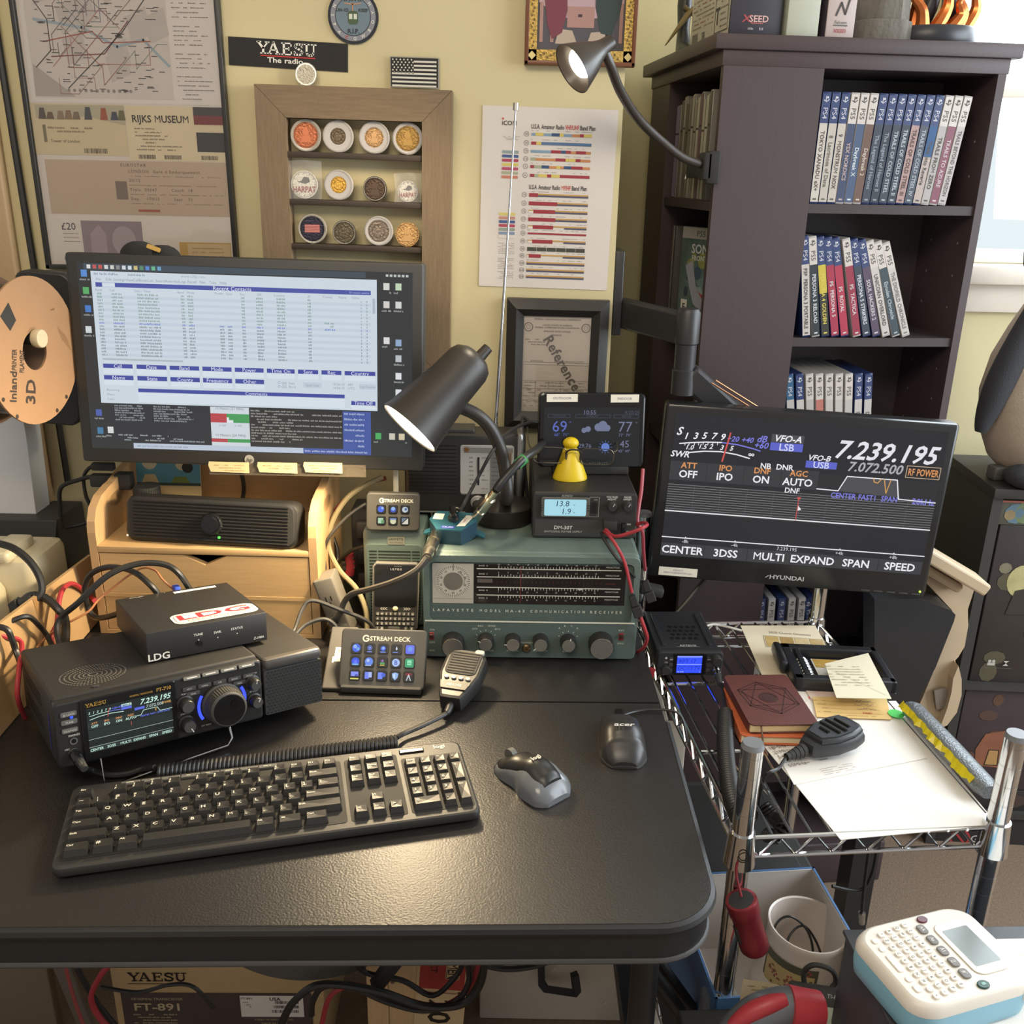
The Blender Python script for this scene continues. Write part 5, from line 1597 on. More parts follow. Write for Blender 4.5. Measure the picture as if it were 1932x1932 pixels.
p_ = PY(105, 1050, 1.45)
t = thing('black_box', 'flat black box with slanted front at the far left behind the white appliance', 'box', (p_.x - .2, 1.44, 0.742))
m = MB()
m.box(0, 0.20, 0.03, 0.13, 0, 0.126, DGREY, 0.002)
m.build('upper_part', t)
m = MB()
m.T = frame((0, 0, 0), (0, 1, 0), (0, 0, 1))
m.prism([(0.0, 0), (0.03, 0), (0.03, .124), (0.018, .10)], 0, .2, BLKM)
m.build('sloping_front', t)
a, b = PY(70, 990, 1.50), PY(46, 800, 1.50)
m = MB()
m.T = frame((0, 0, 0), (1, 0, 0), (0, 0, 1))
m.prism([(-.35, 0), (a.x - b.x + 0.0, 0), (0, b.z - a.z), (-.005, b.z - a.z + .16), (-.35, b.z - a.z + .16)], -.05, 0, mat('pale_grey_panel', '#d9dbdc', 0.5, var=.02), .001)
solo('printer_enclosure', m, 'plain pale grey enclosure panel behind the cardboard filament spool', 'enclosure', (b.x, 1.50, a.z - .02))
MB
m = MB()
pz0 = .742
a_ = bpy.data.objects['printer_enclosure'].location
# spools
t = thing('filament_spool', 'tan cardboard filament spool with printed lettering, hanging left of the wide monitor', 'spool', PY(62, 662, 1.30), (0, 0, 82))
SPR = 0.100
kraft = mat('kraft_board', '#a07b58', 0.8, var=.06)
m = MB(frame((0, 0, 0), **FRONT))
def flange(m, r, hole, z0, z1, mt_, n_=48):
 A, B = circ(r, n_), circ(hole, n_)
 m.loft([[(p[0], p[1], z0) for p in A], [(p[0], p[1], z1) for p in A], [(p[0], p[1], z1) for p in B], [(p[0], p[1], z0) for p in B], [(p[0], p[1], z0) for p in A]], mt_, False, False)
flange(m, SPR, 0.026, 0, 0.003, kraft)
dk = ink('#3c332c')
m.txt('Inland', -.056, -.038, .0125, dk, .0035, b=1, rot=75, maxw=.042)
m.txt('3D', -.022, -.052, .019, dk, .0035, b=1, rot=75)
m.txt('PRINTER', -.046, -.004, .0085, dk, .0035, b=1, rot=75, maxw=.028)
m.txt('FILAMENT', -.031, -.009, .0085, dk, .0035, b=1, rot=75, maxw=.030)
m.scrib(.048, .05, .075, .004, ink('#8f6a4a'), 4, .0034)
for k in range(5):
 m.txt('recycle card', .062 + k * .004, .015 - k * .004, .003, ink('#93704c'), .0034, rot=-72)
m.prism([(-.060, .055), (-.040, .070), (-.030, .046), (-.045, .034)], .0030, .0034, BLKM)
for u, v in ((-.08, -.05), (-.058, -.078), (.056, -.076), (.03, -.09)):
 m.disc(u, v, .003, dk, .0036, 10)
m.build('front_flange', t)
m = MB(frame((0, 0, 0), **FRONT))
flange(m, SPR, 0.026, -0.060, -0.057, mat('dark_kraft', '#6a5340', 0.8))
m.build('back_flange', t)
m = MB(frame((0, 0, 0), **FRONT))
flange(m, 0.088, 0.055, -0.056, -0.001, mat('black_filament', '#2b2a29', 0.3, stretch=(1, 1, 200), var=.3), 48)
flange(m, 0.0285, 0.026, -0.056, 0.0, mat('dark_kraft', '#6a5340', 0.8), 32)
m.build('filament_winding', t)
t2 = thing('spool_holder', 'pale round peg holding the tan spool', 'holder', PY(81, 639, 1.30), (0, 0, 82))
m = MB(frame((0, 0, 0), **FRONT))
m.prism(circ(.0125, 28), -.012, .0, mat('pale_peg', '#c3b493', 0.5), .002)
m.prism(circ(.009, 20), -.30, -.01, BLKM)
m.build('peg', t2)
t = thing('filament_spool', 'dark brown filament spool at the left edge behind the tan one', 'spool', V(t.location) + V((-.14, -.01, 0)) if False else PY(-25, 668, 1.33), (0, 0, 82))
m = MB(frame((0, 0, 0), **FRONT))
flange(m, SPR, .026, 0, .003, mat('brown_board', '#5d4738', 0.8))
flange(m, .075, .028, -.05, 0, MATS['black_filament'])
flange(m, SPR, .026, -.053, -.05, MATS['brown_board'])
m.build('spool_body', t)
p_ = PY(70, 560, 1.47)
m = MB(frame((0, 0, 0), **FRONT))
m.prism(rrect(.088, .24, .018, 6, 0, -.08), -.03, .0, BLK, .003)
solo('spool_rack', m, 'black rounded rack panel rising behind the tan spool', 'rack', (p_.x, 1.49, p_.z - .005), (0, 4, 0))
# ================================================================ MAIN RADIO, TUNER AND SPEAKER
FT = thing('transceiver', 'black amateur radio transceiver with colour display and large blue-lit tuning dial', 'radio', (-0.500, 0.909, 0.780), (-5.8, 3.6, 36))
FTM = Matrix.Translation(V(FT.location)) @ Euler((R(-5.8), R(3.6), R(36))).to_matrix().to_4x4()
rbl = mat('radio_black', '#252321', 0.55, bump=.05, bscale=900)
rfr = mat('radio_front', '#222120', 0.4)
m = MB()
m.box(0.0, 0.239, 0.012, 0.20, 0.0, 0.080, rbl, 0.004)
# speaker holes on the lid
m.fr((0, 0, 0.0802), **TOP)
for k in range(1, 8):
 n_ = 10 + k * 7
 for i in range(n_):
  a_ = 2 * math.pi * i / n_
  m.disc(0.056 + 0.0052 * k * math.cos(a_), 0.062 + 0.0052 * k * math.sin(a_) * .85, 0.0011, mat('vent_hole', '#6a655c', 0.8), 0.0002, 6)
m.prism(rrect(.008, .004, .002, 3, .050, .022), 0, .0012, DGREY)
# side vents
m.T = frame((-.0002, 0.2, 0), (0, -1, 0), (0, 0, 1))
for r_ in range(2):
 for k in range(12):
  for j in range(3):
   m.rect(0.03 + k * .008, .020 + r_ * .028 + j * .006, .035 + k * .008, .0225 + r_ * .028 + j * .006, ink('#141414'), .0003)
m.rect(.165, .012, .168, .055, ink('#2d3aa0'), .0004)
m.build('case', FT)
m = MB()
m.fr((0, 0, 0), **FRONT)
m.prism(rrect(0.239, 0.078, 0.004, 3, 0.1195, 0.039), -0.014, 0.0, rfr, 0.0025)
# bezel of the screen
m.prism(rrect(0.106, 0.074, 0.003, 3, 0.0795, 0.040), 0.0, 0.003, BLKG, 0.001)
gold = ink('#b38a3c')
yaesu(m, .032, .0678, .0042, gold, .0034)
m.txt('HF/50MHz TRANSCEIVER', .080, .0695, .0022, gold, .0034, 'l', maxw=.026)
m.txt('FT-710', .110, .070, .0040, gold, .0034, 'l', b=1, maxw=.020)
lt = ink('#b9b6ae')
for z, tx in ((.064, '(|) LOCK'), (.0545, 'TUNE'), (.0445, 'VOX/MOX')):
 m.prism(rrect(.017, .0058, .0015, 3, .0145, z), 0, .0022, GREY, .0006)
 m.txt(tx, .0145, z, .0022, lt, .0026, b=1, maxw=.014)
m.disc(.0175, .0595, .0019, emit('#2f4ae8', 2.0), .0008, 14)
m.txt('PHONES', .0185, .0375, .0022, lt, .0005, b=1)
m.ring(.0175, .0305, .0028, .0042, GREY, .0008, 20)
m.disc(.0175, .0305, .0028, ink('#0c0c0c'), .0007)
m.txt('MIC', .010, .022, .0022, lt, .0005)
m.ring(.0165, .016, .0048, .006, GREY, .0008, 20)
m.build('front_panel', FT)
m = MB()
m.fr((.0325, -.0032, .0125), **FRONT)
fw, fh = .094, .053
S = Scr(m, fw, fh)
S.r(0, 0, 1, 1, '#1c2422', .0001)
G = '#c4e8d8'
for i, tx in enumerate(('S', '1', '3', '5', '7', '9')):
 S.t(tx, .03 + .047 * i, .10, .05, G, b=1, sh=.25)
S.t('+20+40+60', .37, .10, .045, '#6a7ae8', b=1, sh=.25)
S.l([(.03, .17), (.14, .15), (.26, .145)], .012, G)
S.l([(.26, .145), (.45, .17)], .012, '#6a7ae8')
S.l([(.03, .25), (.14, .215), (.28, .20), (.42, .225)], .014, G)
S.l([(.255, .08), (.235, .26)], .012, '#c8524e', .0008)
S.r(.40, .06, .52, .12, '#c4e8d8')
S.r(.40, .13, .52, .19, '#5a68d8')
S.t('VFO-A', .46, .09, .04, '#24302c', b=1, n=.0008)
S.r(.55, .21, .67, .27, '#5a68d8')
S.t('7.239.195', .80, .10, .115, G, b=1, sh=.28, maxw=fw * .37)
S.t('7.072.500', .79, .235, .065, '#a9bcb4', b=1, sh=.2, maxw=fw * .24)
S.t('RF POWER', .935, .235, .05, '#d9a35a', b=1, maxw=fw * .11)
S.l([(.55, .40), (.62, .40), (.655, .30), (.82, .30), (.85, .40), (1, .40)], .012, G)
S.l([(.79, .30), (.80, .38), (.81, .30)], .008, '#d9a05a', .0008)
S.t('CENTER FAST1 SPAN 20kHz', .79, .43, .035, '#6a7ae8', b=1, maxw=fw * .38)
S.r(0, .31, .53, .47, '#2a3230', .0003)
for i, (a, b) in enumerate((('ATT', 'OFF'), ('IPO', 'IPO'), ('DNF', 'ON'), ('AGC', 'AUTO'))):
 S.t(a, .08 + i * .14, .345, .045, '#d9935a', b=1)
 S.t(b, .08 + i * .14, .415, .055, G, b=1)
S.r(.0, .49, 1, .70, '#242c2a', .0002)
S.l([(0, .70), (1, .70)], .010, '#a9b8b2')
S.l([(.50, .5), (.50, .58)], .012, '#c8524e')
S.l([(0, .875), (1, .875)], .010, '#a9b8b2')
S.r(0, .90, 1, 1, '#2c3432', .0002)
for i, tx in enumerate(('CENTER', '3DSS', 'MULTI', 'EXPAND', 'SPAN', 'SPEED')):
 S.t(tx, .083 + i * .1667, .945, .055, G, b=1, maxw=fw * .15)
m.build('screen', FT)
def knob(parent, x, z, r, L, m1, m2, y=0.0, ptr=None, name='knob', n=28, skirt=1.0):
 q = MB(Matrix.Translation((x, y, z)) @ Matrix.Rotation(R(90), 4, 'X'))
 q.lathe([(r * skirt, 0), (r * skirt, L * .15), (r, L * .2), (r * .95, L * .92), (r * .86, L), (0, L)], m1, n)
 for i in range(n):
  a_ = 2 * math.pi * i / n
  q.tube([(r * .99 * math.cos(a_), r * .99 * math.sin(a_), L * .2), (r * .95 * math.cos(a_), r * .95 * math.sin(a_), L * .9)], r * .035, m1, 4, 1, False)
 q.disc(0, 0, r * .82, m2, L + .0003, n)
 if ptr is not None:
  a_ = R(ptr)
  q.line([(r * .3 * math.cos(a_), r * .3 * math.sin(a_)), (r * .92 * math.cos(a_), r * .92 * math.sin(a_))], r * .12, ink('#cfcac0'), L + .0006)
 return q.build(name, parent)
knob(FT, .187, .034, .0235, .026, mat('dial_rubber', '#3c3a37', 0.6), BLKG, -.001, None, 'tuning_dial', 48, 1.08)
m = MB()
m.fr((.187, -.0006, .034), **FRONT)
m.T = m.T
T0 = m.T
for a0 in (148, -32):
 m = MB(T0)
 m.ring(0, 0, .0268, .0305, emit('#3b4ff5', 1.6), .0012, 20, a0, a0 + 64)
 m.build('dial_light', FT)
m = MB(Matrix.Translation((.194, -.0275, .041)) @ Matrix.Rotation(R(90), 4, 'X'))
m.lathe([(0.005, 0.0008), (0.004, -0.0), (0, -0.0004)], mat('finger_dimple', '#0f0f0f', 0.2), 16)
m.build('finger_dimple', FT)
for x, z, ptr in ((.1425, .044, None), (.143, .0185, 300), (.2265, .0515, 80), (.2275, .0275, 60)):
 knob(FT, x, z, .0085 if x < .2 else .0075, .014, rfr, DGREY, 0, ptr, 'knob', 20, 1.25)
m = MB()
m.fr((0, 0, 0), **FRONT)
for i in range(5):
 m.prism(rrect(.016, .0052, .001, 2, .1485 + i * .0185, .0615), 0, .0018, DGREY, .0005)
 m.txt(('M>V', 'V/MHz', 'A/B', 'BAND', 'MODE')[i], .1485 + i * .0185, .0615, .0020, lt, .0021, maxw=.011)
for x in (.153, .210):
 m.prism(rrect(.016, .0050, .001, 2, x, .0545), 0, .0018, DGREY, .0005)
 m.txt('DNR' if x < .2 else 'NAR', x, .0545, .0020, lt, .0021)
for x, z, tx in ((.1425, .056, 'FUNC'), (.1425, .031, 'STEP/MCH'), (.1665, .010, 'DSP RESET'), (.2265, .0625, 'RF POWER'), (.2275, .039, 'AF GAIN')):
 m.txt(tx, x, z, .0018, lt, .0005, maxw=.014)
m.build('button_group', FT)
m = MB()
m.T = frame((.140, -.001, .0745), (1, 0, 0), (0, .5, .86))
for i in range(4):
 m.prism(rrect(.020, .0048, .001, 2, .012 + i * .0225, .0), 0, .0026, GREY, .0006)
 m.rect(.006 + i * .0225, -.0007, .018 + i * .0225, .0007, lt, .0029)
m.build('top_buttons', FT)
m = MB()
m.tube([(.045, .004, 0), (.045, -.004, -.034), (.19, -.004, -.022), (.196, -.003, -.014), (.196, .004, 0)], .0014, CHROME, 8, 1)
m.build('front_bail', FT)
m = MB()
for x in (.03, .21):
 m.cyl((x, .18, -.0), (x, .18, -.018 + x * .03), .008, None, BLKM, 14)
m.build('rear_feet', FT)
t = thing('external_speaker', 'black box speaker with honeycomb grille attached right of the transceiver', 'speaker', FTM @ V((.2415, 0.0, 0)), (-5.8, 3.6, 37))
m = MB()
m.box(0, .080, .004, .20, 0, .076, rbl, .003)
m.build('case', t)
m = MB()
m.fr((0, 0.004, 0), **FRONT)
m.prism(rrect(.079, .060, .003, 3, .040, .031), 0, .003, BLKM, .001)
gr = mat('grille_cell', '#0e0e0e', 0.6)
for r_ in range(14):
 for c_ in range(16):
  m.disc(.0045 + c_ * .0047 + (r_ % 2) * .0023, .0045 + r_ * .0041, .0018, gr, .0033, 6)
m.build('grille', t)
m = MB()
m.box(.001, .079, -.003, .012, .064, .0765, mat('speaker_lip', '#4a4642', 0.35), .004)
m.build('top_lip', t)
TU = thing('antenna_tuner', 'flat black metal tuner box with white oval maker sticker, lying on the transceiver', 'tuner', FTM @ V((.118, .058, .0815)), (-5.8, 3.6, 34.5))
TUM = Matrix.Translation(V(TU.location)) @ Euler((R(-5.8), R(3.6), R(34.5))).to_matrix().to_4x4()
TW, TD, TH = .152, .158, .038
m = MB()
tum = mat('tuner_black', '#252321', 0.5, bump=.08, bscale=700)
m.box(0, TW, 0, TD, 0, TH, tum, .0012)
m.fr((0, 0, 0), **FRONT)
wt = ink('#d8d4ca')
m.txt('LDG', .014, .006, .0085, wt, .0005, 'c', b=1, sx=1.1)
for x, z, tx in ((.063, .021, 'TUNE'), (.087, .0195, 'SWR'), (.112, .020, 'STATUS')):
 m.txt(tx, x, z + .004, .0030, wt, .0005, b=1)
 m.disc(x, z - .003, .0009, ink('#c8b8b0'), .0006, 8)
m.txt('Z-100A', .140, .006, .0030, wt, .0005, b=1, sh=.2)
m.prism(circ(.0032, 16, .064, .014), 0, .003, BLKG)
m.fr((0, 0, TH), **TOP)
m.scrib(.012, TD - .006, .035, .0022, wt, 1, .0004)
m.scrib(.052, TD - .005, .064, .0022, wt, 2, .0004)
m.scrib(.135, TD - .005, .142, .0022, wt, 2, .0004)
m.rect(.074, TD - .016, .132, TD - .008, LABEL, .0004)
m.build('case', TU)
m = MB()
m.fr((0, 0, TH + .0002), **TOP)
m.poly(rrect(.108, .040, .012, 6, .094, .030), mat('sticker_white', '#dcd8ca', 0.4, var=.02), .0003)
o_, i_ = rrect(.101, .033, .009, 6, .094, .030), rrect(.0995, .0315, .0085, 6, .094, .030)
m.add([(p[0], p[1], .0005) for p in o_ + i_], [(i, (i + 1) % len(o_), len(o_) + (i + 1) % len(o_), len(o_) + i) for i in range(len(o_))], ink('#6a665c'))
m.txt('LDG', .094, .034, .0185, ink('#b8323a'), .0006, b=1, sx=1.8)
m.txt('ELECTRONICS', .094, .0195, .0062, ink('#8a867c'), .0006, b=0, sx=1.3, maxw=.082)
m.build('maker_sticker', TU)
m = MB()
m.box(.079, .087, TD, TD + .014, TH - .012, TH + .004, mat('blue_connector', '#2f4ab0', 0.4), .001)
m.build('blue_connector', TU)
def world_tube(name, pts, r, m_, label, cat='cable', n=8, k=6, group=None):
 q = MB()
 q.tube(pts, r, m_, n, k)
 return solo(name, q, label, cat, group=group)
def L2(M, p):
 return M @ V(p)
# cables behind the radio
world_tube('coax_cable', [L2(TUM, (.020, TD + .012, .016)), PY(180, 1165, 1.24), PY(160, 1120, 1.25), PY(170, 1085, 1.25), PY(205, 1070, 1.24), PY(250, 1078, 1.22), PY(285, 1105, 1.20), L2(TUM, (.066, TD + .01, .02))], .0042, CABLE, 'thick black coax loop rising from the back left of the tuner')
world_tube('coax_cable', [PZ(105, 1222, .84) + V((0, .02, -.04)), PY(108, 1180, 1.16), PY(150, 1135, 1.17), PY(205, 1085, 1.19), PY(260, 1064, 1.21), PY(310, 1065, 1.22), PY(340, 1085, 1.22), L2(TUM, (.108, TD + .01, .02))], .0042, CABLE, 'long black coax crossing over the loop to the right end of the tuner back')
world_tube('thin_cable', [L2(FTM, (.01, .19, .065)), PY(75, 1215, 1.17), PY(110, 1185, 1.19), PY(165, 1155, 1.22), PY(190, 1128, 1.25), PY(258, 1076, 1.26), PY(290, 1075, 1.24), PY(308, 1095, 1.22), L2(TUM, (.083, TD + .014, .033))], .0016, mat('copper_thin_wire', '#a8704c', 0.4), 'thin copper-coloured wire ending in a blue plug on the tuner')
world_tube('power_cable', [L2(FTM, (.06, .205, .03)), PY(98, 1212, 1.18), PY(108, 1175, 1.20), PY(112, 1130, 1.23), PY(122, 1108, 1.26), PY(140, 1102, 1.30), PY(170, 1125, 1.34), V((-.625, 1.31, .80))], .0036, REDW, 'red power wire looping up between carton and bamboo organiser')
world_tube('power_cable', [PY(-30, 1190, 1.08), PY(10, 1202, 1.10), PY(40, 1212, 1.12), L2(FTM, (-.005, .185, .06)), L2(FTM, (-.012, .17, .03)), V((-.622, 1.07, .745))], .0032, REDW, 'red power wire entering from the left edge onto the back of the transceiver')
world_tube('black_cable', [PY(-30, 1020, 1.25), PY(20, 1032, 1.24), PY(55, 1058, 1.23), PY(75, 1090, 1.22), PY(78, 1118, 1.21), PY(60, 1135, 1.20), PY(42, 1140, 1.20)], .0052, CABLE, 'thick black cable arching over the white appliance')
world_tube('black_cable', [PY(42, 1137, 1.20), PY(58, 1124, 1.21), PY(85, 1128, 1.21), PY(110, 1150, 1.20), PY(124, 1175, 1.19), L2(FTM, (.05, .205, .05))], .0058, CABLE, 'thick black cable with plug hanging over the carton edge')
world_tube('black_cable', [PY(-30, 1184, 1.10), PY(5, 1178, 1.12), PY(50, 1163, 1.14), PY(75, 1182, 1.16), PY(92, 1205, 1.17), L2(FTM, (.045, .203, .045))], .0036, CABLE, 'thin black cable humped over the front of the carton')
world_tube('black_cable', [PY(-30, 1178, 1.09), PY(10, 1186, 1.09), PY(22, 1205, 1.09), PY(30, 1228, 1.09), L2(FTM, (.0, .203, .06))], .004, CABLE, 'short black cable bending down to the rear left corner of the transceiver')
m = MB()
p0, p1 = PY(40, 1140, 1.20), PY(28, 1148, 1.20)
m.cyl(p0, PY(62, 1130, 1.205), .0095, .008, BLKM, 12)
m.cyl(p0, p1, .012, .012, BLKM, 6)
solo('cable_plug', m, 'black cable plug lying against the carton edge', 'plug')
for i, (pts, lab) in enumerate((([PY(186, 907, 1.44), PY(172, 900, 1.47), PY(150, 905, 1.49), PY(115, 920, 1.49), PY(114, 960, 1.49), PY(118, 996, 1.49)], 'black display cable dropping from the monitor to the left wall side'), ([PY(186, 879, 1.45), PY(170, 882, 1.48), PY(158, 900, 1.49), PY(162, 935, 1.49), PY(172, 960, 1.49), PY(165, 985, 1.49), PY(125, 995, 1.49)], 'thin black cable looping left of the bamboo organiser'))):
 world_tube('display_cable', pts, .003 if i else .0036, CABLE, lab)
m = MB()
m.box(-.02, .02, -.008, .008, -.010, .010, BLKM, .003)
m.box(.02, .045, -.01, .01, -.013, .013, BLKM, .002)
solo('display_plug', m, 'black display plug under the lower left corner of the wide monitor', 'plug', PY(196, 906, 1.43))
m = MB()
m.box(-.02, .015, -.006, .006, -.006, .006, BLKM, .002)
solo('display_plug', m, 'small black plug just under the monitor edge, above the other plug', 'plug', PY(198, 880, 1.43))
for i, (pts, lab) in enumerate((([PY(520, 1215, 1.20), PY(552, 1195, 1.24), PY(570, 1150, 1.27), PY(590, 1133, 1.28), PY(640, 1150, 1.29), PY(690, 1170, 1.30), PY(708, 1190, 1.31)], 'grey-black cable arching from behind the speaker box to the handheld device'), ([PY(552, 1205, 1.23), PY(575, 1180, 1.25), PY(610, 1168, 1.26), PY(632, 1180, 1.26), PY(638, 1203, 1.26)], 'short arched grey cable behind the black button pad dock'))):
 world_tube('grey_cable', pts, .003, mat('grey_cable', '#3a3835', 0.45), lab)
# ================================================================ RECEIVER STACK
RT = 0.905                                          # top of the green receiver
green = mat('hammered_green', '#5f6e67', 0.5, var=.08, scale=90, bump=.25, bscale=500)
green2 = mat('hammered_green_panel', '#505e59', 0.5, var=.08, scale=90, bump=.2, bscale=500)
white_s = mat('silkscreen_white', '#cfcfc0', 0.5)
t = thing('communication_receiver', 'grey-green vintage communication receiver with slide-rule dial and silver knobs', 'radio', (-0.124, 1.262, 0.742), (0, 0, 0.6))
RW, RH, RD = .313, .163, .25
m = MB()
m.box(0, RW, 0.012, RD, 0, RH, green, .006)
m.build('cabinet', t)
m = MB()
m.fr((0, .012, 0), **FRONT)
# raised frame around a recessed upper panel, and the apron below
fo = rrect(RW, RH, .010, 5, RW / 2, RH / 2)
fi = rrect(RW - .018, RH - .068, .008, 5, RW / 2, .105 + .0)
m.loft([[(p[0], p[1], 0) for p in fo], [(p[0], p[1], .010) for p in fo], [(p[0] * .996 + .0006, p[1] * .992 + .0006, .012) for p in fo]], green, False)
n_ = len(fo)
m.add([(p[0] * .996 + .0006, p[1] * .992 + .0006, .012) for p in fo] + [(p[0], p[1], .012) for p in fi] + [(p[0], p[1], .007) for p in fi],
 [(i, (i + 1) % n_, n_ + (i + 1) % n_, n_ + i) for i in range(n_)] + [(n_ + i, n_ + (i + 1) % n_, 2 * n_ + (i + 1) % n_, 2 * n_ + i) for i in range(n_)], green)
m.poly(fi, green2, .007)
m.prism(rrect(RW - .002, .058, .006, 4, RW / 2, .030), 0, .0135, green2, .001)
m.build('front_panel', t)
def ru(px):
 return (px - 803) / 401 * RW
def rv(py):
 return (1248 - py) / 205 * RH
m = MB()
m.fr((0, .0, 0), **FRONT)
m.rect(ru(806), rv(1173), ru(1199), rv(1170), mat('trim_white', '#d8d6c4', 0.4), .0035)
m.txt('LAFAYETTE', ru(858), rv(1154.5), .0040, white_s, -.0045, gap=.0035, b=1, maxw=ru(895) - ru(819), sx=1.25)
m.txt('MODEL', ru(927), rv(1154.5), .0040, white_s, -.0045, gap=.004, b=1, maxw=ru(946) - ru(906), sx=1.2)
m.txt('HA-63', ru(974), rv(1154.5), .0040, white_s, -.0045, gap=.003, b=1, maxw=ru(992) - ru(956), sx=1.2)
m.txt('COMMUNICATION', ru(1054), rv(1154.5), .0040, white_s, -.0045, gap=.004, b=1, maxw=ru(1106) - ru(1003), sx=1.2)
m.txt('RECEIVER', ru(1145), rv(1154.5), .0040, white_s, -.0045, gap=.004, b=1, maxw=ru(1176) - ru(1116), sx=1.2)
for px, py, tx in ((819, 1191, 'ON'), (819, 1217, 'OFF'), (819, 1233.5, 'ANL'), (920, 1232.5, 'FUNCTION'), (971, 1232, 'AF GAIN'), (1023, 1231.5, 'ANT TRIM'), (1074, 1232, 'BAND'), (1175, 1187, 'AVC'), (1175, 1214, 'MVC'), (997, 1215, 'PHONES'),
 (899, 1188, 'OFF'), (910, 1182, 'REC'), (931, 1181.5, 'SEND'), (942, 1188, 'BFO'), (1058, 1184, 'A'), (1068, 1179.5, 'B'), (1081, 1179, 'C'), (1092, 1184, 'D')):
 m.txt(tx, ru(px), rv(py), .0028, white_s, .0018, gap=.0004)
for a0 in range(5):
 a_ = R(150 - a0 * 30)
 m.line([(ru(920) + .0145 * math.cos(a_), rv(1210) + .0145 * math.sin(a_)), (ru(920) + .0165 * math.cos(a_), rv(1210) + .0165 * math.sin(a_))], .0007, white_s, .0018)
 m.line([(ru(1075) + .0145 * math.cos(a_), rv(1210) + .0145 * math.sin(a_)), (ru(1075) + .0165 * math.cos(a_), rv(1210) + .0165 * math.sin(a_))], .0007, white_s, .0018)
m.build('lettering', t)
# band spread dial
m = MB()
m.fr((0, .0045, 0), **FRONT)
m.rect(ru(820), rv(1140), ru(896), rv(1061), mat('dial_plate', '#b3ada0', 0.35, var=.04), .0004)
cx, cy = ru(858.5), rv(1096)
m.disc(cx, cy, .0262, mat('dial_disc', '#bdb7aa', 0.35), .0008, 40)
m.disc(cx, cy, .0140, mat('dial_hub', '#a8a296', 0.25, .7, var=.1), .0013, 32)
for k in range(50):
 a_ = R(k * 7.2)
 r0 = .0215 if k % 5 else .0195
 m.line([(cx + r0 * math.cos(a_), cy + r0 * math.sin(a_)), (cx + .0245 * math.cos(a_), cy + .0245 * math.sin(a_))], .0006, ink('#45423c'), .0012)
for k in range(10):
 a_ = 90 + k * 36
 m.txt(str(k * 10), cx + .0183 * math.cos(R(a_)), cy + .0183 * math.sin(R(a_)), .0028, ink('#3c3a36'), .0013, rot=a_ - 90)
for i, c in enumerate('BANDSPREAD'):
 a_ = 62 - i * 9
 m.txt(c, cx + .0165 * math.cos(R(a_)), cy + .0165 * math.sin(R(a_)), .0022, ink('#3c3a36'), .0013, rot=a_ - 90)
m.rect(cx - .0003, cy + .019, cx + .0003, rv(1061), ink('#2c2a28'), .0014)
m.rect(ru(821), rv(1131), ru(895), rv(1130.4), ink('#8f8a7e'), .0008)
m.build('band_spread_dial', t)
m = MB()
m.fr((0, .0045, 0), **FRONT)
m.rect(ru(897), rv(1140), ru(1178), rv(1062), mat('dial_black', '#26211f', 0.12, var=.08), .0004)
wd_ = ink('#c9c6bc')
for i, (py, up, a, tx) in enumerate(((1070.5, 1, 902, 'BAND  D'), (1086.5, 1, 902, 'BAND  C'), (1107, -1, 902, 'BAND  B'), (1122.5, -1, 902, 'BAND  A'))):
 m.rect(ru(902), rv(py + .9), ru(1169), rv(py - .9), wd_, .0008)
 rg = random.Random(i)
 for k in range(34):
  px = 942 + k * 5.6
  m.rect(ru(px), rv(py), ru(px + .9), rv(py - up * (4.5 if k % 4 else 6.5)), wd_, .0009)
 for k in range(11):
  m.txt(str((10, 4, 1, 5)[i] + k * (2, 1, 4, 1)[i]), ru(942 + k * 18), rv(py - up * 9), .0022, wd_, .0009)
 m.txt(tx, ru(914), rv(py - up * 6), .0022, wd_, .0009)
 m.txt('MEGACYCLES', ru(1153), rv(py - up * 6), .0022, wd_, .0009)
m.rect(ru(1090), rv(1106), ru(1098), rv(1110), wd_, .001)
for k in range(26):
 m.rect(ru(932 + k * 8), rv(1098), ru(932.6 + k * 8), rv(1094), ink('#6a3a34'), .0009)
m.txt('LOG SCALE', ru(1150), rv(1097), .002, ink('#7a4038'), .0009)
m.prism(rrect(.022, .0060, .001, 2, ru(917), rv(1094)), .0004, .0014, ink('#5a524e'))
m.rect(ru(983), rv(1138), ru(983.8), rv(1064), ink('#8a3c34'), .0011)
m.build('dial_glass', t)
alu = mat('spun_aluminium', '#b5b1a7', 0.3, 0.85, var=.15, scale=80)
kbm = mat('knob_black', '#262423', 0.3)
for px, py, r, L in ((858.6, 1215, .0165, .020), (1137, 1213, .0185, .020)):
 q = MB(Matrix.Translation((ru(px), -.001, rv(py))) @ Matrix.Rotation(R(90), 4, 'X'))
 q.lathe([(r, 0), (r, L * .7), (r * .93, L), (r * .90, L)], kbm, 40, False)
 q.lathe([(r * .90, L), (r * .88, L + .0012), (0, L + .0012)], alu, 40, False)
 q.build('knob', t)
for px, ptr in ((920, 150), (971, 175), (1023, 215), (1075, 75)):
 q = MB(Matrix.Translation((ru(px), -.001, rv(1210))) @ Matrix.Rotation(R(90), 4, 'X'))
 r, L = .0118, .017
 q.lathe([(r, 0), (r, L * .5), (r * .86, L), (r * .82, L)], kbm, 32, False)
 q.lathe([(r * .82, L), (r * .80, L + .001), (0, L + .001)], alu, 32, False)
 q.line([(r * .78 * math.cos(R(ptr)), r * .78 * math.sin(R(ptr))), (r * 1.02 * math.cos(R(ptr)), r * 1.02 * math.sin(R(ptr)))], .0014, white_s, L + .0014)
 q.build('knob', t)
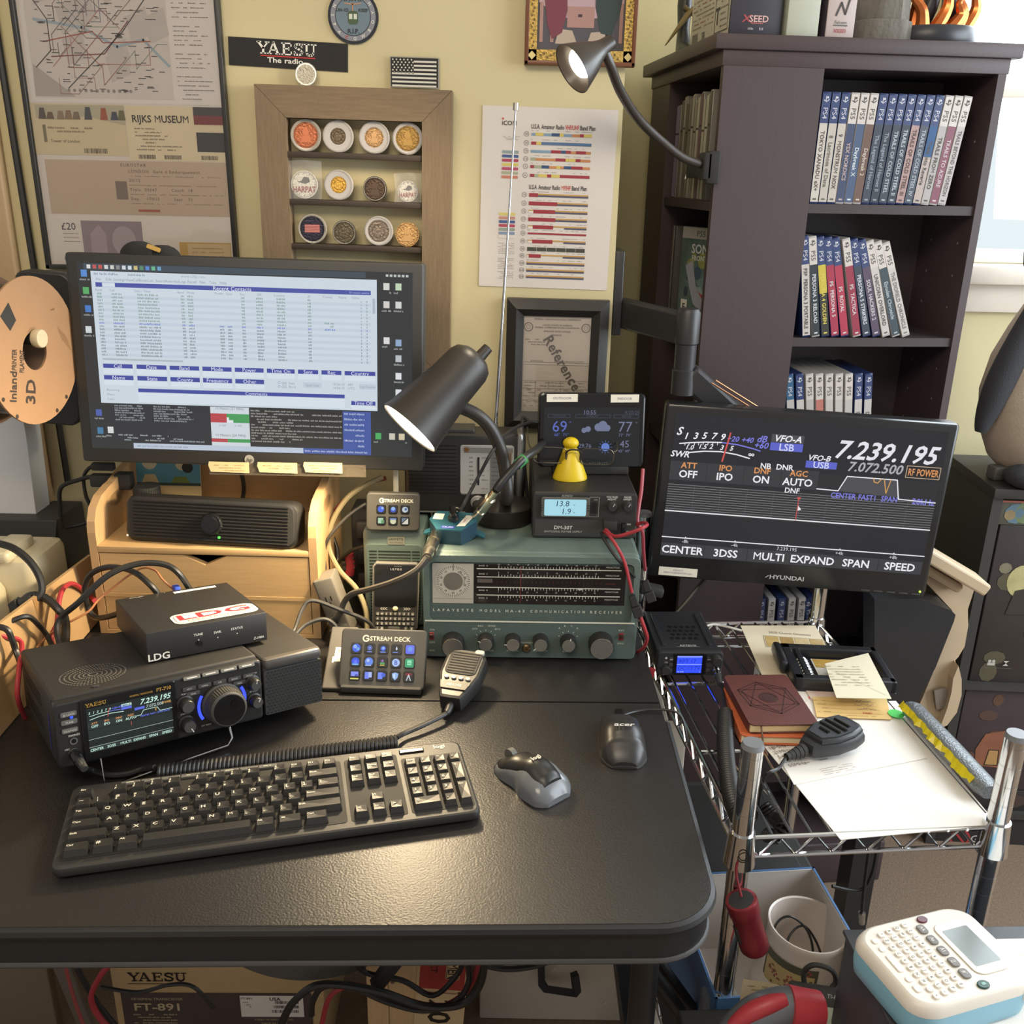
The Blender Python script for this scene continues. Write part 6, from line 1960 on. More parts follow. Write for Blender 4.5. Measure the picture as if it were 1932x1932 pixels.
for px, py in ((818, 1204), (1175.5, 1200)):
 q = MB()
 q.box(ru(px) - .0035, ru(px) + .0035, -.0025, 0, rv(py) - .006, rv(py) + .006, mat('switch_red', '#7c2a26', 0.4), .0008)
 q.box(ru(px) - .003, ru(px) + .003, -.006, -.002, rv(py) - .001, rv(py) + .004, mat('switch_dark', '#3a2220', 0.4), .0006)
 q.build('slide_switch', t)
q = MB(Matrix.Translation((ru(997), -.001, rv(1226))) @ Matrix.Rotation(R(90), 4, 'X'))
q.lathe([(.0065, 0), (.0065, .003), (.0045, .005), (.0022, .005), (.0020, .002), (0, .002)], mat('jack_brass', '#7d6a4c', 0.4, .8), 20)
q.build('headphone_jack', t)
# matching loudspeaker and the hand-held on it
t = thing('extension_loudspeaker', 'grey-green metal loudspeaker cabinet standing left of the receiver', 'speaker', (-0.226, 1.362, 0.741))
m = MB()
m.box(0, .096, 0, .12, 0, .163, green, .008)
m.fr((0, 0, 0), **FRONT)
m.prism(rrect(.085, .132, .006, 4, .048, .074), 0, .002, green2, .001)
for k in range(22):
 for u0, u1 in ((.010, .022), (.024, .074), (.076, .088)):
  if k > 15 or u0 != .024:
   m.rect(u0, .018 + k * .0052, u1, .0202 + k * .0052, ink('#20251f'), .0024)
m.prism(rrect(.026, .012, .001, 2, .052, .146), .0, .0028, mat('name_plate', '#a8a89a', 0.3, .6))
m.txt('LAFAYETTE', .052, .149, .0035, ink('#3c403a'), .0032, b=1, maxw=.022)
m.txt('ELECTRONICS', .052, .1435, .0022, ink('#3c403a'), .0032, maxw=.022)
m.build('cabinet', t)
t = thing('handheld_communicator', 'black handheld with keyboard and blank screen leaning on the green loudspeaker', 'handheld device', (-0.1745, 1.322, 0.745), (-13, 1.5, 3))
m = MB()
hb = mat('handheld_black', '#262523', 0.45)
m.fr((0, 0, 0), **FRONT)
m.prism([(-.0345, .012), (-.026, .002), (-.012, -.001), (.012, -.001), (.026, .002), (.0345, .012), (.0355, .05), (.0360, .108), (.031, .114), (-.031, .114), (-.0360, .108), (-.0355, .05)], -.014, 0, mat('handheld_rim', '#6f6c66', 0.4), .002)
m.prism([(-.033, .012), (-.025, .0035), (-.012, .001), (.012, .001), (.025, .0035), (.033, .012), (.034, .05), (.034, .107), (.030, .112), (-.030, .112), (-.034, .107), (-.034, .05)], -.002, .001, hb, .0008)
m.build('case', t)
m = MB()
m.fr((0, -.0012, 0), **FRONT)
m.prism(rrect(.064, .064, .004, 4, 0, .078), -.001, .0004, BLKG)
m.txt('LILYGO', 0, .104, .0030, ink('#a9a8a4'), .0006, gap=.0005)
m.scrib(-.008, .1085, .008, .001, ink('#6a6864'), 2, .0006)
m.build('screen', t)
m = MB()
m.fr((0, -.0012, 0), **FRONT)
for s_ in (-1, 1):
 for k in range(3):
  m.poly([(s_ * (.012 + k * .0035), .0405), (s_ * (.015 + k * .0035), .0425), (s_ * (.012 + k * .0035), .0445), (s_ * (.0135 + k * .0035), .0445), (s_ * (.0165 + k * .0035), .0425), (s_ * (.0135 + k * .0035), .0405)], ink('#a8a49c'), .0006)
m.txt('LILYGO', 0, .0055, .0024, ink('#a9a8a4'), .0006)
m.build('marking', t)
m = MB()
m.sphere((0, -.0018, .0425), .0042, mat('trackball', '#c9bf9f', 0.3), 14, (1, .5, 1))
m.build('track_ball', t)
kk = mat('handheld_key', '#4d4b48', 0.4)
rows_ = ['QWERTYUIOP', 'ASDFGHJKL?', '$ZXCVBNM,.', '^@ +# ']
for r_, row in enumerate(rows_):
 n_ = 9 if r_ < 3 else 5
 for c_ in range(n_):
  m = MB()
  w_ = .0056 if r_ < 3 else (.0056, .0056, .018, .0056, .0056)[c_]
  u = -.0268 + c_ * .0067 if r_ < 3 else (-.0268, -.020, -.0045 + .003, .0165, .0255)[c_]
  m.fr((u, -.0012, .0345 - r_ * .0076), **FRONT)
  m.prism(rrect(w_, .0052, .0012, 2), 0, .0012, kk, .0004)
  if row[c_] != ' ':
   m.txt(row[c_], 0, 0, .0028, ink('#c9c7c0'), .0015, b=1)
  m.build('key', t)
# button pads
def pad(name, label, loc, rot, w, h, cols, rws, key, gapx, x0, y0, lines, thick, titleh):
 t_ = thing(name, label, 'button pad', loc, rot)
 q = MB()
 q.fr((0, 0, 0), **FRONT)
 q.prism(rrect(w, h, .006, 5, 0, h / 2), -thick, 0, mat('pad_shell', '#3d3b36', 0.5), .0018)
 q.txt('STREAM DECK', titleh * .9, h - titleh * 1.45, titleh * .62, ink('#cfcab8'), .0004, b=1)
 q.ring(-w * .5 * .42, h - titleh * 1.45, titleh * .32, titleh * .52, ink('#cfcab8'), .0004, 20, 30, 350)
 q.rect(-w * .21 + 0, h - titleh * 1.55, -w * .21 + titleh * .45, h - titleh * 1.40, ink('#cfcab8'), .0004)
 q.build('shell', t_)
 for r_ in range(rws):
  for c_ in range(cols):
   q = MB()
   q.fr((x0 + c_ * gapx, 0, y0 - r_ * gapx), **FRONT)
   q.prism(rrect(key, key, key * .22, 4), -.001, .0011, BLKG, .0005)
   base, shapes = lines[r_][c_]
   k = key * .42
   if base:
    q.poly(rrect(k * 1.9, k * 1.9, k * .3, 3), emit(base), .0014)
   for j, (sh, col, a) in enumerate(shapes):
    z = .0016 + j * .0001
    if sh == 'd':
     q.disc(a[0] * k, a[1] * k, a[2] * k, emit(col), z, 18)
    elif sh == 'r':
     q.rect(a[0] * k, a[1] * k, a[2] * k, a[3] * k, emit(col), z)
    elif sh == 'o':
     q.ring(a[0] * k, a[1] * k, a[2] * k * .78, a[2] * k, emit(col), z, 18)
    elif sh == 'p':
     q.poly([(x * k, y * k) for x, y in a], emit(col), z)
    elif sh == 't':
     q.txt(a[0], a[1] * k, a[2] * k, a[3] * k, emit(col), z, b=1)
   q.build('key', t_)
 return t_
B1, B2, B3, WK = '#3b62e0', '#7c95f2', '#8fb4ea', '#d6def6'
DK = '#15171d'
pl = [[(DK, [('d', B1, (0, 0, .9)), ('d', B3, (-.3, .3, .4)), ('d', '#6fa8d8', (.35, -.2, .35))]), (DK, [('o', B2, (0, .1, .5)), ('d', B2, (0, .1, .25)), ('r', B2, (-.5, -.85, .5, -.65))]), (DK, [('d', B1, (0, .05, .55)), ('d', B3, (0, .1, .3)), ('r', B2, (-.6, -.85, .6, -.65))]), (DK, [('p', WK, [(-.2, 0), (0, .6), (.2, 0), (0, -.3)]), ('r', B2, (-.8, -.8, .3, -.65))]), ('#5a6fe8', [('d', '#5f9ae8', (0, .1, .5)), ('o', '#7c6fe8', (0, .1, .7))])],
 [(DK, [('d', '#2a4fe0', (0, 0, .85)), ('d', '#5f6ff2', (0, -.05, .4)), ('r', '#7ab4e8', (-.7, -.75, .7, -.45))]), (DK, [('d', '#5f86e8', (0, .05, .9)), ('d', '#a9c4f2', (-.2, .3, .35)), ('r', '#a9c4f2', (-.8, -.85, .5, -.65))]), (DK, [('d', '#8a5fa8', (0, .3, .3)), ('r', '#4aa85f', (-.5, -.4, .5, -.05)), ('r', '#c9b45a', (-.5, -.75, .5, -.5))]), (DK, [('d', '#a9c0f2', (0, 0, .85)), ('t', '#4a5fb8', ('B', 0, 0, .9))]), ('#2f9a6a', [('r', '#8fe0b4', (-.45, -.45, .45, .6)), ('r', '#2f9a6a', (-.3, -.1, .3, .05))])],
 [(DK, [('r', '#7f8ff2', (-.8, -.2, .8, .75)), ('r', '#3f4fb8', (.1, -.2, .7, .2)), ('r', '#d2d25a', (-.9, -.9, .9, -.6))]), (DK, [('r', '#6f86f2', (-.7, -.7, .2, .75)), ('r', '#a9b8f2', (.1, -.4, .8, .75))]), (DK, [('r', '#6f86f2', (-.8, -.7, .2, .75)), ('d', '#3f5fd0', (.4, .2, .45))]), (DK, [('p', '#8fb4e8', [(-.7, .6), (0, .85), (.7, .6), (.55, -.3), (0, -.85), (-.55, -.3)]), ('p', '#c6dcf6', [(-.5, .4), (0, .6), (0, -.6), (-.4, -.2)])]), (DK, [('p', '#c4ccd8', [(-.1, .5), (.1, .5), (.55, -.85), (.35, -.85), (0, 0), (-.35, -.85), (-.55, -.85)]), ('d', '#d8464a', (0, .55, .16)), ('o', '#d8464a', (-.45, .55, .25)), ('o', '#d8464a', (.45, .55, .25))])]]
pad('button_pad', 'large black button pad with fifteen glowing blue picture keys on the desk', (-0.1735, 1.155, 0.7475), (-33, 0, -1.5), .119, .083, 5, 3, .0152, .0187, -.0375, .0555, pl, .014, .0095)
m = MB()
sd_ = bpy.data.objects['button_pad']
m.T = Matrix()
m.box(-.056, .056, -.004, .052, -.0055, .004, BLKM, .002)
o_ = m.build('stand_foot', sd_)
o_.matrix_parent_inverse = Matrix()
o_.rotation_euler = (R(33), 0, 0)
mini = [[(DK, [('d', B1, (-.1, 0, .8)), ('d', B3, (.3, .3, .35))]), (DK, [('d', '#2f4fb8', (0, -.1, .7)), ('d', '#8fb0e8', (0, .2, .5))]), (DK, [('d', '#b9c4c9', (0, 0, .75)), ('d', '#3f5f9a', (.2, .1, .35))])],
  [(DK, [('r', '#a9cfae', (-.8, -.7, .5, .7)), ('r', '#5f9a6a', (.0, -.7, .7, .2))]), (DK, [('d', '#d2cfae', (0, -.1, .75)), ('r', '#6a8ab4', (-.8, .3, .8, .7))]), (DK, [('p', '#d2cfc0', [(-.8, -.8), (.8, .8), (.8, -.8)]), ('p', '#6a7a8a', [(-.8, -.5), (-.8, .8), (.5, .8)])])]]
pad('button_pad', 'small black button pad with six keys standing on the green loudspeaker', (-0.1775, 1.352, 0.9065), (-6, 1.5, 4), .080, .058, 3, 2, .0142, .0178, -.0176, .0335, mini, .014, .0078)
m = MB()
m.box(-.03, .03, .002, .05, .001, .006, BLKM, .001)
o_ = m.build('stand_foot', bpy.data.objects['button_pad.001'])
t = thing('usb_dock', 'flat dark grey dock with small white label beside the large button pad', 'dock', PZ(630, 1302, .742), (0, 0, 0))
m = MB()
w_ = PZ(650, 1302, .742).x - PZ(612, 1302, .742).x + .014
m.T = Matrix.Rotation(R(28), 4, 'X')
m.box(-.017, .022, 0, .105, -.010, .004, mat('dock_grey', '#4a4742', 0.5), .002)
m.fr((0, 0, 0), (1, 0, 0), (0, math.cos(R(28)), math.sin(R(28))))
m.rect(-.006, .044, .005, .068, LABEL, .0045)
m.rect(-.0085, .042, -.006, .052, LABEL, .0045)
m.txt('1234', -.001, .058, .004, ink('#5a564c'), .0049, rot=80)
m.build('case', t)
m = MB()
m.box(-.016, .020, .06, .092, -.001, .028, BLKM, .002)
m.build('foot', t)
# hexagonal sign on a stalk behind the lamp
p_ = PY(741, 865, 1.37)
t = thing('hexagon_figure', 'small pale hexagon sign on a thin stalk rising behind the small button pad', 'sign', (p_.x, 1.40, 0.9055))
m = MB()
m.fr((0, 0, p_.z - .9055), **FRONT)
m.prism(circ(.0145, 6, 0, 0, 1, 0), -.003, .003, WHT, .0008)
m.ring(0, 0, .008, .009, ink('#b9b4a4'), .0034, 6)
m.build('hexagon_plate', t)
m = MB()
m.box(-.004, .004, -.002, .002, 0, p_.z - .9055 - .010, mat('pale_stalk', '#b7b29c', 0.5), .001)
m.build('stalk', t)
# power strips and cables left of the loudspeaker
t = thing('power_strip', 'grey power strip standing on end between the bamboo organiser and the green loudspeaker', 'power strip', PY(648, 1190, 1.31) * 1 + V((0, 0, -.01)), (0, -17, 0))
m = MB()
m.box(-.016, .016, 0, .04, 0, .098, mat('strip_grey', '#66625a', 0.5), .003)
m.fr((0, -.0004, 0), **FRONT)
for k in range(2):
 m.rect(-.006, .030 + k * .032, -.004, .038 + k * .032, ink('#22211f'), .0003)
 m.rect(.002, .030 + k * .032, .004, .038 + k * .032, ink('#22211f'), .0003)
 m.disc(-.001, .026 + k * .032, .002, ink('#22211f'), .0003, 10)
m.build('housing', t)
m = MB()
m.box(-.014, .014, -.02, 0, 0.002, .022, BLKM, .004)
m.build('plug', t)
tan = mat('beige_cable', '#8f8464', 0.5)
world_tube('beige_cable', [PY(722, 900, 1.44), PY(690, 915, 1.43), PY(655, 940, 1.42), PY(627, 985, 1.41), PY(620, 1030, 1.40), PY(640, 1075, 1.385), PY(672, 1110, 1.372), PY(690, 1150, 1.355), PY(693, 1190, 1.345)], .0042, tan, 'beige braided cable curving down left of the green loudspeaker')
world_tube('red_cable', [PY(728, 902, 1.45), PY(695, 912, 1.45), PY(660, 935, 1.45), PY(632, 965, 1.45), PY(622, 1000, 1.46)], .0036, mat('dull_red_wire', '#8e3f3c', 0.5), 'dull red wire next to the beige cable under the monitor corner')
world_tube('black_cable', [PY(690, 950, 1.40), PY(655, 975, 1.39), PY(622, 1012, 1.38), PY(612, 1040, 1.38), PY(614, 1075, 1.37)], .0026, mat('grey_cable', '#3a3835', .45), 'thin grey cable sagging left from the small button pad')
world_tube('black_cable', [PY(612, 975, 1.46), PY(625, 1005, 1.45), PY(636, 1035, 1.44), PY(638, 1060, 1.43), PY(645, 1052, 1.42), PY(665, 1038, 1.41), PY(688, 1030, 1.40)], .003, CABLE, 'black cable hooking under the small button pad side plug')
m = MB()
m.tube([PY(657, 1045, 1.43), PY(662, 1065, 1.43), PY(659, 1083, 1.43)], .0085, REDW, 10, 3)
for k in range(3):
 q_ = PY(658 + k, 1055 + k * 9, 1.43)
 m.tube([q_ + V((-.010, -.004, 0)), q_ + V((.010, -.004, .003))], .0022, CABLE, 6, 1)
solo('red_bundle', m, 'bundle of bright red wire tied with black strips behind the power strip', 'wire bundle')
t = thing('wall_plug_bank', 'dark plug block in the shadow under the wide monitor, right of the organiser', 'power strip', (-.262, 1.47, .742))
m = MB()
m.box(0, .07, 0, .06, 0, .155, BLKM, .004)
for k in range(3):
 m.box(.01, .05, -.018, 0, .02 + k * .045, .05 + k * .045, BLK, .004)
m.build('plug_block', t)
# ---------------------------------------------------------------- desk lamp on the receiver
lb = PZ(948, 985, RT)
t = thing('desk_lamp', 'lit black gooseneck desk lamp with cylindrical head, standing on the green receiver', 'lamp', (lb.x, lb.y + .012, RT + .0005))
O = V(t.location)
dlm = mat('desk_lamp_black', '#2e2a26', 0.42)
m = MB()
m.lathe([(0, 0), (.046, 0), (.0475, .003), (.0475, .026), (.045, .029), (.020, .036), (.012, .040), (0, .041)], dlm, 48)
m.build('base', t)
hb0, hb1 = PY(893, 677, 1.345), PY(772, 809, 1.29)
ax = (hb1 - hb0)
hl = ax.length
ax = ax.normalized()
nk = [O + V((.004, 0, .036)), PY(957, 940, 1.345), PY(954, 895, 1.345), PY(945, 850, 1.345), PY(925, 808, 1.34), PY(900, 783, 1.335), PY(868, 768, 1.33)]
m = MB()
m.tube([p - O for p in nk], .0095, dlm, 14, 6)
m.build('gooseneck', t)
q = ax.to_track_quat('Z', 'Y').to_matrix().to_4x4()
m = MB(Matrix.Translation(hb0 - O) @ q)
m.lathe([(0, -.006), (.022, -.005), (.0305, .002), (.034, .012), (.036, .05), (.046, hl - .01), (.0485, hl), (.0465, hl - .0005), (.034, .06), (.030, .03), (0, .028)], dlm, 48, False)
hd_ = m.build('lamp_head', t)
m = MB(Matrix.Translation(hb0 - O) @ q)
m.cyl((.010, .0, -.005), (.010, 0, -.024), .0085, .0075, dlm, 16)
m.build('switch_cap', hd_)
m = MB(Matrix.Translation(hb0 - O) @ q)
m.lathe([(0, hl - .02), (.040, hl - .02), (.0445, hl - .006), (.0435, hl - .002), (0, hl + .001)], emit('#fff0cc', 14.0), 40, False)
m.build('bulb', hd_)
lamp_light('desk_lamp_light', hb1 + ax * .012, ax + V((0.05, -.14, 0)), 22, 165, (1.0, 0.78, 0.48), .7, .035)
world_tube('lamp_cable', [O + V((.04, .03, .012)), PY(985, 800, 1.52), PY(1000, 796, 1.52), PY(1020, 800, 1.52), PY(1035, 815, 1.5)], .003, CABLE, 'black lamp lead rising behind the portable radio to the weather display')
# portable weather radio
t = thing('portable_radio', 'black portable radio with silver tuning scale and long raised antenna, behind the desk lamp', 'radio', (-.168, 1.43, RT + .0005), (0, 0, .8))
m = MB()
pw, ph = .190, .132
m.box(0, pw, 0, .062, 0, ph, BLK, .008)
m.box(-.002, .11, .01, .05, ph - .002, ph + .006, DGREY, .002)
m.fr((0, 0, 0), **FRONT)
for k in range(14):
 m.rect(.006, .035 + k * .006, .082, .0365 + k * .006, ink('#1c1b1a'), .0004)
m.build('case', t)
m = MB()
m.fr((0, 0, 0), **FRONT)
m.prism(rrect(.084, .080, .004, 4, .130, .076), 0, .0022, mat('silver_scale', '#b9b7b2', 0.35), .0008)
m.rect(.094, .104, .170, .112, ink('#8c8a86'), .0026)
m.rect(.135, .042, .150, .104, ink('#7a7a78'), .0026)
m.rect(.158, .042, .168, .104, ink('#85705c'), .0026)
m.prism(rrect(.0032, .046, .0015, 3, .1165, .074), .002, .003, ink('#26262a'))
for k in range(8):
 m.txt(str(530 + k * 160), .105, .096 - k * .0072, .0026, ink('#4a4a4a'), .0026)
 m.scrib(.122, .096 - k * .0072, .132, .002, ink('#6a6a6a'), k, .0026)
 m.scrib(.138, .096 - k * .0072, .148, .002, ink('#5a5a5a'), k + 9, .0028)
 m.scrib(.160, .096 - k * .0072, .167, .002, ink('#b8623c'), k + 19, .0028)
for k in range(9):
 a_ = R(k * 40)
 m.line([(.098 + .003 * math.cos(a_), .109 + .003 * math.sin(a_)), (.098 + .0055 * math.cos(a_), .109 + .0055 * math.sin(a_))], .0008, ink('#8a5a2c'), .003)
m.disc(.098, .109, .003, ink('#8a5a2c'), .003, 12)
m.build('tuning_scale', t)
m = MB()
m.box(pw - .014, pw - .004, -.004, .066, .004, ph + .003, mat('radio_silver_trim', '#9a9996', 0.25, .7), .004)
m.build('side_trim', t)
for x in (.116, .160):
 knob(t, x, .022, .010, .013, mat('silver_knob', '#b4b2ae', 0.3, .5), DGREY, 0, None, 'knob', 18, 1.15)
m = MB()
m.fr((0, -.0002, 0), **FRONT)
m.rect(-.0, .004, .096, .0065, ink('#7c7a76'), .0004)
m.txt('VOLUME/OFF', .100, .0355, .0024, ink('#b9b7b0'), .0006)
m.txt('FM', .142, .0355, .0024, ink('#c07a3c'), .0006)
m.txt('BAND', .168, .0355, .0024, ink('#b9b7b0'), .0006)
m.build('lettering', t)
a0, a1 = PY(936, 800, 1.475), PY(974, 208, 1.50)
O = V(t.location)
m = MB()
for k, (s0, s1, r) in enumerate(((0, .28, .0028), (.28, .52, .0023), (.52, .76, .0018), (.76, 1, .0014))):
 m.cyl(a0.lerp(a1, s0) - O, a0.lerp(a1, s1) - O, r, None, CHROME, 10)
m.cyl(a1 - O, a1 + (a1 - a0).normalized() * .010 - O, .0042, None, STEEL, 12)
m.cyl(a0 - O, V((a0.x, a0.y, RT + ph - .02)) - O, .004, None, STEEL, 10)
m.build('antenna', t)
# power supply, weather display, spectacles
t = thing('power_supply', 'black bench power supply with lit blue-white meter, on the right of the green receiver', 'power supply', (.033, 1.333, RT + .0005), (0, 0, 1))
pw, ph, pd = .155, .071, .19
m = MB()
m.box(0, pw, .006, pd, .001, ph, BLK, .004)
m.build('case', t)
m = MB()
m.fr((0, .006, 0), **FRONT)
m.prism(rrect(pw, ph - .002, .004, 4, pw / 2, ph / 2), -.003, .003, BLKM, .0015)
m.poly([(.004, .004), (.115, .004), (.118, .030), (.004, .030)], DGREY, .0034)
m.txt('DM-30T', .046, .0175, .0055, ink('#cfcdc6'), .004, b=1, sh=.1)
m.txt('SWITCHING POWER SUPPLY', .046, .0110, .0030, ink('#b9b7b0'), .004, maxw=.058, sh=.15)
m.txt('ALINCO', .050, .0675, .0030, ink('#9a9890'), .004, b=1, sh=.2)
for x, a_, b_ in ((.117, 'VOLTAGE', 'ADJUST'), (.140, 'NOISE', 'OFFSET')):
 m.txt(a_, x, .0665, .0026, ink('#c9c7c0'), .004, b=1, maxw=.018)
 m.txt(b_, x, .0630, .0026, ink('#c9c7c0'), .004, b=1, maxw=.018)
m.txt('ON', .144, .024, .0026, ink('#c9c7c0'), .004, b=1)
m.txt('OFF', .144, .012, .0026, ink('#c9c7c0'), .004)
m.line([(.084, .035), (.098, .035), (.098, .066), (.084, .066)], .0007, ink('#8f8d88'), .004, True)
m.scrib(.086, .062, .096, .0018, ink('#9a9890'), 1, .004)
m.scrib(.086, .038, .096, .0018, ink('#9a9890'), 2, .004)
m.rect(.0875, .041, .0945, .058, ink('#1a1a1a'), .004)
m.build('front_panel', t)
m = MB()
m.fr((0, .0, 0), **FRONT)
m.prism(rrect(.072, .031, .003, 3, .048, .050), -.003, .0008, mat('meter_bezel', '#55544f', 0.4), .001)
m.prism(rrect(.062, .0255, .002, 3, .048, .050), .0008, .0014, emit('#a9dcea', .95))
m.txt('13.8', .043, .0565, .0085, ink('#2c4a62'), .0018, sh=.1)
m.txt('1.9', .049, .0445, .0085, ink('#2c4a62'), .0018, sh=.1)
m.txt('V', .061, .0545, .0026, ink('#2c4a62'), .0018)
m.txt('A', .061, .0425, .0026, ink('#2c4a62'), .0018)
for k in range(3):
 for u in (.0125, .0825):
  m.rect(u - .002, .045 + k * .004, u + .002, .046 + k * .004, ink('#1a1a1a'), .0012)
m.build('lit_meter', t)
for x in (.117, .140):
 knob(t, x, .053, .0068, .010, BLKM, BLK, .003, 60, 'knob', 20, 1.1)
m = MB()
m.box(.105, .125, -.010, .006, .018, .032, BLKM, .001)
m.box(.133, .140, -.001, .006, .010, .026, BLKG, .001)
m.build('output_socket', t)
t = thing('weather_display', 'black weather display panel with two white paper labels, standing on the power supply', 'weather station', (.124, 1.428, RT + ph + .0015), (-8, 0, 3))
ww, wh = .166, .116
wz = .012
m = MB()
m.fr((0, 0, wz), **FRONT)
m.prism(rrect(ww, wh, .008, 5, 0, wh / 2), -.018, 0, BLKG, .003)
m.build('case', t)
m = MB()
m.fr((0, -.0004, wz), **FRONT)
m.prism(rrect(.150, .092, .002, 2, 0, .048), 0, .0004, mat('lcd_dark', '#1d2024', 0.2))
E1, E2, E3 = emit('#6f7390'), emit('#5a68b8'), emit('#4a4e60')
m.txt('10:55', -.004, .086, .0062, E1, .0008)
m.txt('9/20/25', .062, .086, .0052, E3, .0008)
for u0, u1, tx in ((-.068, -.034, 'OUTDOOR'), (-.026, .028, 'FORECAST'), (.034, .072, 'INDOOR')):
 m.line([(u0, .0775), (u1, .0775), (u1, .0825), (u0, .0825)], .0005, E3, .0008, True)
 m.txt(tx, (u0 + u1) / 2, .080, .0026, E3, .0009)
m.txt('69', -.050, .064, .0165, E2, .0008)
m.txt('77', .052, .064, .0155, E1, .0008)
m.txt('\u00b0F', -.034, .070, .003, E2, .0008)
m.txt('\u00b0F', .069, .070, .003, E1, .0008)
m.txt('60\u00b0  71\u00b0', -.047, .051, .0045, E2, .0008)
m.txt('77\u00b0 79\u00b0', .052, .051, .0045, E1, .0008)
m.txt('45', .052, .037, .0105, E1, .0008)
m.txt('45\u00b0 49\u00b0', .052, .026, .0042, E1, .0008)
m.txt('29.76', -.010, .034, .0062, E1, .0008)
cl = emit('#6c7490')
for u, v, r in ((.010, .063, .006), (.017, .066, .007), (.024, .062, .005), (-.012, .058, .004), (-.006, .060, .0045)):
 m.disc(u, v, r, cl, .0008 + u * .001, 18)
m.rect(.008, .057, .027, .062, cl, .0011)
m.disc(.022, .032, .0065, emit('#5f7ac4'), .0008, 20)
for k in range(12):
 a_ = R(k * 30)
 m.line([(.022 + .008 * math.cos(a_), .032 + .008 * math.sin(a_)), (.022 + .0105 * math.cos(a_), .032 + .0105 * math.sin(a_))], .0006, emit('#5f7ac4'), .0008)
m.txt('ACURITE', .012, .006, .0042, ink('#6a6c70'), .0008, gap=.001)
m.build('display', t)
for u, tx in ((-.047, 'OUTDOOR'), (.050, 'INDOOR')):
 m = MB()
 m.T = Matrix.Translation((0, 0, wz)) @ frame((u, -.0006, .1075), **FRONT)
 w_ = .048 if u < 0 else .044
 m.poly([(-w_ / 2, -.0062), (w_ / 2, -.0056), (w_ / 2, .0066), (-w_ / 2, .0060)], LABEL, .0004)
 m.txt(tx, 0, 0, .0038, ink('#8a8aa0'), .0008)
 m.build('paper_label', t, )
m = MB()
m.box(-.06, .06, .0, .03, 0, .014, BLKM, .003)
m.build('foot', t)
for c in t.children:
 if c.name.startswith('foot'):
  c.rotation_euler = (R(8), 0, 0)
yp = PZ(1075, 903, RT + ph)
t = thing('spectacle_stand', 'bright yellow nose-shaped cone stand on top of the power supply', 'stand', (yp.x, yp.y, RT + ph + .001))
m = MB()
yl = mat('yellow_plastic', '#d6b812', 0.4)
m.loft([[(r * math.cos(2 * math.pi * i / 32), r * .8 * math.sin(2 * math.pi * i / 32) + off, z) for i in range(32)] for z, r, off in ((0, .0265, 0), (.004, .0262, 0.0), (.032, .0155, .006), (.044, .0115, .009), (.047, .009, .009), (.0475, .0085, .009))], yl)
m.sphere((0, .009, .0535), .0125, yl, 20, (1, .9, .75))
m.build('cone_body', t)
gp = V((yp.x + .004, yp.y - .006, RT + ph + .047))
t = thing('spectacles', 'rimless-bottom spectacles with dark bridge resting on the yellow cone', 'spectacles', gp, (8, 1.5, 2))
wire = mat('dark_wire_rim', '#6d665c', 0.3, .8)
for s_ in (-1, 1):
 m = MB()
 m.fr((s_ * .036, 0, -.009), **FRONT)
 pts = rrect(.052, .026, .010, 5)
 m.poly([(p[0], p[1]) for p in pts], gl, .0)
 m.build('lens', t)
 m = MB()
 P = [(s_ * .036 + p[0], -.0006, -.009 + p[1]) for p in pts]
 m.tube(P + [P[0]], .0008, wire, 6, 1)
 m.build('rim', t)
 m = MB()
 m.tube([(s_ * .062, 0, .0), (s_ * .067, .004, .002), (s_ * .069, .03, .003), (s_ * .068, .085, .0), (s_ * .066, .105, -.016)], .0013, wire, 6, 4)
 m.build('temple', t)
m = MB()
m.tube([(-.012, -.001, -.004), (-.006, -.003, .002), (.006, -.003, .002), (.012, -.001, -.004)], .0014, CABLE, 6, 4)
m.tube([(-.012, 0, -.004), (-.011, -.002, -.014)], .001, CABLE, 6, 1)
m.tube([(.012, 0, -.004), (.011, -.002, -.018)], .001, CABLE, 6, 1)
m.build('bridge', t)
# coax switch with its connectors
sw = PZ(855, 1005, RT + .012)
SWO = thing('coax_switch', 'blue metal coax switch with black lever and chrome connectors on the receiver edge', 'switch', (sw.x, sw.y + .002, RT + .002), (12, 0, -8))
SWM = Matrix.Translation(V(SWO.location)) @ Euler((R(12), 0, R(-8))).to_matrix().to_4x4()
m = MB()
bl = mat('anodised_blue', '#3c7384', 0.35, .5, var=.06)
bl2 = mat('blue_casting', '#2e4a58', 0.4, .3)
hexa = [(-.036, .006), (-.020, -.020), (.016, -.020), (.034, .012), (.030, .030), (-.028, .030)]
m.prism(hexa, 0, .026, bl2)
m.prism(hexa, .026, .028, bl)
for s_ in (-1, 1):
 m.prism([(s_ * .030, .012), (s_ * .046, .004), (s_ * .046, .014), (s_ * .034, .026)][::s_], 0, .003, bl)
m.fr((0, 0, .028), **TOP)
m.rect(-.031, .006, -.016, .022, LABEL, .0004)
m.poly([(.008, -.010), (.020, -.008), (.029, .022), (.017, .022)], LABEL, .0004)
m.txt('ANT 2', .018, .007, .0028, ink('#b86a5a'), .0008, rot=72)
m.rect(-.014, -.017, .006, -.0105, ink('#3a4aa0'), .0004)
m.txt('CX-201', -.004, -.0138, .0036, ink('#cfd4e2'), .0008)
m.build('body', SWO)
m = MB()
m.cyl((0, .008, .028), (0, .008, .033), .008, None, BLKM, 18)
m.T = Matrix.Translation((0, .008, .033)) @ Matrix.Rotation(R(20), 4, 'Z')
m.box(-.005, .005, -.014, .014, 0, .012, BLKG, .003)
m.build('lever', SWO)
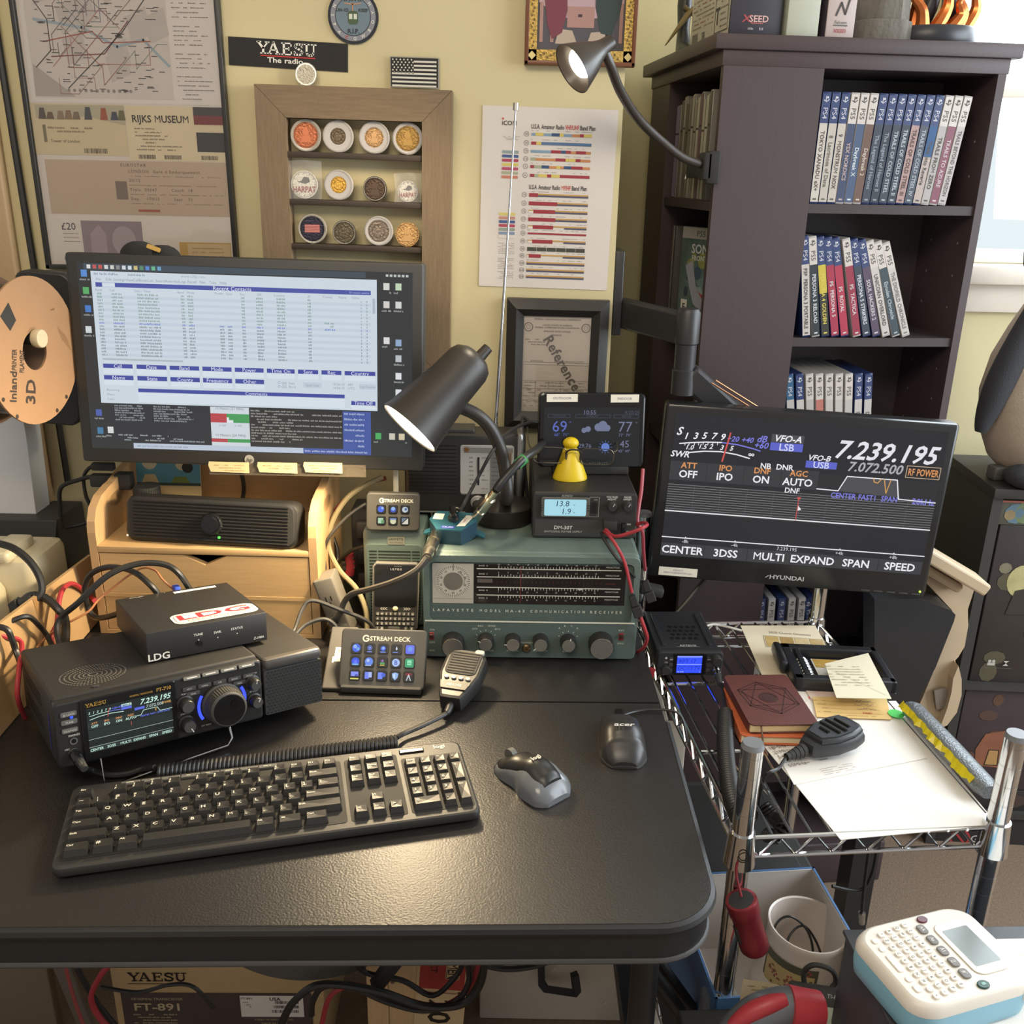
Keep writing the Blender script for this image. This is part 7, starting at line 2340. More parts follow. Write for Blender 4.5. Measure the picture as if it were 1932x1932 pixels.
def plug(parent, name, p0, p1, r):
 q_ = MB()
 p0, p1 = V(p0), V(p1)
 d = p1 - p0
 for a_, b_, k in ((0, .35, 1.0), (.35, .42, .8), (.42, .75, 1.08), (.75, 1, .8)):
  q_.cyl(p0 + d * a_, p0 + d * b_, r * k, None, BRASS, 16)
 for k in range(16):
  pass
 return q_.build(name, parent)
def sw_local(px, py, y):
 return SWM.inverted() @ PY(px, py, y)
plug(SWO, 'connector', (.026, .026, .016), sw_local(936, 925, 1.295), .0078)
plug(SWO, 'connector', (-.008, .028, .016), (-.004, .050, .020), .0066)
plug(SWO, 'connector', (-.022, -.008, .013), sw_local(806, 1052, 1.232), .0086)
cx0 = PY(936, 925, 1.295)
m = MB()
m.tube([cx0, PY(950, 905, 1.30), PY(985, 868, 1.32), PY(1010, 850, 1.36), PY(1024, 838, 1.42)], .0062, CABLE, 10, 6)
t = solo('coax_cable', m, 'thick black coax with green tape rising from the blue switch past the lamp base', 'cable')
m = MB()
m.tube([PY(975, 878, 1.317), PY(990, 864, 1.325)], .0078, mat('green_tape', '#3f8a50', 0.5), 12, 1)
m.build('green_tape', t)
world_tube('coax_cable', [SWM @ V((-.004, .050, .020)), PY(870, 960, 1.30), PY(886, 930, 1.31), PY(905, 895, 1.32), PY(930, 850, 1.33), PY(960, 815, 1.40), PY(1000, 797, 1.48), PY(1022, 800, 1.5)], .0026, CABLE, 'thin black cable running up from the blue switch in front of the lamp neck')
world_tube('coax_cable', [PY(806, 1052, 1.232), PY(790, 1072, 1.228), PY(765, 1088, 1.232), PY(730, 1102, 1.25), PY(695, 1112, 1.27), PY(665, 1120, 1.29), PY(650, 1135, 1.30), PY(640, 1160, 1.30), PY(625, 1172, 1.31)], .0046, mat('grey_black_coax', '#45423d', .45), 'grey-black coax falling from the blue switch across the handheld device')
# red and black power leads at the right end of the stack
PSUX = PY(1140, 1003, 1.32)
world_tube('power_lead', [PSUX, PY(1150, 1012, 1.285), PY(1163, 1030, 1.262), PY(1178, 1060, 1.254), PY(1187, 1095, 1.250), PY(1192, 1118, 1.250)], .0024, REDW, 'red lead falling from the power supply across the dial side of the receiver')
world_tube('power_lead', [PSUX + V((-.004, 0, -.002)), PY(1140, 1018, 1.285), PY(1160, 1048, 1.262), PY(1180, 1070, 1.256), PY(1200, 1090, 1.27), PY(1212, 1095, 1.30)], .0024, CABLE, 'black lead falling beside the red one from the power supply')
world_tube('power_lead', [PSUX + V((.002, 0, .003)), PY(1160, 1012, 1.29), PY(1190, 1005, 1.28), PY(1212, 996, 1.28), PY(1221, 990, 1.30), PY(1214, 986, 1.33), PY(1200, 990, 1.345)], .0027, REDW, 'bright red lead looping out from the power supply to the right')
world_tube('power_lead', [PY(1213, 885, 1.42), PY(1210, 925, 1.40), PY(1205, 958, 1.38), PY(1203, 985, 1.37), PY(1212, 1005, 1.37), PY(1214, 1040, 1.38), PY(1217, 1075, 1.40)], .0030, mat('dark_red_wire', '#a0404a', 0.45), 'dark red lead hanging behind the right end of the power supply')
world_tube('power_lead', [PY(1208, 1163, 1.252), PY(1216, 1185, 1.250), PY(1221, 1205, 1.256), PY(1214, 1222, 1.27), PY(1203, 1230, 1.29)], .0027, REDW, 'red lead bowing out at the lower right corner of the receiver')
for k, (px, py, lab) in enumerate(((1198, 1140, 'black wire connector pair on the red lead at the receiver edge'), (1222, 1112, 'black wire connector behind the right end of the receiver'))):
 m = MB()
 m.T = frame(PY(px, py, 1.250 + k * .04), (.35, 0, -.9), (.9, 0, .35))
 m.box(-.014, .002, -.0055, .0055, -.005, .005, BLKM, .0015)
 m.box(.003, .020, -.0072, .0072, -.006, .006, BLKM, .0015)
 solo('wire_connector', m, lab, 'connector')
m = MB()
m.prism([(p[0], p[1]) for p in rrect(.010, .045, .003, 3)], 0, .002, REDW)
m.v = [(v_[0], v_[2], v_[1]) for v_ in m.v]
solo('red_tag', m, 'flat red strap end hanging between table and wire rack', 'strap', PY(1224, 1285, 1.285), (0, 12, 0))
# ================================================================ HAND MICROPHONE WITH COILED CORD
MIC = thing('hand_microphone', 'black hand microphone with slotted front and coiled cord, lying before the receiver', 'microphone', (-.074, 1.108, .7435), (15, 0, -14))
MICM = Matrix.Translation(V(MIC.location)) @ Euler((R(15), 0, R(-14))).to_matrix().to_4x4()
m = MB()
mb_ = mat('mic_black', '#1f1e1d', 0.45)
m.prism([(-.014, 0), (.014, 0), (.019, .012), (.029, .045), (.0295, .080), (.024, .091), (.012, .095), (-.012, .095), (-.024, .091), (-.0295, .080), (-.029, .045), (-.019, .012)], 0, .026, mb_, .005)
m.build('body', MIC)
m = MB()
m.fr((0, 0, .026), **TOP)
m.prism(rrect(.044, .044, .008, 4, 0, .066), -.001, .0012, BLKM, .0006)
for k in range(8):
 m.tube([(-.0185, .049 + k * .0052, .0015), (.0185, .049 + k * .0052, .0015)], .0013, mat('grille_bar', '#57534b', 0.4), 6, 1)
m.build('grille', MIC)
m = MB()
m.fr((0, 0, .026), **TOP)
for k in range(4):
 m.prism(circ(.0035, 12, -.015 + k * .010, .036, .8), 0, .0026, mat('mic_button', '#8f8b82', 0.35), .0005)
m.build('buttons', MIC)
m = MB()
m.fr((0, 0, .026), **TOP)
m.prism([(-.017, .015), (.017, .015), (.021, .028), (-.021, .028)], 0, .002, mat('mic_plate', '#3f3a32', 0.5))
m.txt('SSM-75E', 0, .0215, .004, ink('#d2cdb8'), .0024, b=1)
m.build('name_plate', MIC)
m = MB()
m.fr((0, 0, .026), **TOP)
m.prism(rrect(.013, .008, .003, 3, .017, .089), -.002, .003, mat('mic_top_button', '#a8a49a', 0.35), .001)
m.build('top_button', MIC)
MI = MICM.inverted()
def helix(center, r, turns, m_, rt, mb2, per=11):
 C = spline(center, 14)
 # resample by length
 L = [0]
 for a_, b_ in zip(C[:-1], C[1:]):
  L.append(L[-1] + (b_ - a_).length)
 N = int(turns * per)
 out = []
 j = 0
 for i in range(N + 1):
  s_ = L[-1] * i / N
  while j < len(L) - 2 and L[j + 1] < s_:
   j += 1
  f_ = (s_ - L[j]) / max(1e-9, L[j + 1] - L[j])
  p = C[j].lerp(C[j + 1], f_)
  t_ = (C[j + 1] - C[j]).normalized()
  up = V((0, 0, 1))
  b2 = t_.cross(up).normalized()
  up = b2.cross(t_)
  a_ = 2 * math.pi * i / per
  out.append(p + b2 * (r * math.cos(a_)) + up * (r * math.sin(a_)))
 mb2.tube(out, rt, m_, 6, 1)
m = MB()
st = [MICM @ V((0, .002, .013)), MICM @ V((0, -.012, .012)), PZ(835, 1350, .752), PZ(795, 1370, .75), PZ(762, 1384, .749), PZ(748, 1392, .7535)]
m.tube([MI @ p for p in st], .0032, CABLE, 8, 6)
m.tube([MI @ p for p in (st[0], st[1], st[1].lerp(st[2], .4))], lambda t_: .0062 - .0022 * t_, CABLE, 10, 3)
cc = [PZ(748, 1402, .7505), PZ(700, 1409, .7505), PZ(600, 1422, .7505), PZ(500, 1436, .7505), PZ(400, 1448, .7505), PZ(330, 1455, .7505), PZ(296, 1459, .7505)]
helix([MI @ p for p in cc], .0088, 58, CABLE, .0024, m)
en = [PZ(292, 1448, .757), PZ(272, 1450, .750), PZ(240, 1460, .747), PZ(205, 1462, .747), PZ(170, 1452, .752), L2(FTM, (.020, -.022, .008)), L2(FTM, (.0165, -.004, .016))]
m.tube([MI @ p for p in en], .0034, CABLE, 8, 6)
m.build('coiled_cord', MIC)
m = MB()
p0, p1 = MI @ L2(FTM, (.0165, -.001, .016)), MI @ L2(FTM, (.021, -.028, .007))
m.cyl(p0, p0.lerp(p1, .5), .0062, .006, BLKG, 14)
m.cyl(p0.lerp(p1, .5), p1, .0052, .004, BLKM, 14)
m.build('cord_plug', MIC)
# ================================================================ KEYBOARD AND MICE
KB = thing('keyboard', 'full-size black computer keyboard with number pad lying aslant at the front of the table', 'keyboard', PZ(97, 1664, .741) + V((0, 0, .0015)), (2.6, 0, 14.1))
KB.scale = (1, .945, 1)
kbm_ = mat('keyboard_black', '#2b2927', 0.5, bump=.1, bscale=900)
keym = mat('key_black', '#262422', 0.42)
m = MB()
KW, KD = .441, .143
m.prism(rrect(KW, KD, .010, 5, KW / 2, KD / 2), 0.001, .0125, kbm_, .003)
m.build('base', KB)
m = MB()
m.box(.02, .05, .12, .135, -.006, .002, kbm_, .002)
m.box(KW - .05, KW - .02, .12, .135, -.006, .002, kbm_, .002)
m.build('rear_feet', KB)
m = MB()
m.fr((0, 0, .0127), **TOP)
for x0, x1, y0, y1 in ((.006, .296, .012, .128), (.300, .362, .012, .128), (.366, .437, .012, .117)):
 m.poly(rrect(x1 - x0, y1 - y0, .004, 3, (x0 + x1) / 2, (y0 + y1) / 2), mat('key_well', '#1f1d1b', 0.7), .0002)
m.txt('logi', .415, .1335, .0070, ink('#c9c6b8'), .0003, b=1)
m.scrib(.372, .137, .388, .002, ink('#9a968a'), 3, .0003)
m.build('deck', KB)
m = MB()
m.box(.366, .396, .126, .134, .012, .0145, BLKG, .003)
m.build('status_light_window', KB)
leg = ink('#cfcab9')
U = .0190
keys = []                                        # x, y, width, depth, legends
def krow(y, x, items, d=.0155):
 for it in items:
  w = 1.0
  if isinstance(it, tuple):
   it, w = it
  if it is not None:
   keys.append((x + .0015, y, w * U - .0030, d, it))
  x += w * U
X0 = .0085
krow(.0145, X0, [('Ctrl', 1.45), ('#', 1.25), ('Alt', 1.25), ('', 6.0), ('Alt', 1.25), ('=', 1.5), ('Ctrl', 1.45)])
krow(.0335, X0, [('Shift', 2.25)] + list('ZXCVBNM') + ['<,', '>.', '?/', ('Shift', 2.75)])
krow(.0525, X0, [('Caps', 1.75)] + list('ASDFGHJKL') + [':;', '"\'', ('Enter', 2.25)])
krow(.0715, X0, [('Tab', 1.5)] + list('QWERTYUIOP') + ['[', ']', ('|', 1.5)])
krow(.0905, X0, ['~', '1!', '2@', '3#', '4$', '5%', '6^', '7&', '8*', '9(', '0)', '-_', '=+', ('Back', 2.0)])
krow(.1115, X0, ['Esc', (None, .85), 'F1', 'F2', 'F3', 'F4', (None, .55), 'F5', 'F6', 'F7', 'F8', (None, .55), 'F9', 'F10', 'F11', 'F12'], .0135)
X1 = .3025
for y, row in ((.0145, ['<', '~', '>']), (.0335, [None, '^', None]), (.0715, ['Del', 'End', 'Pg']), (.0905, ['Ins', 'Home', 'PgUp'])):
 krow(y, X1, row)
krow(.1115, X1, ['Prt', 'Scr', 'Brk'], .0125)
X2 = .3675
U2 = .0172
for y, row in ((.0905, ['Num', '/', '*', '-']), (.0715, ['7', '8', '9']), (.0525, ['4', '5', '6']), (.0335, ['1', '2', '3'])):
 for i, k_ in enumerate(row):
  keys.append((X2 + .001 + i * U2, y, U2 - .0026, .0155, k_))
keys.append((X2 + .001, .0145, 2 * U2 - .0026, .0155, '0'))
keys.append((X2 + .001 + 2 * U2, .0145, U2 - .0026, .0155, '.'))
keys.append((X2 + .001 + 3 * U2, .0525, U2 - .0026, .0345, '+'))
keys.append((X2 + .001 + 3 * U2, .0145, U2 - .0026, .0345, 'Ent'))
rest = []
def keycap(mb, x, y, w, d, tx, top=.0205):
 base = .0122
 i_, j_ = .0021, .0024
 vs = [(x, y, base), (x + w, y, base), (x + w, y + d, base), (x, y + d, base),
 (x + .0004, y + .0006, base + .002), (x + w - .0004, y + .0006, base + .002), (x + w - .0004, y + d - .0004, base + .002), (x + .0004, y + d - .0004, base + .002),
 (x + i_, y + j_ + .0012, top), (x + w - i_, y + j_ + .0012, top), (x + w - i_, y + d - .0010, top + .0006), (x + i_, y + d - .0010, top + .0006)]
 # shallow dished top
 n0 = len(vs)
 vs += [(x + w * .5, y + d * .55, top - .0004)]
 mb.add(vs, [(0, 3, 2, 1), (0, 1, 5, 4), (1, 2, 6, 5), (2, 3, 7, 6), (3, 0, 4, 7), (4, 5, 9, 8), (5, 6, 10, 9), (6, 7, 11, 10), (7, 4, 8, 11), (8, 9, n0), (9, 10, n0), (10, 11, n0), (11, 8, n0)], keym)
 T0 = mb.T
 mb.T = T0 @ Matrix.Translation((0, 0, top + .0004))
 if tx:
  if len(tx) == 2 and not tx.isalpha():
   mb.txt(tx[1], x + i_ + .0008, y + d - .0042, .0030, leg, .0003, 'l', b=1)
   mb.txt(tx[0], x + i_ + .0008, y + d - .0085, .0030, leg, .0003, 'l', b=1)
  elif len(tx) == 1:
   mb.txt(tx, x + i_ + .0016, y + d - .0052, .0042, leg, .0003, 'l', b=1, sx=1.2)
  else:
   mb.txt(tx, x + i_ + .0006, y + d - .0046, .0028, leg, .0003, 'l', b=1, maxw=w - 2 * i_ - .0008)
 mb.T = T0
order = sorted(range(len(keys)), key=lambda i: -keys[i][2] * keys[i][3])
for rank, i in enumerate(order):
 x, y, w, d, tx = keys[i]
 if rank < 98:
  m = MB()
  keycap(m, x, y, w, d, tx)
  m.build('key', KB)
 else:
  rest.append(keys[i])
m = MB()
for x, y, w, d, tx in rest:
 keycap(m, x, y, w, d, tx)
for i in range(8):
 m.box(.052 + i * .0215, .0725 + i * .0215, .1295, .1355, .012, .0155, GREY, .0008)
 T0 = m.T
 m.T = Matrix.Translation((0, 0, .0157))
 m.scrib(.058 + i * .0215, .1325, .066 + i * .0215, .002, leg, i, .0002)
 m.T = T0
o_ = m.build('small_keys', KB)
o_['kind'] = 'stuff'
def dome(mb, L, wf, hf, m_, z0=0.0, n=20, k=22, zoff=0.0, t0=0.02, t1=0.98, cx=lambda t_: 0):
 """Mouse-like shell: half-ellipse cross-sections along y, front at +y."""
 rings = []
 for i in range(n + 1):
  t_ = t0 + (t1 - t0) * i / n
  w, h = wf(t_), hf(t_)
  y = L * (t_ - .5)
  rings.append([(cx(t_) + w * math.copysign(abs(math.cos(math.pi * j / k)) ** .8, math.cos(math.pi * j / k)), y, z0 + h * max(0, math.sin(math.pi * j / k)) ** .75 + zoff) for j in range(k + 1)])
 mb.loft(rings, m_, True, True, False)
 mb.add([r_[0] for r_ in rings] + [r_[-1] for r_ in rings], [(i, i + 1, n + 2 + i, n + 1 + i) for i in range(n)], m_)
def prof(pts):
 def f(t_):
  for (a, u), (b, v_) in zip(pts[:-1], pts[1:]):
   if t_ <= b:
    k_ = (t_ - a) / (b - a)
    k_ = k_ * k_ * (3 - 2 * k_)
    return u + (v_ - u) * k_
  return pts[-1][1]
 return f
t = thing('computer_mouse', 'black wireless mouse with grey sides, near the right end of the keyboard', 'mouse', (.031, .958, DESK + .0005), (0, 0, 41))
m = MB()
wf = prof([(0, .012), (.04, .022), (.14, .029), (.35, .030), (.58, .0235), (.8, .025), (.95, .022), (1, .010)])
hf = prof([(0, .006), (.06, .018), (.2, .030), (.42, .0365), (.7, .028), (.93, .016), (1, .006)])
dome(m, .100, wf, lambda t_: hf(t_) * .86, mat('mouse_grey', '#66696d', 0.22))
m.build('lower_shell', t)
m = MB()
wf2 = prof([(0, .006), (.10, .018), (.3, .0225), (.58, .021), (.8, .0235), (1, .018)])
dome(m, .100, lambda t_: wf2(t_) * 1.0, lambda t_: hf(t_) * 1.0, mat('mouse_black', '#1e1d1c', 0.38), t0=.13, t1=.985, zoff=.0006)
m.build('top_shell', t)
m = MB()
m.T = frame((0, -.006, .0381), (1, 0, 0), (0, 1, 0))
m.txt('logi', 0, 0, .0062, ink('#cfcab9'), .0004, b=1)
m.build('logo', t)
m = MB()
m.cyl((-.0035, .037, .019), (.0035, .037, .019), .0085, None, GREY, 20)
m.build('scroll_wheel', t)
t = thing('computer_mouse', 'all-black corded mouse near the right edge of the table', 'mouse', (.146, 1.042, DESK + .0005), (0, 0, -1))
m = MB()
wf = prof([(0, .012), (.05, .021), (.2, .0285), (.45, .0290), (.8, .0270), (.95, .0245), (1, .016)])
hf = prof([(0, .006), (.06, .017), (.22, .030), (.45, .0355), (.75, .026), (.95, .015), (1, .008)])
dome(m, .108, wf, hf, mat('mouse_black2', '#2d2b2a', 0.36))
m.build('shell', t)
m = MB()
dome(m, .110, lambda t_: wf(t_) * 1.03, lambda t_: hf(t_) * .35, BLKM)
m.build('lower_rim', t)
m = MB()
m.T = frame((0, -.012, .0366), (1, 0, 0), (0, 1, -.05))
m.txt('acer', 0, 0, .0085, ink('#c4c2bc'), .0006, b=1, sh=.25, sx=1.15)
m.build('logo', t)
m = MB()
m.box(-.006, .006, .030, .048, .016, .0245, BLKG, .003)
m.build('scroll_wheel', t)
m = MB()
m.tube([(0.004, .052, .008), (.008, .060, .006), (.022, .072, .004), (.045, .080, .0035), (.075, .078, .004), (.088, .072, -.004), (.095, .060, -.03)], .0018, CABLE, 8, 5)
m.build('cord', t)
# ================================================================ CHROME WIRE RACK
RKZ = 0.700
ry = 4.6
RO = V((.263, .915, 0))
RK = thing('wire_rack', 'chrome wire shelving rack with papers and a mobile radio, right of the table', 'shelf', RO, (0, 0, ry))
RKM = Matrix.Translation(RO) @ Matrix.Rotation(R(ry), 4, 'Z')
RWd, RDp = .315, .555
PT = {(0, 0): (.012, .0), (1, 0): (.322, .004), (0, 1): (.0, RDp), (1, 1): (RWd, RDp)}
for (i, j), (x, y) in PT.items():
 m = MB()
 top = .825 if j == 0 else (.775 if i == 1 else .90)
 m.cyl((x, y, 0.02), (x, y, top), .0125, None, CHROME, 20)
 m.lathe([(0, 0)], CHROME) if False else None
 for k in range(int((top - .05) / .0254)):
  if j == 0 or k > 20:
   z = top - .012 - k * .0254
   T0 = m.T
   m.T = Matrix.Translation((x, y, z))
   m.lathe([(.0126, -.0008), (.0121, 0), (.0126, .0008)], mat('groove_dark', '#6f6f70', 0.3, 1), 20, False)
   m.T = T0
 m.build('post', RK)
 m = MB()
 m.cyl((x, y, top - .002), (x, y, top + .004), .0132, .0115, mat('post_cap', '#74767a', 0.4), 20)
 m.build('post_cap', RK)
 for z in (RKZ, .20):
  m = MB()
  m.cyl((x, y, z - .034), (x, y, z + .010), .0185, .0150, CHROME, 20)
  if i == 0 and j == 0:
   m.T = frame((x - .002, y - .0178, z - .012), **FRONT)
   m.ring(0, 0, .006, .0075, mat('badge_dark', '#555555', .3, 1), .001)
  m.build('collar', RK)
def rail(mb, a, b, z, sag=-.026):
 a, b = V((a[0], a[1], z)), V((b[0], b[1], z))
 mb.tube([a, b], .0030, CHROME, 8, 1)
 a2, b2 = a + V((0, 0, sag)), b + V((0, 0, sag))
 mb.tube([a2, b2], .0030, CHROME, 8, 1)
 n = max(3, int((b - a).length / .042))
 P = []
 for k in range(n * 2 + 1):
  q_ = a.lerp(b, k / (n * 2))
  P.append(q_ + V((0, 0, sag if k % 2 else 0)))
 mb.tube(P, .0022, CHROME, 6, 1)
for z in (RKZ, .20):
 sh_ = MB()
 for a, b in (((0, 0), (1, 0)), ((1, 0), (1, 1)), ((1, 1), (0, 1)), ((0, 1), (0, 0))):
  rail(sh_, PT[a], PT[b], z)
 sh_.build('shelf_truss', RK)
 sh_ = MB()
 for k in range(13):
  f_ = (k + .6) / 13.2
  a = V((PT[(0, 0)][0] + (PT[(1, 0)][0] - PT[(0, 0)][0]) * f_, 0, z))
  b = V((PT[(0, 1)][0] + (PT[(1, 1)][0] - PT[(0, 1)][0]) * f_, RDp, z))
  sh_.tube([a, b], .0019, CHROME, 6, 1)
 for y in (.18, .36, .48):
  sh_.tube([(.006, y, z - .004), (.316, y, z - .004)], .0030, CHROME, 8, 1)
 sh_.build('shelf_wires', RK)
SZ = RKZ + .0025                                   # paper level
# liner seen under the wires
papers = []
def sheet(name, label, corners, z, m_, draw=None, cat='paper', th=.0008, curl=None):
 """A sheet through four measured table-level corners: back-left, back-right, front-right, front-left."""
 P = [PZ(px, py, z) for px, py in corners]
 u = (P[1] - P[0])
 O_ = P[3]
 q = MB()
 ux = (P[2] - P[3]).normalized()
 q.T = frame((0, 0, 0), ux, P[0] - P[3])
 inv = q.T.inverted()
 loc = [inv @ (p - O_) for p in P]
 N = 8
 grid = []
 for j in range(N + 1):
  for i in range(N + 1):
   a, b = i / N, j / N
   p = loc[3].lerp(loc[2], a).lerp(loc[0].lerp(loc[1], a), b)
   grid.append((p.x, p.y, (curl(a, b) if curl else 0)))
 fs = [(j * (N + 1) + i, j * (N + 1) + i + 1, (j + 1) * (N + 1) + i + 1, (j + 1) * (N + 1) + i) for j in range(N) for i in range(N)]
 q.add(grid, fs, m_, True)
 q.add([(p[0], p[1], p[2] - th) for p in grid], [f[::-1] for f in fs], m_, True)
 edge = [i for i in range(N + 1)] + [i * (N + 1) + N for i in range(1, N + 1)] + [N * (N + 1) + i for i in range(N - 1, -1, -1)] + [i * (N + 1) for i in range(N - 1, 0, -1)]
 M_ = (N + 1) ** 2
 b0 = len(q.v) - 2 * M_
 q.f.extend([(b0 + edge[i], b0 + M_ + edge[i], b0 + M_ + edge[(i + 1) % len(edge)], b0 + edge[(i + 1) % len(edge)]) for i in range(len(edge))])
 q.mi.extend([q.mats.index(m_)] * len(edge))
 q.sm.extend([False] * len(edge))
 if draw:
  draw(q, (loc[2] - loc[3]).length, (loc[0] - loc[3]).length)
 return solo(name, q, label, cat, O_)
def d_big(q, w, h):
 for k, tx in enumerate(('18MHz', '21MHz', '24MHz', '28MHz', '50MHz')):
  q.txt(tx, .012 + k * .0008, .078 - k * .0105, .0062, ink('#77706c'), .0006, 'l')
  q.scrib(.040, .078 - k * .0105, .075, .003, ink('#8a8480'), k, .0006)
 for k in range(4):
  q.scrib(.05, .018 - k * .004, .10, .0016, ink('#b0a8a4'), k + 9, .0006)
 rg_ = random.Random(4)
 for k in range(6):
  v = .122 - k * .008
  P = [(.105, v)]
  while P[-1][0] < .165:
   P.append((P[-1][0] + .0022, v + rg_.uniform(-.0025, .0025)))
  q.line(P, .0006, ink('#6a6c80'), .0006)
  q.line([(.088, v - .004), (.102, v - .004)], .0005, ink('#8a8a90'), .0006)
A_ = [(1512, 1300), (1690, 1318), (1882, 1556), (1585, 1584)]
sheet('printed_sheet', 'long white printed sheet reaching to the front rail of the wire rack', [(1378, 1330), (1690, 1322), (1882, 1556), (1586, 1584)], SZ, PAPER, None)
sheet('printed_sheet', 'white sheet with megahertz list and handwriting, under the leather notebook and hand microphone', [(1395, 1290), (1668, 1322), (1750, 1430), (1498, 1480)], SZ + .0012, PAPER, d_big)
def d_dir(q, w, h):
 q.txt('2020 Church Directory', w / 2, h - .020, .0070, ink('#6a6460'), .0006, maxw=w * .55)
 q.line([(w * .14, h - .034), (w * .92, h - .034), (w * .92, h - .075), (w * .14, h - .075)], .0008, ink('#8a7a60'), .0006, True)
 for k in range(4):
  q.rect(w * (.16 + k * .19), h - .072, w * (.33 + k * .19), h - .036, mat('photo_print_%d' % k, ('#c0a468', '#a88a56', '#c9b288', '#b79a66')[k], .4, var=.3, scale=90), .0006)
sheet('directory_page', 'cream printed directory page at the back of the wire rack', [(1397, 1180), (1538, 1180), (1600, 1290), (1440, 1278)], SZ, mat('cream_paper', '#dccfb4', 0.8, var=.02), d_dir)
def d_check(q, w, h):
 for k in range(4):
  v = h * (.82 - k * .19)
  q.scrib(w * .05, v, w * .22, .0018, ink('#8a7a58'), k, .0006)
  q.rect(w * .24, v - .002, w * .92, v - .0016, ink('#a48e60'), .0006)
 rg_ = random.Random(9)
 for k in range(3):
  v = h * (.84 - k * .19)
  P = [(w * .6, v)]
  while P[-1][0] < w * .86:
   P.append((P[-1][0] + .002, v + rg_.uniform(-.003, .003)))
  q.line(P, .0006, ink('#6a6470'), .0007)
 q.txt('PAID', w * .72, h * .24, .0042, ink('#b8524a'), .0007, b=1)
 q.scrib(w * .25, h * .10, w * .8, .0016, ink('#8a7a58'), 30, .0006)
 q.rect(.001, h * .86, .003, h * .98, ink('#c0524a'), .0006)
sheet('folded_letter', 'folded white letter with printed heading lying across the black tray', [(1556, 1252), (1638, 1232), (1682, 1318), (1578, 1316)], SZ + .024, mat('ivory_paper', '#d8cfb6', 0.8, var=.02), lambda q, w, h: [q.scrib(w * .12, h - .010 - k * .008, w * .8, .0026, ink('#8a8474'), k, .0009) for k in range(8)] and [q.line([(w * .05, h * .95), (w * .95, h * .08)], .0007, ink('#b9b09a'), .0008)] and None)
sheet('receipt_slip', 'yellow-tan filled-in receipt slip right of the leather notebook', [(1533, 1315), (1672, 1314), (1682, 1357), (1541, 1352)], SZ + .004, mat('tan_slip', '#d8b878', 0.75, var=.03), d_check)
sheet('stamped_envelope', 'pinkish envelope corner with a small flag stamp behind the receipt slip', [(1512, 1290), (1560, 1286), (1600, 1318), (1533, 1322)], SZ + .003, mat('pink_envelope', '#d3bdb2', 0.8, var=.02), lambda q, w, h: [q.rect(w * .3, h * .5, w * .45, h * .8, ink('#8a6a88'), .0006), q.rect(w * .3, h * .5, w * .45, h * .6, ink('#b8524a'), .0007), q.scrib(w * .5, h * .6, w * .75, .003, ink('#8a7a7a'), 3, .0006)] and None)
p_ = PZ(1690, 1350, SZ + .002)
m = MB()
m.prism(circ(.011, 28), 0, .0006, mat('green_dot', '#4ad05a', 0.5))
m.fr((0, 0, .0007), **TOP)
m.scrib(-.005, 0, .006, .003, ink('#2f6a3a'), 2, .0002)
solo('round_sticker', m, 'bright green round sticker at the right edge of the papers', 'sticker', (p_.x, p_.y, SZ + .0048))
def edges_box(px0, px1):
 return
# note books
def book(name, label, pfl, pfr, pbr, pbl, z0, th, cover, pages, rib=None, emb=False):
 zt = z0 + th
 P = [PZ(*p, zt) for p in (pfl, pfr, pbr, pbl)]
 O_ = V((P[0].x, P[0].y, z0))
 ux = (P[1] - P[0]).normalized()
 w, d = (P[1] - P[0]).length, ((P[3] - P[0]).length + (P[2] - P[1]).length) / 2
 ang = math.degrees(math.atan2(ux.y, ux.x))
 t_ = thing(name, label, 'notebook', O_, (0, 0, ang))
 dv = (P[3] - P[0])
 shear = dv.dot(ux) / d * 0
 q = MB()
 q.prism(rrect(w, d, .008, 4, w / 2, d / 2), 0, .0018, cover, .0004)
 q.prism(rrect(w, d, .008, 4, w / 2, d / 2), th - .0018, th, cover, .0004)
 q.box(0, .0018, .006, d - .006, 0.0005, th - .0005, cover)
 q.build('cover', t_)
 q = MB()
 q.box(.0018, w - .003, .0025, d - .003, .0018, th - .0018, pages)
 q.build('page_block', t_)
 if emb:
  q = MB()
  q.fr((0, 0, th), **TOP)
  dk_2 = mat('embossed_line', '#3c1f1c', 0.6)
  hx = [(w * .10, d * .68), (w * .45, d * .84), (w * .84, d * .70), (w * .90, d * .38), (w * .55, d * .20), (w * .16, d * .36)]
  q.line(hx, .0018, dk_2, .0003, True)
  q.line([(w * .5 + (p[0] - w * .5) * .86, d * .52 + (p[1] - d * .52) * .86) for p in hx], .0010, dk_2, .0003, True)
  q.line([hx[0], hx[2], hx[4], hx[0]], .0014, dk_2, .0003)
  q.line([hx[1], hx[3], hx[5], hx[1]], .0014, dk_2, .0003)
  q.ring(w * .5, d * .52, .0105, .0135, dk_2, .0004)
  q.disc(w * .5, d * .52, .0095, dk_2, .0003)
  q.build('embossed_emblem', t_)
 if rib:
  q = MB()
  q.tube([(w * .18, .004, th - .003), (w * .17, -.004, th - .010), (w * .19, -.012, .004 - z0 + SZ), (w * .185, -.030, .003 - z0 + SZ)], .0013, rib, 6, 4)
  q.build('ribbon', t_)
 return t_
rb = mat('brown_ribbon', '#6a4a38', 0.6)
book('notebook', 'orange-covered notebook lying under the brown leather one', (1398, 1388), (1540, 1392), (1500, 1296), (1372, 1296), SZ + .003, .013, mat('orange_cover', '#c4643c', 0.5), mat('page_edges', '#d8c8a4', 0.8, stretch=(1, 1, 400), var=.1), rb)
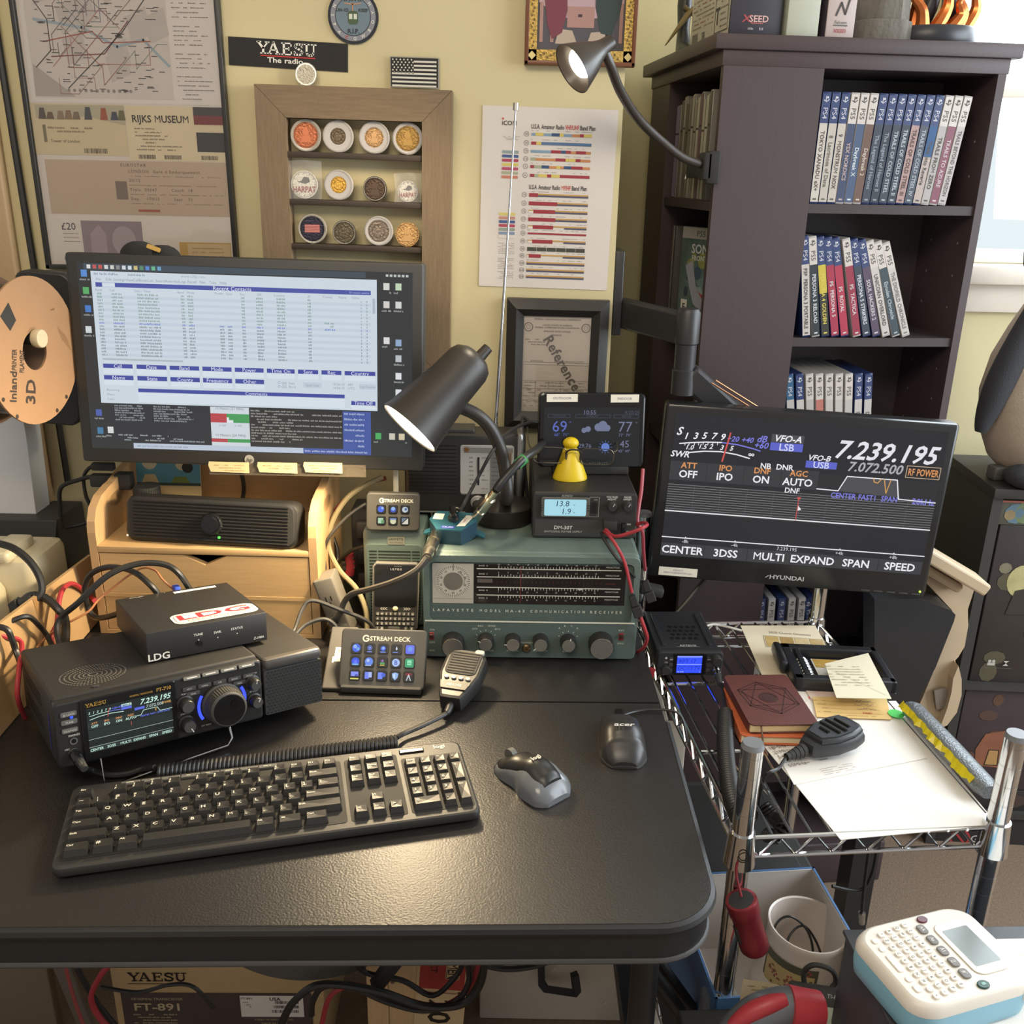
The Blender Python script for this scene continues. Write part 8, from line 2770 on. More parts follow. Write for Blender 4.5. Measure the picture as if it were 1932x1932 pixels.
book('notebook', 'brown leather notebook with embossed star emblem on top of the orange one', (1415, 1368), (1546, 1366), (1498, 1274), (1371, 1272), SZ + .0165, .014, mat('brown_leather', '#5c322c', 0.5, var=.12, scale=50, bump=.3, bscale=500), mat('page_edges2', '#cfb98a', 0.8, stretch=(1, 1, 400), var=.1), rb, True)
# black tray with a card and chrome clips
c_ = [PZ(*p, SZ + .02) for p in ((1500, 1283), (1585, 1283), (1632, 1222), (1455, 1212))]
t = thing('black_tray', 'open black plastic tray holding a printed card, behind the notebooks', 'tray', V((c_[0].x, c_[0].y, SZ + .001)), (0, 0, -3))
tw, td = .150, .115
m = MB()
trm = mat('tray_black', '#26272a', 0.3)
m.box(0, tw, 0, td, 0, .004, trm, .001)
for bx in ((0, tw, 0, .016), (0, tw, td - .018, td), (0, .016, 0, td), (tw - .012, tw, 0, td)):
 m.box(bx[0], bx[1], bx[2], bx[3], .003, .022, trm, .003)
m.box(.018, .026, .012, td - .02, .02, .024, trm, .001)
m.build('frame', t)
m = MB()
m.box(-.012, .002, .045, .118, .004, .024, trm, .006)
m.build('side_handle', t)
m = MB()
for k in range(7):
 m.tube([(.020, .024 + k * .009, .009), (.028, .026 + k * .009, .014), (.036, .024 + k * .009, .009)], .003, CHROME, 8, 4)
m.build('metal_clips', t)
m = MB()
m.fr((.046, .020, .0062), **TOP)
m.box(0, .088, 0, .074, -.001, 0, WHT)
m.rect(.002, .046, .086, .073, mat('card_photo', '#b8954c', 0.4, var=.4, scale=60), .0004)
m.txt('Lutheran', .030, .030, .0052, ink('#5a6a9a'), .0005)
m.txt('724 295 9930', .030, .016, .0036, ink('#5a6aa8'), .0005)
m.txt('724 967 8300', .030, .010, .0036, ink('#5a6aa8'), .0005)
m.build('printed_card', t)
# mobile radio
p_ = PZ(1239, 1279, RKZ + .006)
MR = thing('mobile_radio', 'small black mobile radio with glowing blue screen at the back left of the wire rack', 'radio', (p_.x + .002, p_.y + .008, RKZ + .0045), (0, 0, 2))
mrb = mat('mobile_black', '#292a2d', 0.4)
m = MB()
m.box(0, .098, .012, .155, .0, .036, mrb, .004)
for k in range(5):
 for j in range(4):
  m.T = frame((.030 + k * .0095 + (j % 2) * .004, .055 + j * .013, .0362), **TOP)
  m.poly(rrect(.006, .008, .002, 2), ink('#0f0f10'), .0003)
m.T = Matrix()
for x in (.010, .082):
 m.box(x, x + .006, .03, .14, .035, .0385, mrb, .001)
m.fr((0, 0, .0362), **TOP)
m.txt('RETEVIS', .050, .030, .0050, ink('#a8a8a4'), .0003, b=1, sh=.2)
m.rect(.032, .0255, .068, .0262, ink('#a8a8a4'), .0003)
m.build('case', MR)
m = MB()
m.fr((0, .012, .0), **FRONT)
m.prism(rrect(.100, .040, .006, 4, .049, .020), -.004, .010, mrb, .002)
m.prism(rrect(.050, .036, .003, 3, .048, .020), .010, .0115, BLKG, .0006)
for k in range(3):
 for u in (.0195, .077):
  m.prism(rrect(.006, .006, .001, 2, u, .0285 - k * .0095), .010, .0114, DGREY, .0004)
  m.scrib(u - .002, .0285 - k * .0095, u + .002, .002, ink('#c0c0c0'), k, .0117)
m.disc(.012, .030, .0018, ink('#c0c0c0'), .0104, 10)
m.txt('TX', .0125, .0225, .0026, ink('#c0c0c0'), .0104)
m.build('front_panel', MR)
m = MB()
m.fr((.0285, .0004, .0055), **FRONT)
S = Scr(m, .038, .029)
S.r(0, 0, 1, 1, '#2f4af0', .0001, 1.3)
S.r(0, 0, 1, .09, '#8a9af8', .0003)
S.r(0, .48, 1, .51, '#a9b4fa', .0003)
S.t('RPT 17', .42, .30, .20, '#1a2a9a')
S.t('DC:13.7V', .50, .70, .20, '#1a2a9a')
S.s(.05, .92, .3, .06, '#c0c8fa', 1)
S.s(.7, .92, .95, .06, '#c0c8fa', 2)
m.build('screen', MR)
knob(MR, .088, .0285, .0078, .012, BLKM, BLK, .002, None, 'knob', 20)
knob(MR, .0125, .0105, .0072, .006, BLKM, BLK, .002, None, 'knob', 20)
m = MB(Matrix.Translation((.089, .002, .011)) @ Matrix.Rotation(R(105), 4, 'X'))
m.lathe([(0, 0), (.0062, 0), (.0066, .004), (.0058, .006), (.0066, .008), (.006, .014), (0, .0142)], CHROME, 18)
m.lathe([(.0052, .014), (.0048, .026), (.003, .034), (0, .034)], BLKM, 14)
m.build('microphone_plug', MR)
# its hand microphone with coiled cord
M2 = thing('hand_microphone', 'black hand microphone lying on the white papers of the wire rack', 'microphone', PZ(1520, 1428, SZ + .006) + V((0, 0, .002)), (4, -4, -62))
M2M = Matrix.Translation(V(M2.location)) @ Euler((R(4), R(-4), R(-62))).to_matrix().to_4x4()
m = MB()
mb2_ = mat('mic_charcoal', '#2e3033', 0.4)
m.prism([(-.012, 0), (.012, 0), (.018, .010), (.027, .032), (.0285, .062), (.024, .080), (.013, .087), (-.013, .087), (-.024, .080), (-.0285, .062), (-.027, .032), (-.018, .010)], .0, .020, mb2_, .006)
m.prism([(-.016, .012), (.016, .012), (.025, .034), (.026, .062), (.022, .078), (.012, .084), (-.012, .084), (-.022, .078), (-.026, .062), (-.025, .034)], .016, .026, mb2_, .006)
m.build('body', M2)
m = MB()
m.fr((0, 0, .0262), **TOP)
m.poly([(-.012, .016), (.012, .016), (.021, .036), (.022, .060), (.018, .076), (-.018, .076), (-.022, .060), (-.021, .036)], mat('mic_face', '#3b3e42', 0.45, bump=.2, bscale=900), .0002)
for k, L_ in enumerate((.016, .034, .036, .026)):
 y = .032 + k * .0105
 m.tube([(-L_ / 2, y, .0006), (L_ / 2, y, .0006)], .0022, BLKG, 8, 1)
m.build('face', M2)
m = MB()
for k in range(5):
 m.cyl((0, -.004 - k * .0062, .010), (0, -.0092 - k * .0062, .010), .0092 - k * .0010, .0086 - k * .0010, BLKM, 14)
m.cyl((0, .003, .010), (0, -.034, .010), .0052, None, BLKM, 12)
m.build('strain_relief', M2)
M2I = M2M.inverted()
m = MB()
e0 = M2M @ V((0, -.034, .010))
tl = [e0, PZ(1468, 1450, SZ + .010), PZ(1445, 1462, SZ + .006), PZ(1432, 1500, SZ - .06), PZ(1425, 1545, .60), PZ(1405, 1560, .60), PZ(1398, 1545, .66)]
m.tube([M2I @ p for p in tl], .0024, CABLE, 8, 6)
hc = [PZ(1396, 1545, SZ + .010), PZ(1380, 1500, SZ + .010), PZ(1371, 1440, SZ + .010), PZ(1368, 1390, SZ + .010), PZ(1369, 1345, SZ + .010)]
helix([M2I @ p for p in hc], .0095, 48, CABLE, .0024, m)
MRM = Matrix.Translation(V(MR.location)) @ Matrix.Rotation(R(2), 4, 'Z')
ends = [hc[-1] + V((0, 0, .006)), PZ(1366, 1318, SZ + .012), PZ(1363, 1295, SZ + .013), MRM @ V((.089, -.028, .003))]
m.tube([M2I @ p for p in ends], .0026, CABLE, 8, 6)
m.build('coiled_cord', M2)
m = MB()
hc2 = [PZ(1440, 1520, .62), PZ(1462, 1545, .61), PZ(1476, 1560, .62), PZ(1466, 1578, .61), PZ(1445, 1575, .60)]
helix(hc2, .008, 20, CABLE, .0022, m)
m.tube([PZ(1440, 1490, .68), PZ(1470, 1525, .66), PZ(1478, 1550, .63), PZ(1466, 1568, .61)], .0012, STEEL, 6, 5)
solo('coil_bundle', m, 'bunched coil of black cord seen through the wires below the front left post', 'cord')
# grey pouch with yellow tape
a, b = PZ(1700, 1332, SZ + .015), PZ(1850, 1495, SZ + .015)
t = thing('foil_roll', 'grey speckled roll with ragged yellow tape edge along the right side of the wire rack', 'roll', a.lerp(b, .5) + V((0.012, 0, -.012)), (0, 0, math.degrees(math.atan2((b - a).y, (b - a).x))))
Lr = (b - a).length
m = MB()
sil = mat('speckled_foil', '#75797d', 0.3, .4, var=.4, scale=220, bump=.6, bscale=400)
m.loft([[(x, p[0] * s_, p[1] * s_ + .012) for p in circ(.016, 18, 0, 0, .72)] for x, s_ in ((-Lr / 2, .7), (-Lr / 2 + .01, 1), (0, 1.08), (Lr / 2 - .015, 1.02), (Lr / 2, .8))], sil)
m.build('roll', t)
m = MB()
rg = random.Random(6)
P, Q = [], []
for k in range(30):
 x = -Lr / 2 + .004 + k * (Lr - .02) / 29
 P.append((x, -.0135 + rg.uniform(-.001, .001), .0235 + rg.uniform(-.001, .001)))
 Q.append((x, -.0195 + rg.uniform(-.0045, .004), .0155 + rg.uniform(-.002, .002)))
m.add(P + Q, [(k, k + 1, 31 + k, 30 + k) for k in range(29)], mat('yellow_tape', '#d2c01c', 0.35))
m.build('yellow_tape', t)
m = MB()
m.tube([PY(1400, 1190, 1.45) + V((0, 0, .0)), PZ(1378, 1184, RKZ + .004), PZ(1360, 1180, RKZ + .003), PZ(1345, 1178, RKZ + .004), PZ(1330, 1182, RKZ + .003)], .002, WHT, 6, 5)
solo('white_twist_tie', m, 'short white wire tie lying on the back wires of the rack', 'tie')
# cable by the rack's back left post
world_tube('black_cable', [PY(1330, 1092, 1.47), PY(1300, 1130, 1.46), PY(1270, 1165, 1.45), PY(1250, 1195, 1.44)], .004, CABLE, 'black cable hanging from behind the right monitor to the rack')
m = MB()
m.box(-.02, .02, -.012, .012, -.008, .008, BLKM, .004)
m.tube([(-.02, 0, .0), (-.03, 0, .012)], .004, CHROME, 8, 1)
solo('clamp_clip', m, 'black spring clip on the back left post of the wire rack', 'clip', PY(1228, 1112, 1.40), (0, 12, 0))
# ================================================================ UNDER THE RACK
LZ = .335                                        # top of the added bin on the lower rack shelf
def rk(x, y, z):
 return RKM @ V((x, y, z))
# shallow blue tray-box with the mug inside
pm = PY(1510, 1850, 1.02)
base = LZ
p_ = PY(1516, 1720, 1.02)
t = thing('blue_box', 'open shallow box with blue front and white inside on the lower rack shelf', 'box', (.262, .900, base), (0, 0, 6))
bw_, bd_, bh_ = .215, .22, .140
blu = mat('blue_board', '#4a6f9c', 0.5, var=.05)
wbd = mat('white_board', '#c4bcb4', 0.6)
m = MB()
for bx in ((0, bw_, 0, .003), (0, bw_, bd_ - .003, bd_), (0, .003, 0, bd_), (bw_ - .003, bw_, 0, bd_)):
 m.box(bx[0], bx[1], bx[2], bx[3], 0, bh_, blu)
m.box(.003, bw_ - .003, .003, bd_ - .003, .001, .004, wbd)
m.fr((0, .0035, 0), (-1, 0, 0), (0, 0, 1))
m.T = Matrix()
for bx in ((.003, bw_ - .003, .003, .0042), (.003, bw_ - .003, bd_ - .0042, bd_ - .003), (.003, .0042, .003, bd_ - .003), (bw_ - .0042, bw_ - .003, .003, bd_ - .003)):
 m.box(bx[0], bx[1], bx[2], bx[3], .004, bh_ - .001, wbd)
m.build('tray', t)
mt = PY(1509, 1737, 1.05)
t = thing('ceramic_jar', 'white glazed ceramic jar with stamp-edged picture panel, a looped black cord inside', 'jar', (mt.x + .004, 1.045, base + .005), (0, 3, 0))
mh = mt.z - base - .005
m = MB()
gz = mat('white_glaze', '#c9bdb2', 0.25, var=.03)
m.lathe([(0, 0), (.058, 0), (.062, .006), (.057, .012), (.061, .018), (.056, .026), (.053, .045), (.052, mh - .012), (.0545, mh - .004), (.0535, mh), (.0505, mh - .001), (.049, mh - .02), (.048, .02), (0, .016)], gz, 48)
m.build('vessel', t)
m = MB()
def cyl_patch(m, r, a0, a1, z0, z1, mt_, n=16):
 A = [R(a0 + (a1 - a0) * i / n) for i in range(n + 1)]
 m.add([(r * math.cos(a_), r * math.sin(a_), z0) for a_ in A] + [(r * math.cos(a_), r * math.sin(a_), z1) for a_ in A], [(i, i + 1, n + 2 + i, n + 1 + i) for i in range(n)], mt_, True)
ho = mat('olive_border', '#4f4c3c', 0.4)
cyl_patch(m, .0535, 190, 275, .030, mh - .030, ho)
cyl_patch(m, .0538, 194, 271, .034, mh - .042, mat('panel_tan', '#b09a6a', 0.4, var=.12, scale=40))
rg = random.Random(12)
for k in range(34):
 a_, z = rg.uniform(200, 265), rg.uniform(.04, mh - .05)
 cyl_patch(m, .0541, a_, a_ + rg.uniform(2, 6), z, z + rg.uniform(.002, .004), ink(rg.choice(['#7a4a3c', '#8a4a4a', '#5a5c3a', '#6a5030'])), 3)
cyl_patch(m, .0542, 248, 262, .042, .066, mat('purple_patch', '#5a3450', 0.4), 5)
for a_, z in ((236, mh - .055), (252, mh - .07), (212, mh - .06), (258, .082)):
 for j in range(5):
  cyl_patch(m, .0543, a_ + 4 * math.cos(j * 1.256), a_ + 4 * math.cos(j * 1.256) + 3, z + .004 * math.sin(j * 1.256), z + .004 * math.sin(j * 1.256) + .003, ink('#9a4a48'), 2)
m.build('picture_panel', t)
m = MB()
m.tube([(-.040, .0, mh - .05), (-.034, .012, mh - .015), (-.015, .016, mh - .003), (.008, .010, mh - .018), (.018, 0, mh - .045), (.020, 0, mh - .09)], .0017, CABLE, 8, 6)
m.tube([(-.025, -.01, mh - .06), (-.015, .006, mh - .028), (.006, .015, mh - .018), (.025, .008, mh - .040), (.038, .0, mh - .075)], .0017, CABLE, 8, 6)
solo('looped_cord', m, 'thin black cord looped inside the ceramic jar', 'cord', t.location)
m = MB()
m.box(-.012, .012, -.008, .008, 0, .016, mat('dark_red_plastic', '#5a2c30', 0.3), .002)
solo('small_gadget', m, 'small dark red gadget at the bottom of the ceramic jar', 'gadget', V(t.location) + V((.020, .010, .018)), (0, 20, 30))
# flashlight clipped to the front left post
f0, f1 = PY(1398, 1697, .885), PY(1425, 1790, .885)
ax = (f1 - f0).normalized()
t = thing('flashlight', 'red metal flashlight hanging beside the front left rack post', 'flashlight', f0)
q = ax.to_track_quat('Z', 'Y').to_matrix().to_4x4()
red_al = mat('red_anodised', '#7f2a32', 0.35, .5, var=.08)
m = MB(q)
fl = (f1 - f0).length
m.lathe([(.0145, .0), (.0178, .0), (.0185, .002), (.0182, .018), (.0165, .022), (.0165, fl * .72), (.0172, fl * .75), (.0172, fl - .004), (.015, fl), (0, fl)], red_al, 36, False)
m.build('barrel', t)
m = MB(q)
m.lathe([(.0145, .0), (.0142, .003), (0, .0045)], BLKM, 28)
m.build('tail_cap', t)
m = MB(q)
m.T = q @ Matrix.Rotation(R(250), 4, 'Z')
m.box(.0150, .0176, -.0045, .0045, fl * .42, fl * .74, BLKM, .001)
m.build('grip_panel', t)
m = MB()
m.tube([(0, 0, .004), (-.006, .012, .03), (0, .02, .055)], .0016, red_al, 6, 4)
m.build('lanyard', t)
# black calculator with strap, handheld tool in red and grey
cz = base + bh_ + .004
cp = PY(1540, 1905, .875)
t = thing('pocket_calculator', 'black calculator with wrist strap and pale green display, on the blue box front', 'calculator', (cp.x, .872, cp.z), (35, 0, -10))
m = MB()
m.box(-.032, .036, -.05, .030, -.010, .004, BLKM, .003)
m.fr((0, 0, .0043), **TOP)
m.rect(-.024, -.046, .030, .006, mat('lcd_green', '#97a58e', 0.3), .0003)
m.txt('TI-83', .018, .018, .0045, ink('#a8a8a8'), .0003, sh=.2)
m.scrib(-.022, .016, -.006, .003, ink('#8a8a8a'), 3, .0003)
m.build('case', t)
m = MB()
m.tube([(-.014, .030, .0), (-.016, .040, .012), (-.006, .046, .026), (.014, .044, .022), (.022, .036, .006), (.018, .029, .0)], .0032, BLKM, 8, 5)
m.build('wrist_strap', t)
tp_ = PY(1458, 1908, .86)
m = MB()
m.box(0, .20, 0, .07, 0, .018, BLKM, .003)
solo('added_tool_tray', m, 'added flat black tray holding up the red and grey tool at the bottom edge', 'tray', (tp_.x - .10, .825, tp_.z - .055), (0, 0, 3))  # added support so the tool does not float
t = thing('cordless_tool', 'grey and red handheld rotary tool lying in front of the blue box', 'power tool', (tp_.x, .855, tp_.z), (0, -14, 4))
gm = mat('tool_grey', '#6b7076', 0.35, .3)
rm_ = mat('tool_red', '#b23a44', 0.45)
m = MB()
m.tube([(-.065, 0, -.024), (-.035, 0, -.004), (-.01, 0, .006), (.022, 0, .009), (.046, 0, .003)], lambda t_: .016 + .008 * math.sin(math.pi * min(1, t_ * 1.05)), gm, 20, 6)
m.build('body', t)
m = MB()
m.tube([(.018, -.003, .010), (.034, -.004, .004), (.052, -.003, -.004)], lambda t_: .0245 - .004 * t_, rm_, 20, 5)
m.build('red_cap', t)
m = MB()
m.tube([(-.052, -.008, .006), (-.030, -.008, .020), (-.004, -.008, .027), (.016, -.007, .027)], lambda t_: .007 + .004 * math.sin(math.pi * t_), rm_, 14, 5)
m.build('red_grip', t)
m = MB()
m.tube([(-.085, .0, -.05), (-.065, 0, -.026), (-.045, 0, -.010)], lambda t_: .012 + .004 * t_, BLKM, 16, 4)
m.build('black_nose', t)
m = MB()
m.add([(0, 0, 0), (.05, -.004, .0), (.045, 0, .036), (.002, .004, .040)], [(0, 1, 2, 3)], mat('tag_paper', '#c9b998', 0.8))
m.fr((.006, -.0004, .004), (.99, -.08, 0), (0, .1, 1))
for k in range(5):
 m.scrib(.002, .028 - k * .005, .034, .002, ink('#8a7a60'), k, .0006)
solo('paper_tag', m, 'tan printed paper tag sticking up behind the red and grey tool', 'paper', PY(1394, 1900, .892), (0, 0, 0))
p_ = PY(1345, 1900, .91)
t = thing('clear_blister_pack', 'clear plastic packet standing left of the front rack post', 'packet', (p_.x - .01, .915, base + .09), (0, 0, 8))
m = MB()
m.box(0, .045, 0, .02, -.06, .035, mat('clear_plastic', '#8a8784', 0.1, alpha=.35), .004)
m.build('shell', t)
# ------------------------------------------------ label maker on its stand
z0 = .618
t = thing('side_stand', 'low dark stand beside the wire rack, carrying the label maker', 'stand', (.400, .648, 0), (0, 0, 3))
m = MB()
m.box(0.0, .33, 0, .215, .30, z0 - .004, mat('stand_dark', '#3a3b3f', 0.5), .004)
m.box(.004, .02, .004, .02, 0, .31, legm)
m.box(.31, .326, .004, .02, 0, .31, legm)
m.box(.004, .02, .195, .211, 0, .31, legm)
m.box(.31, .326, .195, .211, 0, .31, legm)
m.build('carcass', t)
m = MB()
m.box(-.002, .332, -.002, .217, z0 - .005, z0, mat('stand_dark', '#3a3b3f', 0.5), .001)
m.build('top', t)
m = MB()
m.box(0, .25, 0, .20, 0, .0012, PAPER)
solo('white_sheet', m, 'blank white sheet under the label maker on the dark stand', 'paper', (.432, .646, z0 + .0003), (0, 0, 3))
LM = thing('label_maker', 'white and pale blue label maker with grey screen and small keys, lower right', 'label maker', (.458, .783, z0 + .0018), (0, 0, -72))
LM.scale = (.76, 1.0, .72)
lw, ld = .152, .150
lmw = mat('label_maker_white', '#d6cfc4', 0.4, var=.02)
lmb = mat('label_maker_blue', '#7fb0c4', 0.4, var=.03)
m = MB()
sq = rrect(lw, ld, .030, 8)
m.loft([[(p[0] * s_, p[1] * s_, z) for p in sq] for z, s_ in ((0, .93), (.006, .98), (.022, 1.0), (.040, 1.0), (.044, .995))], lmb)
m.build('blue_body', LM)
m = MB()
m.loft([[(p[0] * s_, p[1] * s_, z + .0) for p in sq] for z, s_ in ((.044, 1.0), (.050, .998), (.057, .97), (.061, .93), (.062, .90))], lmw)
m.prism(rrect(.055, .046, .008, 4, .052, .076), .03, .055, lmw, .004)
m.build('white_top', LM)
TZ = .0622
m = MB()
m.fr((0, .036, TZ), **TOP)
m.prism(rrect(.094, .044, .012, 5), 0, .0016, mat('label_maker_bezel', '#dcd6cc', 0.4), .0006)
m.prism(rrect(.066, .032, .002, 2), .0014, .0018, mat('grey_lcd', '#6a716c', 0.25))
m.build('screen', LM)
m = MB()
m.fr((0, .066, TZ + .0), **TOP)
m.txt('brother', -.018, 0, .006, ink('#b4aca4'), -.0008, b=0, sh=.1)
m.build('lettering', LM)
kw = mat('label_key', '#ded8ce', 0.4)
kg = mat('label_key_grey', '#75716e', 0.45)
rowsL = ['1234567890', 'QWERTYUIOP', 'ASDFGHJKL~', '^ZXCVBNM.<']
for r_, row in enumerate(rowsL):
 for c_, ch in enumerate(row):
  m = MB()
  m.fr((-.058 + c_ * .0122 + r_ * .002, -.012 - r_ * .0112, TZ - .0006), **TOP)
  m.prism(rrect(.0088, .0072, .0026, 3), 0, .0032, kw, .0008)
  m.txt(ch, 0, 0, .0036, ink('#55504c'), .0035)
  m.build('key', LM)
for c_, (u, w_) in enumerate(((-.045, .009), (-.030, .009), (-.004, .030), (.024, .009), (.040, .012))):
 m = MB()
 m.fr((u, -.057, TZ - .0016), **TOP)
 m.prism(rrect(w_, .0072, .0026, 3), 0, .0032, kw, .0008)
 m.build('key', LM)
for c_, tx in enumerate(('AA', 'Aa', 'A1', '[]', '#*')):
 m = MB()
 m.fr((-.044 + c_ * .0205, .002, TZ - .0004), **TOP)
 m.prism(rrect(.0165, .0098, .004, 4), 0, .0034, kg, .0010)
 m.txt(tx, 0, 0, .0042, ink('#d2cdc6'), .0038, b=1)
 m.build('key', LM)
m = MB()
m.fr((-.060, .012, TZ - .001), **TOP)
m.prism(circ(.0062, 18), 0, .0036, mat('power_key_red', '#5c2a32', 0.4), .001)
m.build('power_key', LM)
m = MB()
m.fr((.060, .010, TZ - .001), **TOP)
m.prism(circ(.0068, 18), 0, .0036, mat('print_key_green', '#25483f', 0.4), .001)
m.rect(-.002, -.002, .002, .0025, ink('#8fb4a8'), .0040)
m.build('print_key', LM)
# ------------------------------------------------ things on the floor under the table
bx = thing('radio_carton', 'brown cardboard transceiver carton with black label panel under the table', 'box', (-.632, 1.20, 0.0), (0, 0, 1))
m = MB()
m.box(0, .342, 0, .25, 0, .212, mat('kraft_carton', '#b3976c', 0.85, var=.06), .002)
m.fr((0, -.0004, -.017), **FRONT)
yaesu(m, .028, .192, .0175, ink('#2c2620'), .0006)
m.rect(.026, .186, .124, .1872, ink('#2c2620'), .0006)
m.rect(.012, .025, .322, .168, mat('carton_black', '#463b35', 0.7), .0004)
tn = ink('#b5a484')
m.txt('HF/50MHz TRANSCEIVER', .028, .155, .0052, tn, .0008, 'l', maxw=.095)
m.txt('FT-891', .030, .138, .0145, tn, .0008, 'l', b=1, sx=1.3)
for k in range(4):
 m.scrib(.028, .122 - k * .006, .10, .003, tn, k, .0008)
m.rect(.205, .118, .308, .163, mat('carton_label', '#d8d2c8', 0.7), .0008)
m.txt('FT-891', .216, .157, .0045, ink('#3a3634'), .0011)
m.txt('USA', .262, .156, .0068, ink('#3a3634'), .0011, b=1)
for k in range(3):
 m.barcode(.262 - k * .003, .146 - k * .0095, .300, .152 - k * .0095, ink('#3a3634'), k, .0011)
 m.scrib(.209, .149 - k * .005, .222, .0022, ink('#6a6460'), k, .0011)
m.txt('YAESU MUSEN CO., LTD.', .258, .112, .004, tn, .0008)
m.txt('MADE IN JAPAN', .258, .104, .004, tn, .0008)
m.build('carton', bx)
m = MB()
m.T = frame((0, 0, 0), (1, 0, 0), (0, 0, 1))
a, b = PY(432, 1815, 1.15), PY(705, 1815, 1.15)
P = [PY(432, 1810, 1.15), PY(470, 1830, 1.14), PY(520, 1845, 1.13), PY(580, 1850, 1.13), PY(640, 1842, 1.14), PY(690, 1825, 1.15), PY(712, 1808, 1.16)]
m.T = Matrix()
Q = [p + V((0, 0, .018)) for p in P]
Q = [q_ + V((0, .0, .010 * (1 - abs(i - 3) / 3))) for i, q_ in enumerate(Q)]
P2, Q2 = spline(P, 5), spline(Q, 5)
n_ = len(P2)
m.add([p[:] for p in P2 + Q2] + [(p + V((0, .006, 0)))[:] for p in P2 + Q2], [(i, i + 1, n_ + i + 1, n_ + i) for i in range(n_ - 1)] + [(2 * n_ + i + n_, 2 * n_ + i + n_ + 1, 2 * n_ + i + 1, 2 * n_ + i) for i in range(n_ - 1)] + [(i, 2 * n_ + i, 2 * n_ + i + 1, i + 1) for i in range(n_ - 1)], mat('grey_mesh_strap', '#55524c', 0.8, var=.25, scale=400, bump=.6, bscale=700))
solo('mesh_sling', m, 'grey woven strap sagging under the table in front of the transceiver carton', 'strap')
p0, p1 = PY(708, 1935, 1.16), PY(905, 1800, 1.16)
t = thing('wooden_crate', 'pale wooden crate side with red and cream label and large black digits, under the table', 'crate', (PY(728, 1900, 1.18).x, 1.18, 0))
m = MB()
m.box(-.03, .115, 0, .02, 0, .30, mat('pale_pine', '#c6a67a', 0.7, var=.2, scale=6, stretch=(30, 30, 3)), .002)
m.fr((0, -.0005, 0), **FRONT)
for x in (.005, ):
 m.line([(x, 0), (x, .30)], .001, ink('#6a5236'), .0004)
m.disc(.012, .205, .004, ink('#6a5c48'), .0006, 12)
m.build('planks', t)
m = MB()
m.T = Matrix.Rotation(R(4), 4, 'Y') @ frame((.036, -.0014, 0), **FRONT)
m.rect(0, .195, .080, .30, mat('crate_label_cream', '#cdb489', 0.6), .0003)
m.rect(.004, .198, .076, .30, mat('crate_label_red', '#a53a34', 0.6), .0006)
m.txt('PROJECT', .026, .262, .0105, ink('#5c2a24'), .0009, b=1, rot=-90)
m.prism(rrect(.022, .060, .003, 3, .056, .25), .0003, .0012, mat('crate_label_cream', '#cdb489', 0.6))
m.line(rrect(.019, .057, .002, 2, .056, .25), .001, ink('#3a3028'), .0014, True)
m.txt('LUMEN', .056, .247, .0155, ink('#3a3028'), .0014, b=1, rot=-90, maxw=.052)
m.rect(.0, .10, .080, .190, mat('crate_label_cream', '#cdb489', 0.6), .0003)
m.txt('20', .040, .152, .034, ink('#2e2822'), .0009, b=1, rot=-90)
m.build('paper_label', t)
m = MB()
gb = mat('grey_cabinet', '#c6bdae', 0.6, var=.05, scale=8)
a, b = PY(905, 1850, 1.30), PY(1220, 1850, 1.30)
m.box(a.x, b.x, 1.30, 1.42, 0, .62, gb, .003)
cs_ = solo('cabinet_side', m, 'scuffed beige-grey panel standing under the right half of the table', 'panel')
for px, py, s_ in ((1045, 1828, .006), (1140, 1892, .006), (1172, 1890, .010), (1003, 1908, .004), (1085, 1842, .004)):
 c0 = PY(px, py, 1.2992)
 m = MB()
 m.add([(c0.x - s_, 1.2992, c0.z - s_), (c0.x + s_, 1.2992, c0.z - s_ * .4), (c0.x + s_ * .5, 1.2992, c0.z + s_)], [(0, 1, 2)], ink('#c9c2b4'))
 m.build('paint_chip', cs_)
m = MB()
hk = [PY(1020, 1790, 1.28), PY(1022, 1855, 1.28), PY(1030, 1866, 1.275), PY(1085, 1874, 1.25), PY(1088, 1868, 1.25), PY(1084, 1838, 1.25)]
m.tube(hk[:2] + hk[2:], .0085, BLKM, 4, 1)
solo('metal_hook', m, 'square black metal hook in front of the grey panel under the table', 'hook')
pp = PY(1180, 1790, 1.27)
m = MB()
m.box(pp.x, pp.x + .05, 1.27, 1.298, 0, .62, mat('pale_post', '#cbc4b8', 0.5), .003)
solo('pale_post', m, 'pale upright strip at the right side of the grey panel', 'post', (.02, 0, 0))
pg = PY(60, 1860, 1.25)
m = MB()
m.box(pg.x - .25, PY(92, 1850, 1.25).x, 1.25, 1.27, 0, .33, mat('brown_board2', '#7d6e5c', 0.7), .002)
solo('brown_board', m, 'plain brown board at the far left under the table', 'board')
m = MB()
a, b = PY(115, 1820, 1.18), PY(165, 1940, 1.18)
m.T = frame((a + b) / 2, (b - a).normalized(), (0, -1, 0))
m.T = frame((a + b) / 2, (b - a).normalized(), (1, 0, .3))
m.box(-.07, .07, -.012, .012, -.004, .004, mat('grey_metal_rail', '#77726a', 0.4, .5), .001)
m.box(-.07, .07, -.002, .002, -.006, -.0035, ink('#1d1c1b'))
solo('metal_rail', m, 'slanted grey slotted metal rail left of the transceiver carton', 'rail')
